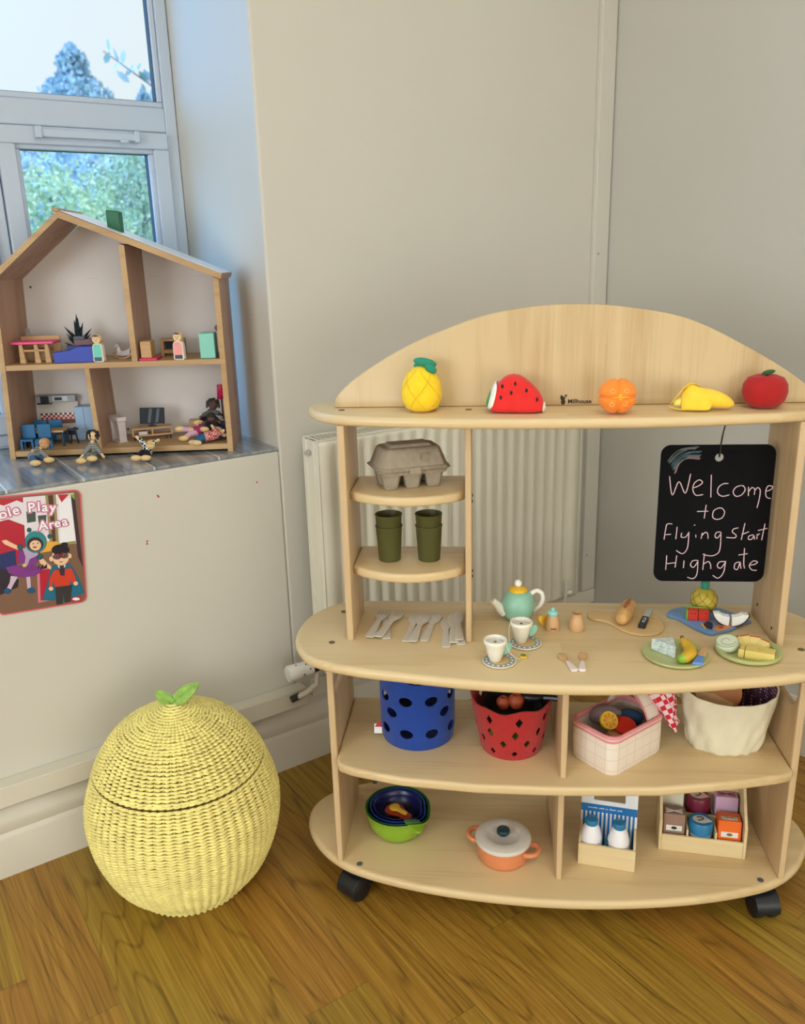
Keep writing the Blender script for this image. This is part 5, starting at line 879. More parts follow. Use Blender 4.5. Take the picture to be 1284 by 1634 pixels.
def tmelon():
    r = thing('toy_watermelon', 'small square cut wooden watermelon piece with green rind on the blue tray', 'watermelon', (.2785, .108, TZ), R(-6))
    MB().prism([(-.016, -.008), (.003, -.008), (.003, .010), (-.016, .010)], 0, .020).prism([(.004, -.008), (.024, -.008), (.024, .010), (.004, .010)], 0, .020).build('flesh', mat('melon_red', (212, 52, 34), .45, .06, 40), r, bevel=.001)
    MB().box(-.0195, -.0162, -.009, .011, 0, .021).box(-.0195, .024, .0102, .0135, 0, .022).build('rind', mat('melon_green', (120, 166, 60), .45, .1, 60), r, bevel=.001)
    s = MB()
    for x in (-.010, -.003, .010, .017): s.ell((x, -.0082, .0155+.002*(x > 0)), (.0012, .0006, .0018), n=8, k=5)
    s.build('seeds', dk, r)
tmelon()
def coconut(cx, cy, rz, lb, a0, a1):
    r = thing('toy_coconut_piece', lb, 'coconut', (cx, cy, TZ), rz, 'coconut pieces on the blue tray')
    n_ = 9; out = [(.034*math.cos(a0+(a1-a0)*i/n_), .034*math.sin(a0+(a1-a0)*i/n_)) for i in range(n_+1)]; inn = [(.0165*math.cos(a0+(a1-a0)*i/n_)*1.25, -.006+.0165*math.sin(a0+(a1-a0)*i/n_)*.55) for i in range(n_, -1, -1)]
    M = Matrix.Translation((0, 0, .034)) @ Matrix.Rotation(R(90), 4, 'X')
    MB().prism(out+inn, -.008, .008, M=M).build('flesh', mat('coconut_white', (238, 236, 228), .5), r, bevel=.0008)
    o2 = [(.0365*math.cos(a0+(a1-a0)*i/n_), .0365*math.sin(a0+(a1-a0)*i/n_)) for i in range(n_, -1, -1)]
    MB().prism(out+o2, -.0085, .0085, M=M).build('husk', mat('coconut_husk', (72, 44, 36), .7, .1, 80), r, bevel=.0005)
coconut(.3375, .083, R(-6), 'left piece of toy coconut with white flesh and brown husk', R(196), R(266)); coconut(.3385, .083, R(-6), 'right piece of toy coconut with white flesh and brown husk', R(274), R(344))
# ---------------------------------------------------------------- middle shelf: baskets and bags
ZM = .3463
def perf(r_of_z, H_, holes, nth, nz, m, name, parent, thick=.0028, ztop=None):
    """felt cylinder with cut-out holes. holes: (theta, z, half width, half height, kind)"""
    vs = []; grid = {}; mb = MB()
    def inside(th, z):
        for h in holes:
            d = (th-h[0]+PI) % (2*PI)-PI; x = d*r_of_z(z)/h[2]; y = (z-h[1])/h[3]
            q = (abs(x)+abs(y)) if h[4] == 'd' else math.hypot(x, y)
            if q < 1: return h, x, y, q
        return None
    P = []; ins = []
    for j in range(nz+1):
        for i in range(nth):
            th = 2*PI*i/nth; zt = H_ if ztop is None else ztop(th); z = zt*j/nz; P.append([th, z]); ins.append(inside(th, z))
    faces = []
    for j in range(nz):
        for i in range(nth):
            q = (j*nth+i, j*nth+(i+1) % nth, (j+1)*nth+(i+1) % nth, (j+1)*nth+i)
            if all(ins[k] for k in q): continue
            faces.append(q)
    used = set(k for f in faces for k in f)
    for k in used:
        if ins[k]:
            h, x, y, q = ins[k]; s = 1/max(q, .05); P[k] = [h[0]+x*s*h[2]/r_of_z(P[k][1]), h[1]+y*s*h[3]]
    idx = {k: n for n, k in enumerate(sorted(used))}
    mb.add([(r_of_z(P[k][1])*math.cos(P[k][0]), r_of_z(P[k][1])*math.sin(P[k][0]), P[k][1]) for k in sorted(used)], [tuple(idx[k] for k in f) for f in faces])
    return mb.build(name, m, parent, solid=thick, smooth=60)
def blue_basket():
    r = thing('felt_basket', 'tall blue felt basket with punched round holes on the middle shelf', 'basket', (-.2815, .048, ZM), R(-90))
    m = mat('blue_felt', (14, 60, 148), .9, .05, 60, .3, 700, sheen=.2); holes = []
    for row, (z, n0) in enumerate(((.109, 0), (.078, 1), (.037, 0))):
        for k in (range(9) if n0 == 0 else (-1.5, .5+1, 3, 4.5, 6)): holes.append((k*2*PI/9-.24 if n0 == 0 else .1+(k if abs(k) > 1.6 else math.copysign(1.12, k))*.698, z, .0140, .0105, 'e'))
    for k in range(2): holes.append((PI*k+.10, .160, .028, .013, 'e'))
    pass
    perf(lambda z: .0715+.004*min(1, z/.03), .207, holes, 216, 100, m, 'side', r)
    MB().lathe([(.001, .002), (.068, .002), (.0705, .006)], 48).build('base', m, r)
    t = MB(); t.box(-.0, .016, -.012, -.0112, .0, .020, mat('white_tape', (226, 226, 230), .7)); t.prism([(.001, .0), (.017, .0), (.012, .014)], -.0, .0008, mat('red_tape', (186, 36, 48), .7), Matrix.Translation((0, -.0125, .014)) @ Matrix.Rotation(R(90), 4, 'X'))
    t.build('fabric_tag', None, r, loc=(.016, -.0885, .008), rot=(R(-12), 0, R(90)))
    fr = MB(); rnd = random.Random(3)
    for k in range(7): fr.ell((rnd.uniform(-.04, .04), rnd.uniform(-.04, .04), .03+.012*k), (.022, .022, .018), n=12, k=8)
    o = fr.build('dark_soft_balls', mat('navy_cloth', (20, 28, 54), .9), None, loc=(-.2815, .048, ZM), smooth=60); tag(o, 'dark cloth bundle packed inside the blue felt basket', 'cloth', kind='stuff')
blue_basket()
def red_basket():
    r = thing('felt_basket', 'red felt basket with diamond cut-outs and a sagging rim, beside the divider', 'basket', (-.0905, .010, ZM), R(-90))
    m = mat('red_felt', (176, 28, 26), .9, .06, 60, .3, 700, sheen=.2); holes = []
    for row, (z, n_, off, a, b_) in enumerate(((.092, 8, .2, .008, .012), (.062, 9, .1, .0075, .0115), (.040, 9, .62, .0072, .0100), (.017, 9, .1, .0068, .0078))):
        for k in range(n_): holes.append(((k+off)*2*PI/n_, z, a, b_, 'd'))
    perf(lambda z: .0575+.0245*(max(z,0)/.13)**.8, .13, holes, 200, 70, m, 'side', r, ztop=lambda th: .117+.004*math.sin(3*th+.5)+.003*math.sin(7*th)-.005*max(0, math.cos(th-.25))**4)
    MB().lathe([(.001, .002), (.054, .002), (.0565, .006)], 48).build('base', m, r)
    g = thing('lime_cloth', 'lime green cloth lining seen through the red basket cut-outs', 'cloth', (-.0865, .010, ZM+.003))
    MB().lathe([(.001, .0), (.035, .0), (.044, .012), (.048, .030), (.044, .048), (.001, .054)], 24).build('folds', mat('lime_cloth', (160, 176, 72), .9, .1), g)
    o = MB().lathe([(.001, 0), (.030, 0), (.046, .010), (.060, .030), (.062, .032), (.058, .033), (.044, .014), (.001, .004)], 36, None, Matrix.Rotation(R(10), 4, 'X')).build('toy_wok', mat('wok_black', (20, 26, 28), .4), None, loc=(-.0885, .006, ZM+.066)); tag(o, 'black toy wok sitting in the top of the red felt basket', 'pan')
    for k, (x, y, z, s, lb) in enumerate(((-.107, -.004, .102, .014, 'left'), (-.082, -.004, .106, .016, 'right'))):
        q = MB().lathe([(.001, -s*.8), (s*.7, -s*.75), (s, -.1*s), (s*.95, s*.4), (s*.5, s*.85), (s*.1, s*.7), (.001, s*.65)], 24).build('toy_tomato', mat('muted_orange_red', (176, 78, 42), .5, .1, 60), None, loc=(x, y, ZM+z)); tag(q, f'orange-red toy tomato, {lb} one in the black wok', 'tomato', 'toy tomatoes in the wok')
    q = MB().ell((0, 0, 0), (.030, .020, .012)).tube([(.02, -.01, 0), (.05, -.02, .004)], .006, 8).build('toy_aubergine', mat('black_purple', (22, 20, 30), .4), None, loc=(-.048, .010, ZM+.112)); tag(q, 'dark toy aubergine at the right of the red basket', 'aubergine')
red_basket()
def lunch_bag():
    chk = bpy.data.materials.new('pink_check_cloth'); chk.use_nodes = True; n = chk.node_tree.nodes; l = chk.node_tree.links; b = n['Principled BSDF']; b.inputs['Roughness'].default_value = .8
    tcn = n.new('ShaderNodeTexCoord'); s_ = n.new('ShaderNodeSeparateXYZ'); l.new(tcn.outputs['Object'], s_.inputs[0])
    def ln(out, per, w_):
        a = n.new('ShaderNodeMath'); a.operation = 'MULTIPLY_ADD'; l.new(out, a.inputs[0]); a.inputs[1].default_value = 1/per; a.inputs[2].default_value = 50.6
        f = n.new('ShaderNodeMath'); f.operation = 'FRACT'; l.new(a.outputs[0], f.inputs[0]); g = n.new('ShaderNodeMath'); g.operation = 'LESS_THAN'; l.new(f.outputs[0], g.inputs[0]); g.inputs[1].default_value = w_; return g.outputs[0]
    mxx = n.new('ShaderNodeMath'); mxx.operation = 'MAXIMUM'; l.new(ln(s_.outputs['X'], .0235, .05), mxx.inputs[0]); l.new(ln(s_.outputs['Z'], .0235, .05), mxx.inputs[1])
    mx2 = n.new('ShaderNodeMath'); mx2.operation = 'MAXIMUM'; l.new(mxx.outputs[0], mx2.inputs[0]); l.new(ln(s_.outputs['Y'], .0235, .05), mx2.inputs[1])
    k = n.new('ShaderNodeMath'); k.operation = 'MULTIPLY'; l.new(mx2.outputs[0], k.inputs[0]); k.inputs[1].default_value = .45
    mx = n.new('ShaderNodeMix'); mx.data_type = 'RGBA'; l.new(k.outputs[0], mx.inputs[0]); mx.inputs[6].default_value = RGB(236, 222, 206); mx.inputs[7].default_value = RGB(214, 150, 140); l.new(mx.outputs[2], b.inputs['Base Color'])
    pk = mat('pink_trim_cloth', (228, 146, 148), .8, .05, 60)
    r = thing('lunch_bag', 'open pink checked lunch bag with a carrying strap on the middle shelf', 'bag', (.115, -.008, ZM), R(42))
    w_, d_, h_ = .158, .108, .083
    def ring(k, z, ex=0): return [(x*(1+ex), y*(1+ex), z) for x, y in rrect(w_*k, d_*k, .022, 6)]
    MB().rings([ring(.97, 0), ring(1, .004), ring(1.01, .04), ring(1.0, h_-.012), ring(.96, h_-.012), ring(.96, .006)], caps=(True, True)).build('body', chk, r, smooth=50)
    MB().rings([ring(1.012, h_-.0135), ring(1.02, h_-.008), ring(1.015, h_-.0015), ring(1.0, h_), ring(.955, h_), ring(.955, h_-.013)], caps=(False, False)).build('trim_band', pk, r, smooth=50)
    z_ = MB(); z_.rings([ring(1.024, h_-.0078), ring(1.026, h_-.0065), ring(1.024, h_-.0052)], caps=(False, False)); z_.build('zip', mat('zip_white', (236, 208, 204), .6), r)
    s = MB(); rings = []
    for i in range(15):
        u = i/14; y = -.050+.10*u; z = h_-.004+.047*math.sin(PI*u)**.75; rings.append([(.026, y, z), (.028, y, z+.0018), (.062, y, z+.0018), (.064, y, z), (.062, y, z-.0012), (.028, y, z-.0012)])
    s.rings(rings); s.build('strap', chk, r, smooth=60)
    for xx in (.0255, .0605):
        t = MB(); t.rings([[(xx, p[1][1], p[1][2]+.0004), (xx+.004, p[1][1], p[1][2]+.0004), (xx+.004, p[1][1], p[1][2]-.0022), (xx, p[1][1], p[1][2]-.0022)] for p in rings]); t.build('strap_binding', pk, r)
    q = thing('toy_lemon_slice', 'round yellow toy citrus slice inside the pink lunch bag', 'lemon slice', (.094, -.022, ZM+.076), (R(48), R(8), R(18)))
    MB().lathe([(.001, 0), (.0175, 0), (.0180, .001), (.0180, .007), (.0175, .008), (.001, .008)], 28).build('slice', mat('lemon_yellow', (222, 178, 44), .5, .05, 40), q)
    sg = MB()
    for k in range(8):
        a = 2*PI*k/8; sg.prism([(.0025*math.cos(a), .0025*math.sin(a)), (.013*math.cos(a-.28), .013*math.sin(a-.28)), (.0145*math.cos(a), .0145*math.sin(a)), (.013*math.cos(a+.28), .013*math.sin(a+.28))], .008, .0084)
    sg.build('segments', mat('segment_orange', (206, 128, 46), .5), q)
    o = MB().lathe([(.001, 0), (.020, 0), (.021, .002), (.021, .012), (.001, .014)], 24).build('toy_tomato_slice', mat('tomato_red', (206, 44, 28), .5), None, loc=(.126, -.022, ZM+.060), rot=(R(20), 0, 0)); tag(o, 'thick red toy tomato slice in the lunch bag', 'tomato slice')
    o = MB().lathe([(.001, 0), (.026, 0), (.030, .006), (.026, .016), (.001, .022)], 28).build('toy_bun', mat('peach_bun', (214, 158, 112), .6, .05, 40), None, loc=(.120, -.028, ZM+.040)); tag(o, 'peach coloured toy bun at the bottom of the lunch bag', 'bun')
    o = MB().ell((0, 0, 0), (.034, .022, .020)).build('cloth_bundle', mat('grey_mauve_cloth', (150, 134, 138), .9, .1, 60), None, loc=(.096, .018, ZM+.066)); tag(o, 'grey mauve cloth bundle at the back of the lunch bag', 'cloth')
    o = MB().ell((0, 0, 0), (.028, .020, .016)).build('cloth_bundle', mat('blue_cloth', (38, 74, 112), .9, .1, 60), None, loc=(.142, .018, ZM+.062)); tag(o, 'dark blue cloth bundle at the back of the lunch bag', 'cloth')
lunch_bag()
def gingham():
    g = bpy.data.materials.new('red_gingham'); g.use_nodes = True; n = g.node_tree.nodes; l = g.node_tree.links; b = n['Principled BSDF']; b.inputs['Roughness'].default_value = .85
    tcn = n.new('ShaderNodeTexCoord'); mp = n.new('ShaderNodeMapping'); mp.inputs['Rotation'].default_value = (.3, .5, .7); c = n.new('ShaderNodeTexChecker'); c.inputs['Scale'].default_value = 105; l.new(tcn.outputs['Object'], mp.inputs[0]); l.new(mp.outputs[0], c.inputs['Vector'])
    c.inputs['Color1'].default_value = RGB(232, 200, 204); c.inputs['Color2'].default_value = RGB(196, 28, 44); l.new(c.outputs['Color'], b.inputs['Base Color'])
    mb = MB(); rings = []
    P = catmull([(.178, .040, .172), (.196, .030, .160), (.212, .016, .128), (.224, .004, .088), (.238, -.002, .054)], 5)
    for i, p in enumerate(P):
        u = i/(len(P)-1); w_ = .012+.020*math.sin(PI*min(1, u*1.25))**.8*(1-u*.3); w_ = w_ if u < .95 else .005
        rings.append([(p[0]+w_*math.cos(a)*(1+.22*math.cos(3*a+2*u*3)), p[1]+.010*math.sin(a)*(1+.3*math.sin(4*a)), p[2]+.005*math.sin(a)) for a in [2*PI*k/16 for k in range(16)]])
    mb.rings(rings); o = mb.build('gingham_cloth', g, None, loc=(-.012, .0, ZM), smooth=60); tag(o, 'crumpled red and white gingham cloth hanging out behind the lunch bag', 'cloth')
gingham()
def cream_bag():
    r = thing('fabric_bag', 'cream canvas tub bag with spotted purple lining, right end of middle shelf', 'bag', (.3335, .040, ZM))
    cv = mat('cream_canvas', (224, 214, 186), .85, .05, 25, .35, 240)
    rings = []; N = 64; NZ = 18
    for j in range(NZ+1):
        u = j/NZ; ring = []
        for i in range(N):
            a = 2*PI*i/N; rr_ = .066+.022*u**.8; fold = .0022*math.sin(9*a+u*5)+.0016*math.sin(17*a-u*9+1); fold *= (1-abs(u-.35))*1.1
            top_ = .1225+.012*max(0, math.cos(a-1.1))+.010*max(0, math.cos(a-.9))**3-.006*max(0, math.cos(a+PI/2))+.006*max(0, math.cos(a-PI))**4
            z = top_*u; rx = rr_*1.06; ry = rr_*.80; ring.append(((rx+fold)*math.cos(a), (ry+fold)*math.sin(a), z+.0015*math.sin(6*a)*(1-u)*0))
        rings.append(ring)
    MB().rings(rings, caps=(True, False)).build('canvas', cv, r, smooth=70)
    inner = [[(x*.965, y*.965, z-.0005) for x, y, z in rg] for rg in rings[6:]]
    pl = bpy.data.materials.new('spotted_purple_lining'); pl.use_nodes = True; n = pl.node_tree.nodes; l = pl.node_tree.links; b = n['Principled BSDF']; b.inputs['Roughness'].default_value = .85
    vo = n.new('ShaderNodeTexVoronoi'); vo.inputs['Scale'].default_value = 150; vo.inputs['Randomness'].default_value = .1; tcn = n.new('ShaderNodeTexCoord'); l.new(tcn.outputs['Object'], vo.inputs['Vector']); rr = n.new('ShaderNodeValToRGB'); rr.color_ramp.interpolation = 'CONSTANT'; rr.color_ramp.elements[0].color = RGB(206, 170, 182); rr.color_ramp.elements[1].position = .3; rr.color_ramp.elements[1].color = RGB(82, 44, 66); l.new(vo.outputs[0], rr.inputs[0]); l.new(rr.outputs[0], b.inputs['Base Color'])
    MB().rings(inner, caps=(True, False)).build('lining', pl, r, smooth=70)
    hem = MB(); hem.tube([tuple(Vector(p)*1.0) for p in [(x*.985, y*.985, z) for x, y, z in rings[-1]]], .0018, 6, closed=True); hem.build('hem', cv, r)
    for k, (x, y, z, rx, ry, rz_, s, c, lb) in enumerate(((.318, .050, .108, 38, -4, 10, .045, (196, 132, 84), 'tan'), (.306, .040, .100, 30, 6, 0, .040, (222, 188, 142), 'pale'))):
        o = MB().lathe([(.001, 0), (s*.9, 0), (s, .004), (s*.95, .010), (.001, .012)], 36).build('toy_pancake', mat('pancake_'+lb, c, .6, .08, 40), None, loc=(x, y, ZM+z), rot=(R(rx), R(ry), R(rz_))); tag(o, f'{lb} wooden disc of toy bread poking out of the cream bag', 'toy food')
cream_bag()
# ---------------------------------------------------------------- bottom shelf
ZB = .0902
def mixing_bowls():
    cols = [('lime_bowl', 'nesting_bowl', (136, 176, 42), .064, .058, 0, 'outermost lime green mixing bowl with spout, on the bottom shelf'), ('green_bowl', 'nesting_bowl', (18, 82, 40), .062, .052, .009, 'dark green nesting bowl between the lime and blue ones'), ('blue_bowl', 'nesting_bowl', (28, 66, 152), .054, .044, .0175, 'blue nesting bowl set inside the dark green one'),
            ('navy_bowl', 'nesting_bowl', (20, 24, 78), .0475, .038, .0245, 'navy blue nesting bowl, fourth from the outside')]
    for k, (mn, nm, c, rr_, h_, lift, lb) in enumerate(cols):
        r = thing(nm, lb, 'bowl', (-.3315, .060, ZB+lift*1.1), R(-38), 'nested mixing bowls'); r.scale = (1.08, 1.08, 1.1); N = 48
        def ring(rad_, z, sp=0): return [((rad_+sp*max(0, math.cos(2*PI*i/N))**14)*math.cos(2*PI*i/N), (rad_+sp*max(0, math.cos(2*PI*i/N))**14)*math.sin(2*PI*i/N), z) for i in range(N)]
        m = mat(mn+'_plastic', c, .3, .02, 10); q = .012
        MB().rings([ring(rr_*.55, 0), ring(rr_*.66, .003), ring(rr_*.86, h_*.35), ring(rr_*.97, h_*.72, q*.4), ring(rr_, h_*.97, q), ring(rr_*1.03, h_, q), ring(rr_*1.02, h_*1.01, q), ring(rr_*.96, h_*.97, q), ring(rr_*.93, h_*.7, q*.4), ring(rr_*.82, h_*.35), ring(rr_*.5, .004)]).build('bowl', m, r, smooth=60)
        if k == 0:
            hnd = plate('thumb_grip', [catmull([(-.010, -.008), (.0, .012), (.014, .016), (.028, .010), (.034, -.004), (.020, -.010)], 4, True)], .004, m, r, (.056*math.cos(-.35), .056*math.sin(-.35), h_-.001), (0, R(6), R(-10)), .0012, 1)
    r = thing('measuring_cup', 'glowing yellow-orange measuring spoon lying in the innermost bowl', 'measuring spoon', (-.3315, .060, ZB+.056), R(-38))
    s = plate('bowl_end', [catmull([(-.020, 0), (-.016, .010), (-.006, .012), (.003, .006), (.022, .005), (.028, 0), (.022, -.005), (.003, -.006), (-.006, -.012), (-.016, -.010)], 4, True)], .005, mat('hot_yellow_plastic', (238, 186, 52), .35), r, (0, 0, .0), (0, 0, 0), .0015, 1)
    p = plate('red_spoon', [catmull([(-.030, 0), (-.022, .018), (-.004, .020), (.012, .013), (.032, .010), (.038, 0), (.032, -.010), (.012, -.013), (-.004, -.020), (-.022, -.018)], 4, True)], .004, mat('deep_orange_plastic', (176, 62, 20), .35), None, (-.3315, .060, ZB+.050), (0, 0, R(-38)), .0015, 1); p.name = 'measuring_spoon'; tag(p, 'deep orange measuring spoon under the yellow one in the nested bowls', 'measuring spoon')
mixing_bowls()
def cook_pot():
    r = thing('toy_pot', 'orange toy casserole pot with white lid and dark knob', 'pot', (-.105, -.009, ZB), R(-22))
    m = mat('terracotta_orange', (222, 136, 88), .4, .04, 20)
    MB().lathe([(.001, 0), (.045, 0), (.049, .003), (.053, .012), (.0545, .040), (.0545, .043), (.001, .043)], 48).build('body', m, r)
    MB().lathe([(.001, .042), (.0545, .042), (.0575, .044), (.0580, .048), (.0565, .052), (.050, .0545), (.036, .0555), (.0335, .0545), (.032, .0535), (.001, .0535)], 48).build('lid', mat('pale_grey_lid', (216, 208, 196), .35, .02, 10), r)
    MB().lathe([(.001, .0535), (.008, .0535), (.009, .057), (.0135, .060), (.0140, .064), (.0125, .067), (.001, .068)], 24).build('lid_knob', mat('dark_teal', (24, 56, 66), .35), r)
    for s in (-1, 1):
        h = MB(); h.tube(catmull([(s*.052, -.018, .034), (s*.062, -.019, .036), (s*.073, -.012, .037), (s*.076, 0, .037), (s*.073, .012, .037), (s*.062, .019, .036), (s*.052, .018, .034)], 4), .0052, 10); h.build('handle', m, r)
cook_pot()
pine = wood('pale_pine_crate', (226, 204, 158), (206, 178, 128), 'x', .55)
def milk_crate():
    r = thing('milk_carrier', 'pale wooden milk bottle carrier with blue striped card back', 'crate', (.1025, -.0325, ZB), R(-10.7))
    w_ = .113; d = .052
    MB().box(-w_/2, w_/2, 0, .006, 0, .049).build('front_board', pine, r, bevel=.0008)
    MB().box(-w_/2+.001, w_/2-.001, .006, d, 0, .005).build('floor_board', pine, r, bevel=.0005)
    for s in (-1, 1):
        M = Matrix.Translation((s*(w_/2-.0025), 0, 0)); MB().prism([(.006, 0), (d, 0), (d, .066), (.006, .049)], -.0025, .0025, M=M @ Matrix.Rotation(R(90), 4, 'Y') @ Matrix.Rotation(R(90), 4, 'Z')).build('side_board', pine, r, bevel=.0005)
    back = thing('x', None, None, (0, d+.0022, 0)); back.name = 'card_back'; back.parent = r; back.rotation_euler = (R(-1), 0, 0)
    wc = mat('white_card', (230, 232, 236), .4, .01); bc = mat('blue_print', (34, 112, 178), .4, .02)
    card = plate('card_panel', [[(-w_/2, 0), (w_/2, 0), (w_/2, .162), (w_/2-.01, .168), (-w_/2+.01, .168), (-w_/2, .162)], [(-.0315, .119), (.0315, .119), (.0315, .143), (-.0315, .143)]], .0035, wc, back, (0, 0, 0), (R(90), 0, 0), .0005, 1)
    p = MB(); p.box(-w_/2, w_/2, -.00205, -.0018, .0915, .1095)
    for k in range(13): x = -w_/2+.0045+k*.0083; p.box(x, x+.0043, -.00200, -.0018, .008, .0915)
    p.build('printed_stripes', bc, back)
    t = MB(); x = -.042; rnd = random.Random(5)
    for wl in (9, 5, 2, 6, 5):
        for k in range(wl): t.box(x, x+.0013, -.00225, -.0020, .0995, .0995+.0022+.0012*(rnd.random() < .35)); x += .0021
        x += .003
    t.build('printed_lettering', wc, back)
    for s, lb in ((-1, 'left'), (1, 'right')):
        q = bpy.data.objects.new('toy_milk_bottle', None); COL.objects.link(q); q.location = Matrix.Rotation(R(-10.7), 4, 'Z') @ Vector((s*.0275-.0055, .0275, 0))+Vector((.1025, -.0325, ZB+.0052)); q.scale = (1.08, 1.08, 1.27); tag(q, f'white toy milk bottle with blue cap, {lb} one in the carrier', 'bottle', 'milk bottles in the carrier')
        MB().lathe([(.001, 0), (.017, 0), (.0195, .003), (.0205, .020), (.0205, .038), (.0165, .052), (.0112, .060), (.0108, .0615), (.001, .0615)], 32).build('glass_body', mat('milk_white_paint', (238, 234, 236), .3, .01), q)
        MB().lathe([(.001, .060), (.0112, .060), (.0122, .062), (.0122, .068), (.0112, .0695), (.0085, .070), (.0080, .0690), (.001, .0690)], 24).build('cap', mat('milk_cap_blue', (32, 122, 168), .35, .02), q)
    MB().tube([(.0005, .020, .005), (.0005, .020, .052)], .0035, 8).build('teal_divider_peg', mat('teal_peg', (26, 110, 130), .4), r)
milk_crate()
def shop_rack():
    r = thing('shop_crate', 'pale wooden grocery crate with six compartments of toy packets', 'crate', (.304, .0205, ZB), R(-7.5))
    w_ = .172; d = .100
    MB().box(-w_/2+.006, w_/2-.006, 0, .005, 0, .038).build('front_board', pine, r, bevel=.0008)
    MB().box(-w_/2+.006, w_/2-.006, d-.005, d, 0, .125).build('back_board', pine, r, bevel=.0008)
    MB().box(-w_/2+.006, w_/2-.006, .005, d-.005, 0, .004).build('floor_board', pine, r)
    MB().box(-w_/2+.006, w_/2-.006, .050, .0535, .004, .060).build('cross_divider', pine, r)
    for x in (-.029, .027): MB().box(x-.0018, x+.0018, .005, d-.005, .004, .052).build('partition', pine, r)
    for s in (-1, 1):
        M = Matrix.Translation((s*(w_/2-.003), 0, 0)) @ Matrix.Rotation(R(90), 4, 'Y') @ Matrix.Rotation(R(90), 4, 'Z')
        MB().prism([(-.001, 0), (d, 0), (d, .150), (d-.030, .150), (-.001, .072)], -.003, .003, M=M).build('side_board', pine, r, bevel=.001)
    MB().box(-w_/2+.006, w_/2-.006, d-.045, d-.030, .136, .1455).build('top_rail', pine, r, bevel=.001)
    Z = Matrix.Rotation(R(-7.5), 4, 'Z')
    def at_(x, y, z): return Z @ Vector((x, y, 0))+Vector((.304, .0205, ZB+z))
    wl = mat('label_white', (226, 222, 214), .5)
    def flag(mb, cx, w2, z, y, m_a, m_b=None):
        mb.tube([(cx-w2, y, z+.0045), (cx, y, z), (cx+w2, y, z-.0045)], .0008, 4, m_a); mb.tube([(cx-w2, y, z-.0045), (cx, y, z), (cx+w2, y, z+.0045)], .0008, 4, m_a); mb.tube([(cx-w2, y, z), (cx+w2, y, z)], .0007, 4, m_b or m_a); mb.tube([(cx, y, z-.0045), (cx, y, z+.0045)], .0007, 4, m_b or m_a)
    for nm, x, y, z, wd, dp, h_, c, kk, lb in (('toy_packet', -.0555, .008, .0045, .044, .036, .074, (150, 118, 102), 'br', 'taupe brown toy tea packet, front left of the crate'), ('toy_packet', .054, .008, .0045, .046, .037, .072, (236, 106, 30), 'or', 'bright orange toy packet, front right of the crate'),
                                  ('toy_packet', -.0555, .056, .0045, .044, .036, .100, (214, 206, 182), 'cr', 'cream toy packet with blue printed top, rear left of the crate'), ('toy_packet', .053, .056, .0045, .046, .036, .094, (196, 160, 186), 'pk', 'lilac pink toy packet, rear right of the crate')):
        q = thing(nm, lb, 'packet', at_(x, y, z), (R(-6), 0, R(-7.5)), 'toy packets in the grocery crate')
        MB().box(-wd/2, wd/2, 0, dp, 0, h_).build('box', mat('packet_'+kk, c, .5, .03), q, bevel=.0022, seg=3)
        f = MB()
        ink2 = {'br': wl, 'or': mat('olive_ink', (120, 110, 70), .5), 'cr': mat('navy_ink', (50, 76, 130), .5), 'pk': mat('plum_ink', (140, 40, 96), .5)}[kk]
        # union-flag style saltire printed on the sloping top
        M0 = len(f.v)
        if kk == 'or': f.box(-wd*.36, wd*.36, .006, .018, h_, h_+.0003, wl)
        for a, b_ in (((-wd*.38, .006), (wd*.38, .022)), ((-wd*.38, .022), (wd*.38, .006)), ((-wd*.38, .014), (wd*.38, .014))):
            f.tube([(a[0], a[1], h_+.0003), (b_[0], b_[1], h_+.0003)], .0009 if kk != 'or' else .0005, 4, ink2)
        f.box(-wd*.36, wd*.36, -.0004, 0, h_*.50, h_*.66, wl)
        f.ell((0, -.0005, h_*.585), (.006, .0004, .0035), ink2 if kk != 'br' else ink, n=12, k=6)
        f.build('printed_label', None, q)
    for x, y, z, h_, c, c2, lb in ((-.001, .0285, .0045, .060, (40, 122, 170), (206, 212, 208), 'round blue toy tub with drop shaped label, front middle of the crate'), (-.003, .0765, .0045, .086, (112, 26, 52), (214, 178, 184), 'round maroon toy jar with pink drop label, rear middle of the crate')):
        q = thing('toy_tub', lb, 'tub', at_(x, y, z), R(-7.5), 'round tubs in the grocery crate')
        MB().lathe([(.001, 0), (.021, 0), (.0225, .002), (.0235, h_*.55), (.0225, h_*.56), (.001, h_*.56)], 30).build('tub_body', mat('tub_pale', (196, 206, 214) if c[2] > 100 else (60, 70, 110), .4), q)
        MB().lathe([(.001, h_*.56), (.0240, h_*.56), (.0248, h_*.60), (.0245, h_*.94), (.0225, h_), (.001, h_)], 30).build('lid', mat('lid_%d' % c[0], c, .35, .03), q)
        d_ = [(.017*math.cos(a)*(1 if math.cos(a) < .3 else 1), .013*math.sin(a)) for a in [R(70+220*i/14) for i in range(15)]]+[(.0215, -.004)]
        l2 = MB().prism(d_, h_, h_+.0004); l2.build('drop_label', mat('drop_%d' % c2[0], c2, .5), q)
        t = MB().tube(catmull([(-.008, .004, h_+.0006), (-.002, .007, h_+.0006), (.005, .003, h_+.0006), (.0, -.003, h_+.0006), (-.007, -.006, h_+.0006)], 4), .0011, 5); t.build('label_motif', ink, q)
shop_rack()
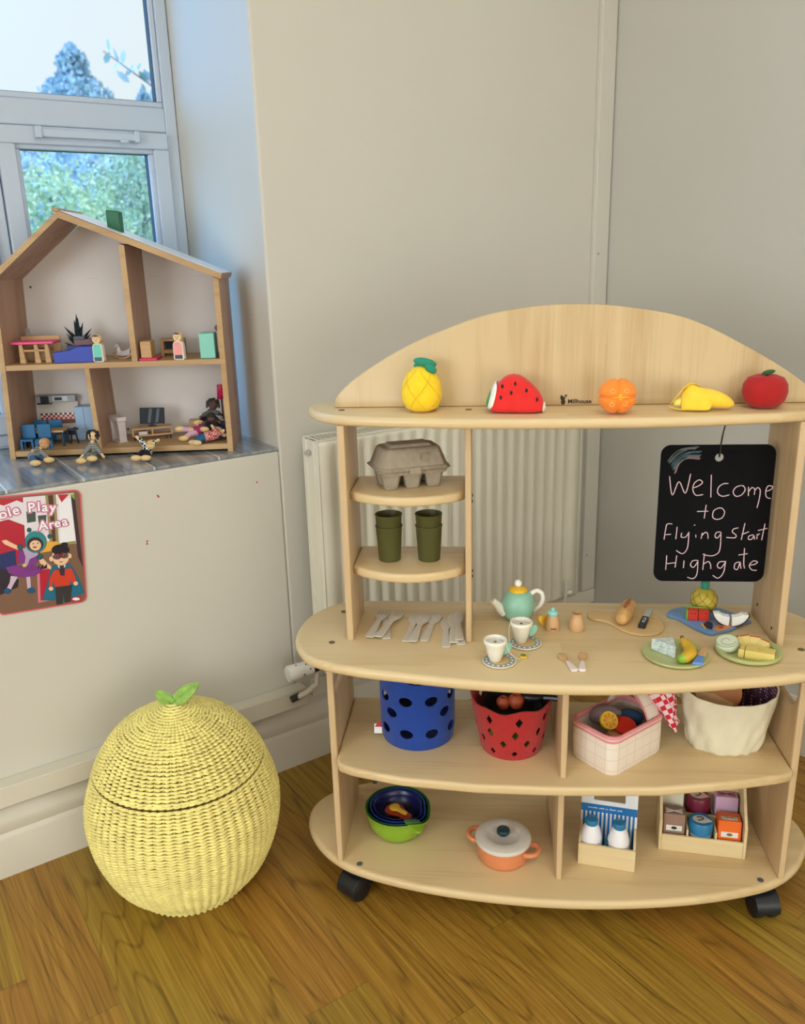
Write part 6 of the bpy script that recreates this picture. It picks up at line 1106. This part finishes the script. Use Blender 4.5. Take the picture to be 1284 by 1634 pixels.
# ---------------------------------------------------------------- doll house on the sill
HZ = R(8.755); HO = Vector((-1.2478, .3341, .8652))
ED = Vector((math.cos(HZ), math.sin(HZ), 0)); DD = Vector((-math.sin(HZ), math.cos(HZ), 0))
def HP(u, w_, z): return HO+ED*u+DD*w_+Vector((0, 0, z))
hw_ = wood('doll_house_ply', (176, 140, 116), (146, 110, 90), 'z', .5, .8); he = wood('doll_house_edge', (190, 154, 108), (166, 128, 84), 'x', .5, 1.2)
house = thing('doll_house', 'open fronted wooden doll house with pitched roof, standing on the window sill', 'doll house', HO, HZ)
DPT = .166; TH = .012
def xz(name, pts, y0, y1, m, bevel=.0015):
    mb = MB(); mb.prism(pts, -y1, -y0-(.0016 if y0 < .01 else 0), m, M=Matrix.Rotation(R(90), 4, 'X'))
    if y0 < .01: mb.prism(pts, -y0-.00155, -y0, he, M=Matrix.Rotation(R(90), 4, 'X'))
    return mb.build(name, None, house, bevel=0 if y0 < .01 else bevel)
WLF = .004
xz('side_panel', [(0, .0), (TH, .0), (.018+TH, .404), (.018, .398)], 0, DPT, hw_)
xz('side_panel', [(.5045, .0), (.517, .0), (.517, .394), (.5045, .400)], 0, DPT, hw_)
xz('floor_panel', [(TH+.0008, .006), (.504, .006), (.504, .0185), (TH+.0008, .0185)], .002, DPT-.003, he)
xz('upper_floor', [(TH+.0095, .2055), (.504, .2055), (.504, .2175), (TH+.0098, .2175)], .002, DPT-.003, he)
xz('room_divider', [(.2015, .019), (.2125, .019), (.2065, .205), (.1955, .205)], .003, DPT-.003, hw_)
xz('room_divider', [(.305, .218), (.3175, .218), (.3175, .4705), (.305, .4755)], .003, DPT-.003, hw_)
AX, AZ = .186, .545
xz('roof_panel', [(-.030, .355), (AX, AZ-.014), (AX, AZ+.001), (-.036, .366)], -.006, DPT+.004, hw_)
xz('roof_panel', [(AX+.0003, AZ-.014), (.522, .3938), (.526, .4052), (AX+.0003, AZ+.001)], -.006, DPT, hw_)
MB().box(AX-.010, AX+.004, -.008, DPT+.006, AZ-.002, AZ+.006).build('ridge_strip', he, house, bevel=.002)
bp_m = mat('white_hardboard', (214, 206, 202), .6, .02, 8)
xz('back_panel', [(TH+.001, .019), (.504, .019), (.504, .4006), (.019, .4006)], DPT-.0025, DPT, bp_m, 0)
xz('back_panel', [(.020, .4010), (.504, .4010), (AX, AZ-.018)], DPT-.0025, DPT, bp_m, 0)
MB().prism([(AX+.006, AZ+.0002), (.5240, .4064), (.5240, .4074), (AX+.006, AZ+.0012)], -DPT+.001, .005, M=Matrix.Rotation(R(90), 4, 'X')).build('roof_top_sheet', mat('pale_roof_sheet', (226, 228, 232), .3, .01), house)  # thin pale sheet over the right-hand roof slope
k_ = MB()
for u, z in ((.046, .385), (.488, .372), (.235, .032), (.17, .15), (.172, .135)): k_.lathe([(.0028, 0), (.0022, .0008)], 10, None, Matrix.Translation((u, DPT-.0025, z)) @ Matrix.Rotation(R(90), 4, 'X'))
k_.build('back_screws', dk, house)
gch = mat('green_painted_block', (26, 96, 62), .5, .04)
MB().prism([(.272, .506), (.302, .4925), (.302, .545), (.272, .549)], -.085, -.055, M=Matrix.Rotation(R(90), 4, 'X')).build('chimney', gch, house, bevel=.003)
def H(name, label, cat, u, w_, z, rz=0, group=None, extra=(0, 0)):
    o = thing(name, label, cat, HP(u, w_, z), (extra[0], extra[1], HZ+rz) if any(extra) else HZ+rz, group); return o
LF, UF = .0186, .2176
raw = wood('toy_natural_wood', (196, 156, 110), (170, 128, 84), 'x', .55); pinkm = mat('toy_pink', (228, 74, 130), .45, .02); rasp = mat('toy_raspberry', (206, 36, 86), .5)
# pink bunk table at upper left
t = H('toy_bed', 'pink topped wooden toy bunk frame at the left of the upper floor', 'toy furniture', .0785, .062, UF, R(0))
MB().box(-.050, .045, -.030, .030, .043, .049).build('top', pinkm, t, bevel=.0015)
for x in (-.036, -.002, .022):
    MB().prism([(x, 0), (x+.014, 0), (x+.010, .043), (x+.002, .043)], -.012, -.002, M=Matrix.Translation((0, -.028, 0)) @ Matrix.Rotation(R(90), 4, 'X')).build('leg', raw, t, bevel=.001)
MB().box(-.024, .024, -.026, .020, .026, .031).build('shelf', raw, t, bevel=.001); MB().box(-.045, .045, .024, .028, .0, .058).build('headboard', raw, t, bevel=.001)
o = MB().box(-.005, .005, -.001, .001, 0, .016).box(-.0008, .0008, -.001, .001, .012, .020).build('toy_picture', mat('grey_print', (140, 130, 130), .5), None, loc=HP(.050, .092, UF+.0585), rot=HZ); tag(o, 'tiny grey toy picture standing on the pink bunk', 'toy')
blue = mat('toy_blue', (38, 62, 168), .45, .03)
t = H('toy_sofa', 'stepped blue toy sofa block in the middle of the upper floor', 'toy furniture', .168, .030, UF)
MB().prism([(-.043, 0), (.046, 0), (.046, .036), (.014, .036), (-.006, .028), (-.043, .024)], 0, .034, M=Matrix.Translation((0, .024, 0)) @ Matrix.Rotation(R(90), 4, 'X')).build('frame', blue, t, bevel=.001)
MB().box(-.022, .020, .026, .036, 0, .036).build('back', mat('toy_navy', (34, 44, 112), .5), t, bevel=.001)
t = H('toy_cushion', 'small brown and grey toy block lying on the blue sofa', 'toy', .186, .050, UF+.037, R(8)); MB().box(-.018, .026, -.010, .010, 0, .013, mat('toy_mauve_brown', (112, 84, 88), .6)).box(-.018, .006, -.011, .011, .0131, .020, mat('toy_slate', (84, 84, 100), .6)).build('block', None, t, bevel=.001)
t = H('toy_plant', 'spiky dark toy plant behind the blue sofa', 'toy plant', .166, .098, UF)
MB().lathe([(.001, 0), (.010, 0), (.012, .020), (.001, .020)], 14).build('pot', mat('toy_slate', (84, 84, 100), .6), t)
l_ = MB()
for a, ln_, up_ in ((150, .036, .060), (120, .020, .090), (95, .008, .096), (60, .020, .084), (30, .030, .058), (170, .024, .050), (10, .026, .050), (80, .014, .074), (45, .040, .070), (140, .044, .076), (100, .020, .104), (160, .040, .040), (135, .014, .070), (200, .030, .052)):
    c_, s_ = math.cos(R(a)), math.sin(R(a)); l_.tube([(0, 0, .018), (c_*ln_*.4, -.004, up_*.72), (c_*ln_, s_*.006, up_)], [.0065, .0085, .0008], 6, flat=.5)
l_.build('leaves', mat('dark_leaf', (20, 40, 48), .5, .2, 90), t)
skin = mat('doll_wood_skin', (232, 196, 146), .5, .03)
def peg(u, w_, label, shirt, band, low):
    t = H('peg_doll', label, 'doll', u, w_, UF, R(-14), 'flat wooden peg dolls'); t.scale = (1.1, 1.2, 1.1); Mx = Matrix.Rotation(R(90), 4, 'X')
    MB().prism(catmull([(-.0105, 0), (.0105, 0), (.0115, .012), (.0115, .030), (.008, .037), (.004, .0385), (-.004, .0385), (-.008, .037), (-.0115, .030), (-.0115, .012)], 3, True), -.005, .005, M=Mx).build('body', mat('doll_white_edge', (226, 214, 196), .5), t, bevel=.001)
    MB().prism([(-.009, .010), (.009, .010), (.0098, .028), (.006, .036), (-.006, .036), (-.0098, .028)], .005, .0054, mat('peg_'+shirt[0], shirt[1], .5), M=Mx).box(-.0085, .0085, -.0054, -.005, .002, .010, mat('peg_'+low[0], low[1], .5)).build('printed_clothes', None, t)
    MB().lathe([(.001, -.005), (.0088, -.005), (.0098, -.003), (.0098, .003), (.0088, .005), (.001, .005)], 22, None, Matrix.Translation((0, 0, .047)) @ Mx).build('head', skin, t)
    h = MB(); h.prism([(.0086*math.cos(a), .047+.0092*math.sin(a)) for a in [R(20+140*i/8) for i in range(9)]]+[(-.005, .0525), (0, .0515), (.005, .0525)], .0052, .0058, M=Mx); h.build('painted_hair', mat('hair_brown', (96, 66, 46), .6), t)
    f = MB()
    for x in (-.003, .003): f.ell((x, -.0056, .0475), (.0009, .0004, .0011), n=8, k=5)
    f.ell((0, -.0056, .0437), (.0022, .0004, .0006), n=8, k=5); f.build('painted_face', ink, t)
peg(.2285, .020, 'flat wooden boy doll in a mint green top, beside the blue sofa', ('mint', (112, 206, 186)), None, ('slate', (64, 88, 104)))
peg(.4125, .012, 'flat wooden doll in a pink striped top, right room of upper floor', ('pinkstripe', (238, 156, 148)), None, ('dark', (56, 60, 80)))
t = H('rocking_horse', 'grey and white toy rocking horse against the upper divider', 'toy horse', .268, .075, UF, R(-4))
gm2 = mat('toy_pale_grey', (190, 178, 178), .5, .04); Mx = Matrix.Rotation(R(90), 4, 'X')
MB().prism(catmull([(-.014, .008), (.014, .008), (.019, .020), (.021, .026), (.014, .022), (.002, .018), (-.004, .024), (-.007, .034), (-.012, .036), (-.020, .028), (-.019, .025), (-.012, .026), (-.013, .016)], 3, True), -.005, .005, M=Mx).build('body', gm2, t, bevel=.001)
MB().prism([(-.011, .022), (-.006, .030), (-.004, .020), (-.008, .012)], .005, .0055, M=Mx).build('mane', mat('toy_white', (228, 222, 216), .5), t)
for y in (-.006, .003): MB().prism([(.025*math.cos(a)*1.0, .024+.025*math.sin(a)) for a in [R(205+130*i/10) for i in range(11)]]+[(.022*math.cos(a), .025+.022*math.sin(a)) for a in [R(335-130*i/10) for i in range(11)]], y, y+.003, M=Matrix.Scale(1.05, 4, (1, 0, 0)) @ Mx).build('rocker', raw, t)
t = H('toy_cabinet', 'wooden toy cabinet on a raspberry base beside the upper divider', 'toy furniture', .337, .050, UF)
MB().box(-.016, .024, -.045, .012, 0, .006).build('base', rasp, t, bevel=.001); MB().box(-.013, .011, -.036, .010, .006, .043).build('box', raw, t, bevel=.001)
t = H('toy_shelf', 'low wooden toy fireplace shelf with dark opening at the back', 'toy furniture', .377, .118, UF)
MB().box(-.026, .030, -.014, .014, .034, .040).box(-.026, -.019, -.014, .014, 0, .034).box(.023, .030, -.014, .014, 0, .034).box(-.019, .023, -.014, .014, .006, .014).build('frame', raw, t, bevel=.001); MB().box(-.019, .023, .006, .012, .014, .034).build('dark_opening', mat('toy_dark', (34, 36, 48), .5), t)
t = H('toy_fridge', 'mint green toy fridge at the right end of the upper floor', 'toy furniture', .4765, .030, UF)
MB().box(-.017, .018, -.022, .022, 0, .058).build('body', mat('toy_mint', (132, 200, 184), .4, .02), t, bevel=.003, seg=3); MB().box(-.016, .017, -.0235, -.0222, .002, .056).build('door', mat('toy_mint', (132, 200, 184), .4, .02), t, bevel=.0006)
t = H('toy_mirror', 'tiny brown round toy mirror behind the mint fridge', 'toy', .4985, .080, UF); MB().lathe([(.001, -.002), (.007, -.002), (.008, 0), (.007, .002), (.001, .002)], 18, None, Matrix.Translation((-.004, 0, .064)) @ Mx).build('glass', mat('toy_brown', (110, 80, 66), .5), t); MB().box(-.0055, -.0025, -.002, .002, 0, .058).build('stand', mat('toy_brown', (110, 80, 66), .5), t)
# ---- ground floor
teal = mat('toy_teal_blue', (24, 96, 142), .5, .05)
def chair(u, w_, rz, label):
    t = H('toy_chair', label, 'toy chair', u, w_, LF, rz, 'teal toy dining chairs')
    MB().box(-.015, .015, -.013, .013, .020, .025).build('seat', teal, t, bevel=.0008); MB().prism([(-.015, .025), (.015, .025), (.0155, .057), (-.0155, .057)], -.013, -.008, M=Matrix.Scale(-1, 4, (0, 1, 0)) @ Matrix.Rotation(R(90), 4, 'X') @ Matrix.Scale(-1, 4, (0, 0, 1))).build('backrest', teal, t, bevel=.0008)
    for x in (-.0125, .0125):
        for y in (-.0105, .0105): MB().box(x-.0022, x+.0022, y-.0022, y+.0022, 0, .020).build('leg', teal, t)
    return t
chair(.0375, .026, 0, 'teal blue toy dining chair, front left of the table'); chair(.0745, .024, 0, 'teal blue toy dining chair, front right of the table')
chair(.048, .100, PI, 'teal blue toy dining chair, rear left of the table'); chair(.0835, .100, PI, 'teal blue toy dining chair, rear right of the table')
t = H('toy_table', 'wooden topped toy dining table with dark legs between the teal chairs', 'toy table', .068, .062, LF)
MB().box(-.046, .048, -.021, .021, .034, .039).build('top', raw, t, bevel=.001); dkl = mat('toy_dark_navy', (24, 34, 54), .5)
for x in (-.042, .044):
    for y in (-.017, .017): MB().box(x-.002, x+.002, y-.002, y+.002, 0, .034).build('leg', dkl, t)
tr_ = H('toy_stool', 'dark curved toy stool at the right end of the dining table', 'toy stool', .128, .072, LF); MB().tube([(-.008, 0, 0), (-.004, 0, .024), (.002, 0, .036), (.006, 0, .040)], .002, 6).tube([(.010, 0, 0), (.007, 0, .020), (.004, 0, .036)], .002, 6).build('frame', dkl, tr_); MB().box(-.009, .011, -.009, .009, .0335, .037).build('seat', dkl, tr_)
k = H('toy_kitchen', 'toy kitchen unit with red and white checked splashback', 'toy kitchen', .072, .158, LF); kw = mat('toy_cream_white', (206, 196, 186), .5, .02)
MB().box(-.046, .050, -.034, -.001, 0, .042).build('base_unit', kw, k, bevel=.001); MB().box(-.047, .051, -.036, -.001, .042, .046).build('worktop', mat('toy_red_brown', (140, 78, 66), .5), k)
MB().box(-.046, .050, -.004, -.001, .046, .108).build('back_board', kw, k); MB().box(-.046, .050, -.018, -.0005, .092, .108).build('wall_cupboard', mat('toy_steel', (150, 152, 156), .4), k, bevel=.0008)
MB().box(-.004, .032, -.0190, -.018, .094, .106).build('microwave_door', mat('toy_pale_steel', (196, 200, 204), .4), k); MB().box(.000, .018, -.0196, -.019, .096, .104).build('microwave_window', mat('toy_dark', (34, 36, 48), .5), k)
MB().box(-.034, -.014, -.0195, -.018, .090, .107).box(-.042, -.006, -.026, -.018, .088, .0905).build('cooker_hood', mat('toy_dark', (34, 36, 48), .5), k)
ck = MB(); rd_, wt_, dr_ = mat('check_red', (196, 30, 44), .5), mat('check_white', (234, 224, 220), .5), mat('check_maroon', (84, 22, 40), .5)
for i in range(16):
    for j in range(3): x = -.044+i*.0058; ck.box(x, x+.0058, -.0048, -.004, .047+j*.0052, .047+(j+1)*.0052, wt_ if (i+j) % 2 else (dr_ if j == 2 else rd_))
ck.build('checked_splashback', None, k)
MB().box(.020, .046, -.0352, -.034, .008, .036).build('oven_door', mat('toy_pale_steel', (196, 200, 204), .4), k); MB().box(.026, .046, -.0358, -.0352, .012, .026).build('oven_window', mat('toy_dark', (34, 36, 48), .5), k); MB().box(-.004, .014, -.0352, -.034, .005, .020).box(-.004, .014, -.0352, -.034, .023, .038).build('drawer_front', mat('toy_cream_panel', (216, 208, 198), .5), k)
t = H('toy_tall_fridge', 'tall pale blue toy fridge between the kitchen and the lower divider', 'toy furniture', .145, .128, LF); MB().box(-.019, .022, -.018, .018, 0, .083).build('body', mat('toy_pale_blue', (150, 178, 210), .4, .04, 30), t, bevel=.002)
MB().box(-.0195, .0015, -.0192, -.0182, .002, .081).box(.0025, .0225, -.0192, -.0182, .002, .081).build('doors', mat('toy_pale_blue', (150, 178, 210), .4, .04, 30), t)
t = H('toy_fireplace', 'white wooden toy fireplace facing right, by the lower divider', 'toy fireplace', .232, .080, LF, R(-52))
fw = mat('toy_lilac_white', (206, 194, 192), .5)
MB().box(-.030, .030, -.010, .012, .052, .062).box(-.026, -.016, -.008, .010, 0, .052).box(.016, .026, -.008, .010, 0, .052).box(-.016, .016, .006, .010, 0, .052).box(-.028, .028, -.012, .012, 0, .003).build('surround', fw, t, bevel=.001)
t = H('toy_media_bench', 'low wooden toy television bench on the ground floor', 'toy furniture', .312, .096, LF, R(16))
MB().box(-.050, .046, -.016, .016, .026, .031).box(-.050, .046, -.016, .016, .010, .014).box(-.050, -.045, -.016, .016, .014, .026).box(.041, .046, -.016, .016, .014, .026).box(-.004, .000, -.016, .016, .014, .026).build('frame', raw, t, bevel=.001)
MB().box(-.034, -.014, -.0155, .012, .0145, .022).build('white_box', fw, t)
for x in (-.044, .030, .040): MB().tube([(x, -.010, 0), (x, -.010, .010)], .002, 6).build('leg', dkl, t)
t = H('toy_television', 'black toy television with two pale screen streaks, on the wooden bench', 'toy television', .312, .098, LF+.0312, R(14), extra=(0, R(4))); t.scale = (1.12, 1, 1.1)
MB().box(-.026, .026, -.002, .002, .005, .041).build('screen', mat('toy_screen_navy', (10, 16, 30), .55), t, bevel=.0008)
MB().prism([(-.010, .008), (-.004, .008), (.000, .039), (-.006, .039)], .002, .0023, M=Mx).prism([(.006, .008), (.012, .008), (.016, .039), (.010, .039)], .002, .0023, M=Mx).build('screen_streaks', mat('toy_streak', (70, 82, 98), .4), t); MB().box(-.009, .009, -.006, .006, 0, .002).box(-.003, .003, -.001, .001, .001, .006).build('foot', dkl, t)
t = H('toy_lamp', 'toy floor lamp with raspberry pink shade in the lower right corner', 'toy lamp', .481, .125, LF); MB().lathe([(.001, 0), (.008, 0), (.008, .002), (.0022, .004), (.0022, .092), (.001, .092)], 14).build('pole', mat('toy_grey_brown', (116, 106, 100), .5), t); MB().lathe([(.0105, .088), (.0085, .122), (.001, .1225)], 20, caps=(False, True)).build('shade', rasp, t, solid=.0008)
t = H('toy_bench', 'dark navy toy sofa with pale edge at the right of the ground floor', 'toy furniture', .452, .074, LF, R(6)); nv = mat('toy_sofa_navy', (24, 52, 92), .6, .05)
MB().box(-.022, .040, -.016, .022, 0, .020).build('seat', nv, t, bevel=.001); MB().prism([(-.022, .0), (.040, .0), (.040, .047), (-.022, .041)], .014, .018, M=Matrix.Translation((0, 0, .0)) @ Mx).build('front_board', nv, t, bevel=.001); MB().prism([(-.024, .0), (-.0218, .0), (-.0218, .040), (.040, .046), (.040, .049), (-.024, .043)], .018, .0205, M=Mx).build('pale_edging', raw, t)
t = H('toy_bookcase', 'plain brown toy block shelf behind the dolls on the ground floor', 'toy furniture', .410, .132, LF); MB().box(-.014, .020, -.010, .010, 0, .038).build('box', raw, t, bevel=.001)
# ---- dolls with jointed limbs
def striped(name, c1, c2, sc, axis='Z', check=False):
    if name in _M: return _M[name]
    m = bpy.data.materials.new(name); m.use_nodes = True; n = m.node_tree.nodes; l = m.node_tree.links; b = n['Principled BSDF']; b.inputs['Roughness'].default_value = .85; tcn = n.new('ShaderNodeTexCoord')
    if check: c = n.new('ShaderNodeTexChecker'); c.inputs['Scale'].default_value = sc; l.new(tcn.outputs['Object'], c.inputs['Vector']); c.inputs['Color1'].default_value = RGB(*c1); c.inputs['Color2'].default_value = RGB(*c2); l.new(c.outputs[0], b.inputs['Base Color'])
    else:
        wv = n.new('ShaderNodeTexWave'); wv.bands_direction = axis; wv.inputs['Scale'].default_value = sc; wv.inputs['Distortion'].default_value = 1.; l.new(tcn.outputs['Object'], wv.inputs['Vector']); rr = n.new('ShaderNodeValToRGB'); rr.color_ramp.elements[0].color = RGB(*c1); rr.color_ramp.elements[1].color = RGB(*c2); l.new(wv.outputs[0], rr.inputs[0]); l.new(rr.outputs[0], b.inputs['Base Color'])
    _M[name] = m; return m
def doll(label, u, w_, z, rz, top, bottom, skin_, hair, head, neck, hip, hands, feet, knees=None, hairstyle='cap', feet_m=None, rx=.0095):
    """joint positions in doll-local metres"""
    t = H('jointed_doll', label, 'doll', u, w_, z, rz)
    V_ = Vector; hd = V_(head); nk = V_(neck); hp_ = V_(hip); feet_m = feet_m or mat('doll_pale_wood', (216, 180, 122), .5, .05)
    mid_ = (nk+hp_)/2
    b = MB(); b.tube([hp_, mid_, nk, nk+(hd-nk)*.35], [.007, .007, .006, .003], 10); b.ell(hd, (rx, rx, rx*1.08), n=20, k=12)
    for hnd in hands: b.tube([nk+(V_(hnd)-nk)*.3, V_(hnd)], [.003, .0032], 8); b.ell(V_(hnd), .0036, n=10, k=6)
    nd = V_((0, -1, -.1)); b.ell(hd+V_((0, -rx*.98, -.001)), .0011, n=8, k=5); b.build('body', skin_, t, smooth=60)
    s = MB(); s.tube([hp_+(nk-hp_)*-.05, mid_, nk-(nk-mid_)*.1, nk+(hd-nk)*.1], [.0128, .0122, .0100, .004], 14)
    for hnd in hands: s.tube([nk-(nk-hp_)*.12, nk.lerp(V_(hnd), .5), nk.lerp(V_(hnd), .78)], [.0068, .0058, .0056], 10)
    s.build('top', top, t, smooth=60)
    p = MB()
    for f, kx in zip(feet, knees or [None]*2):
        f = V_(f); kn = V_(kx) if kx else hp_.lerp(f, .5)+V_((0, 0, .004)); p.tube([hp_, kn, kn.lerp(f, .92)], [.0105, .0072, .0060], 10)
    p.build('trousers', bottom, t, smooth=60)
    for f, kx in zip(feet, knees or [None]*2):
        f = V_(f); d = (f-hp_).normalized(); q = MB(); q.ell((0, 0, 0), (.0125, .0045, .0068), n=18, k=10); o = q.build('foot', feet_m, t, loc=tuple(f+V_((0, -.001, .001))))
    h = MB()
    if hairstyle == 'mop':
        rnd = random.Random(9)
        for k in range(26):
            a = rnd.uniform(0, 2*PI); e_ = rnd.uniform(.1, 1.3); d = V_((math.cos(a)*math.cos(e_), math.sin(a)*math.cos(e_)*.9+.25, math.sin(e_))); h.tube([hd+d*rx*.9, hd+d*rx*1.35, hd+d*rx*1.3+V_((d.x*.004, 0, -.010))], [.0034, .0036, .0012], 6)
    else: h.lathe([(rx*1.06*math.sin(PI*j/10*.55), rx*1.1*math.cos(PI*j/10*.55)) for j in range(11)], 18, None, Matrix.Translation(hd) @ Matrix.Rotation(R(-22), 4, 'X'), caps=(False, False))
    h.build('hair', hair, t, smooth=60, solid=0 if hairstyle == 'mop' else .0008)
    f = MB()
    for x in (-.0032, .0032): f.ell(hd+V_((x, -rx*.95, .0014)), (.0009, .0005, .0011), n=8, k=5)
    f.ell(hd+V_((0, -rx*.93, -.0042)), (.002, .0005, .0006), n=8, k=5); f.build('face_paint', ink, t)
dark_hair = mat('doll_dark_hair', (48, 36, 38), .9, .2, 200); tanskin = mat('doll_tan_skin', (206, 158, 108), .5)
jean = mat('doll_denim', (52, 84, 122), .9, .1, 200); blk = mat('doll_black_cloth', (20, 22, 34), .9, .1); kn_ = striped('knit_grey_stripe', (92, 92, 88), (150, 148, 138), 75)
doll('wooden doll in grey knit slumped forward at the left front of the house', .088, -.052, .0005, R(8), kn_, jean, tanskin, mat('doll_bald_tan', (190, 140, 92), .5), (.014, -.002, .046), (.004, -.008, .034), (-.018, .014, .013), ((-.010, -.018, .034), (.020, -.014, .014)), ((-.004, -.034, .008), (.022, -.020, .010)), rx=.0115)
doll('seated doll with shaggy dark hair and grey striped jumper outside the house', .203, -.040, .0005, 0, kn_, kn_, skin, dark_hair, (.004, 0, .056), (.002, .002, .042), (.004, .010, .012), ((-.022, -.022, .010), (.028, -.016, .010)), ((-.016, -.038, .007), (.010, -.042, .012)), hairstyle='mop', rx=.0100)
chk_ = striped('black_white_check', (24, 26, 40), (216, 214, 204), 190, check=True)
doll('seated doll in black and white checked shirt with both arms raised', .325, -.038, .0005, 0, chk_, blk, skin, mat('doll_blonde', (206, 166, 96), .7), (.010, .004, .030), (.002, .0, .027), (-.002, .006, .012), ((-.022, .010, .048), (.028, .004, .040)), ((-.016, -.038, .008), (.006, -.040, .008)), rx=.0105)
t_red = striped('red_check_shirt', (176, 48, 52), (206, 170, 160), 220, check=True)
doll('doll in teal trousers lying back with arms up at lower right', .462, .022, LF+.0005, R(-12), t_red, mat('doll_teal_trousers', (28, 92, 134), .9, .08), skin, dark_hair, (.030, .016, .018), (.018, .010, .018), (-.010, -.004, .014), ((.008, -.002, .040), (.038, -.008, .030)), ((-.034, -.022, .003), (-.022, -.030, .004)), rx=.008)
doll('doll in floral pink dress lying across the ground floor, feet to the left', .415, .050, LF+.0005, 0, mat('doll_magenta', (158, 36, 88), .9, .1), striped('floral_dress', (176, 84, 118), (214, 196, 206), 150), skin, dark_hair, (.046, .018, .034), (.030, .010, .030), (.012, .0, .020), ((-.002, -.010, .028), (.012, .014, .036)), ((-.026, -.006, .030), (-.018, -.014, .008)), rx=.009)
doll('dark haired doll in speckled grey jacket sprawled on the pile at right', .455, .098, LF+.020, R(10), striped('speckled_grey', (44, 48, 54), (120, 126, 128), 240), blk, mat('doll_brown_skin', (96, 66, 58), .6), mat('doll_grey_black_hair', (62, 58, 58), .8, .3, 200), (.008, -.006, .058), (.004, -.002, .044), (-.004, .006, .022), ((-.024, -.016, .032), (.026, -.014, .034)), ((-.030, -.028, .020), (.018, -.030, .012)), hairstyle='mop', rx=.0115)
doll('dark doll hunched below the grey jacket doll at the right wall', .464, .062, LF+.021, R(-10), mat('doll_dark_brown_cloth', (50, 34, 36), .9, .1), blk, mat('doll_brown_skin', (96, 66, 58), .6), dark_hair, (.002, -.010, .034), (.004, -.002, .030), (.006, .006, .014), ((-.020, -.012, .020), (.022, -.012, .022)), ((-.014, -.020, .006), (.018, -.022, .006)), rx=.0105)
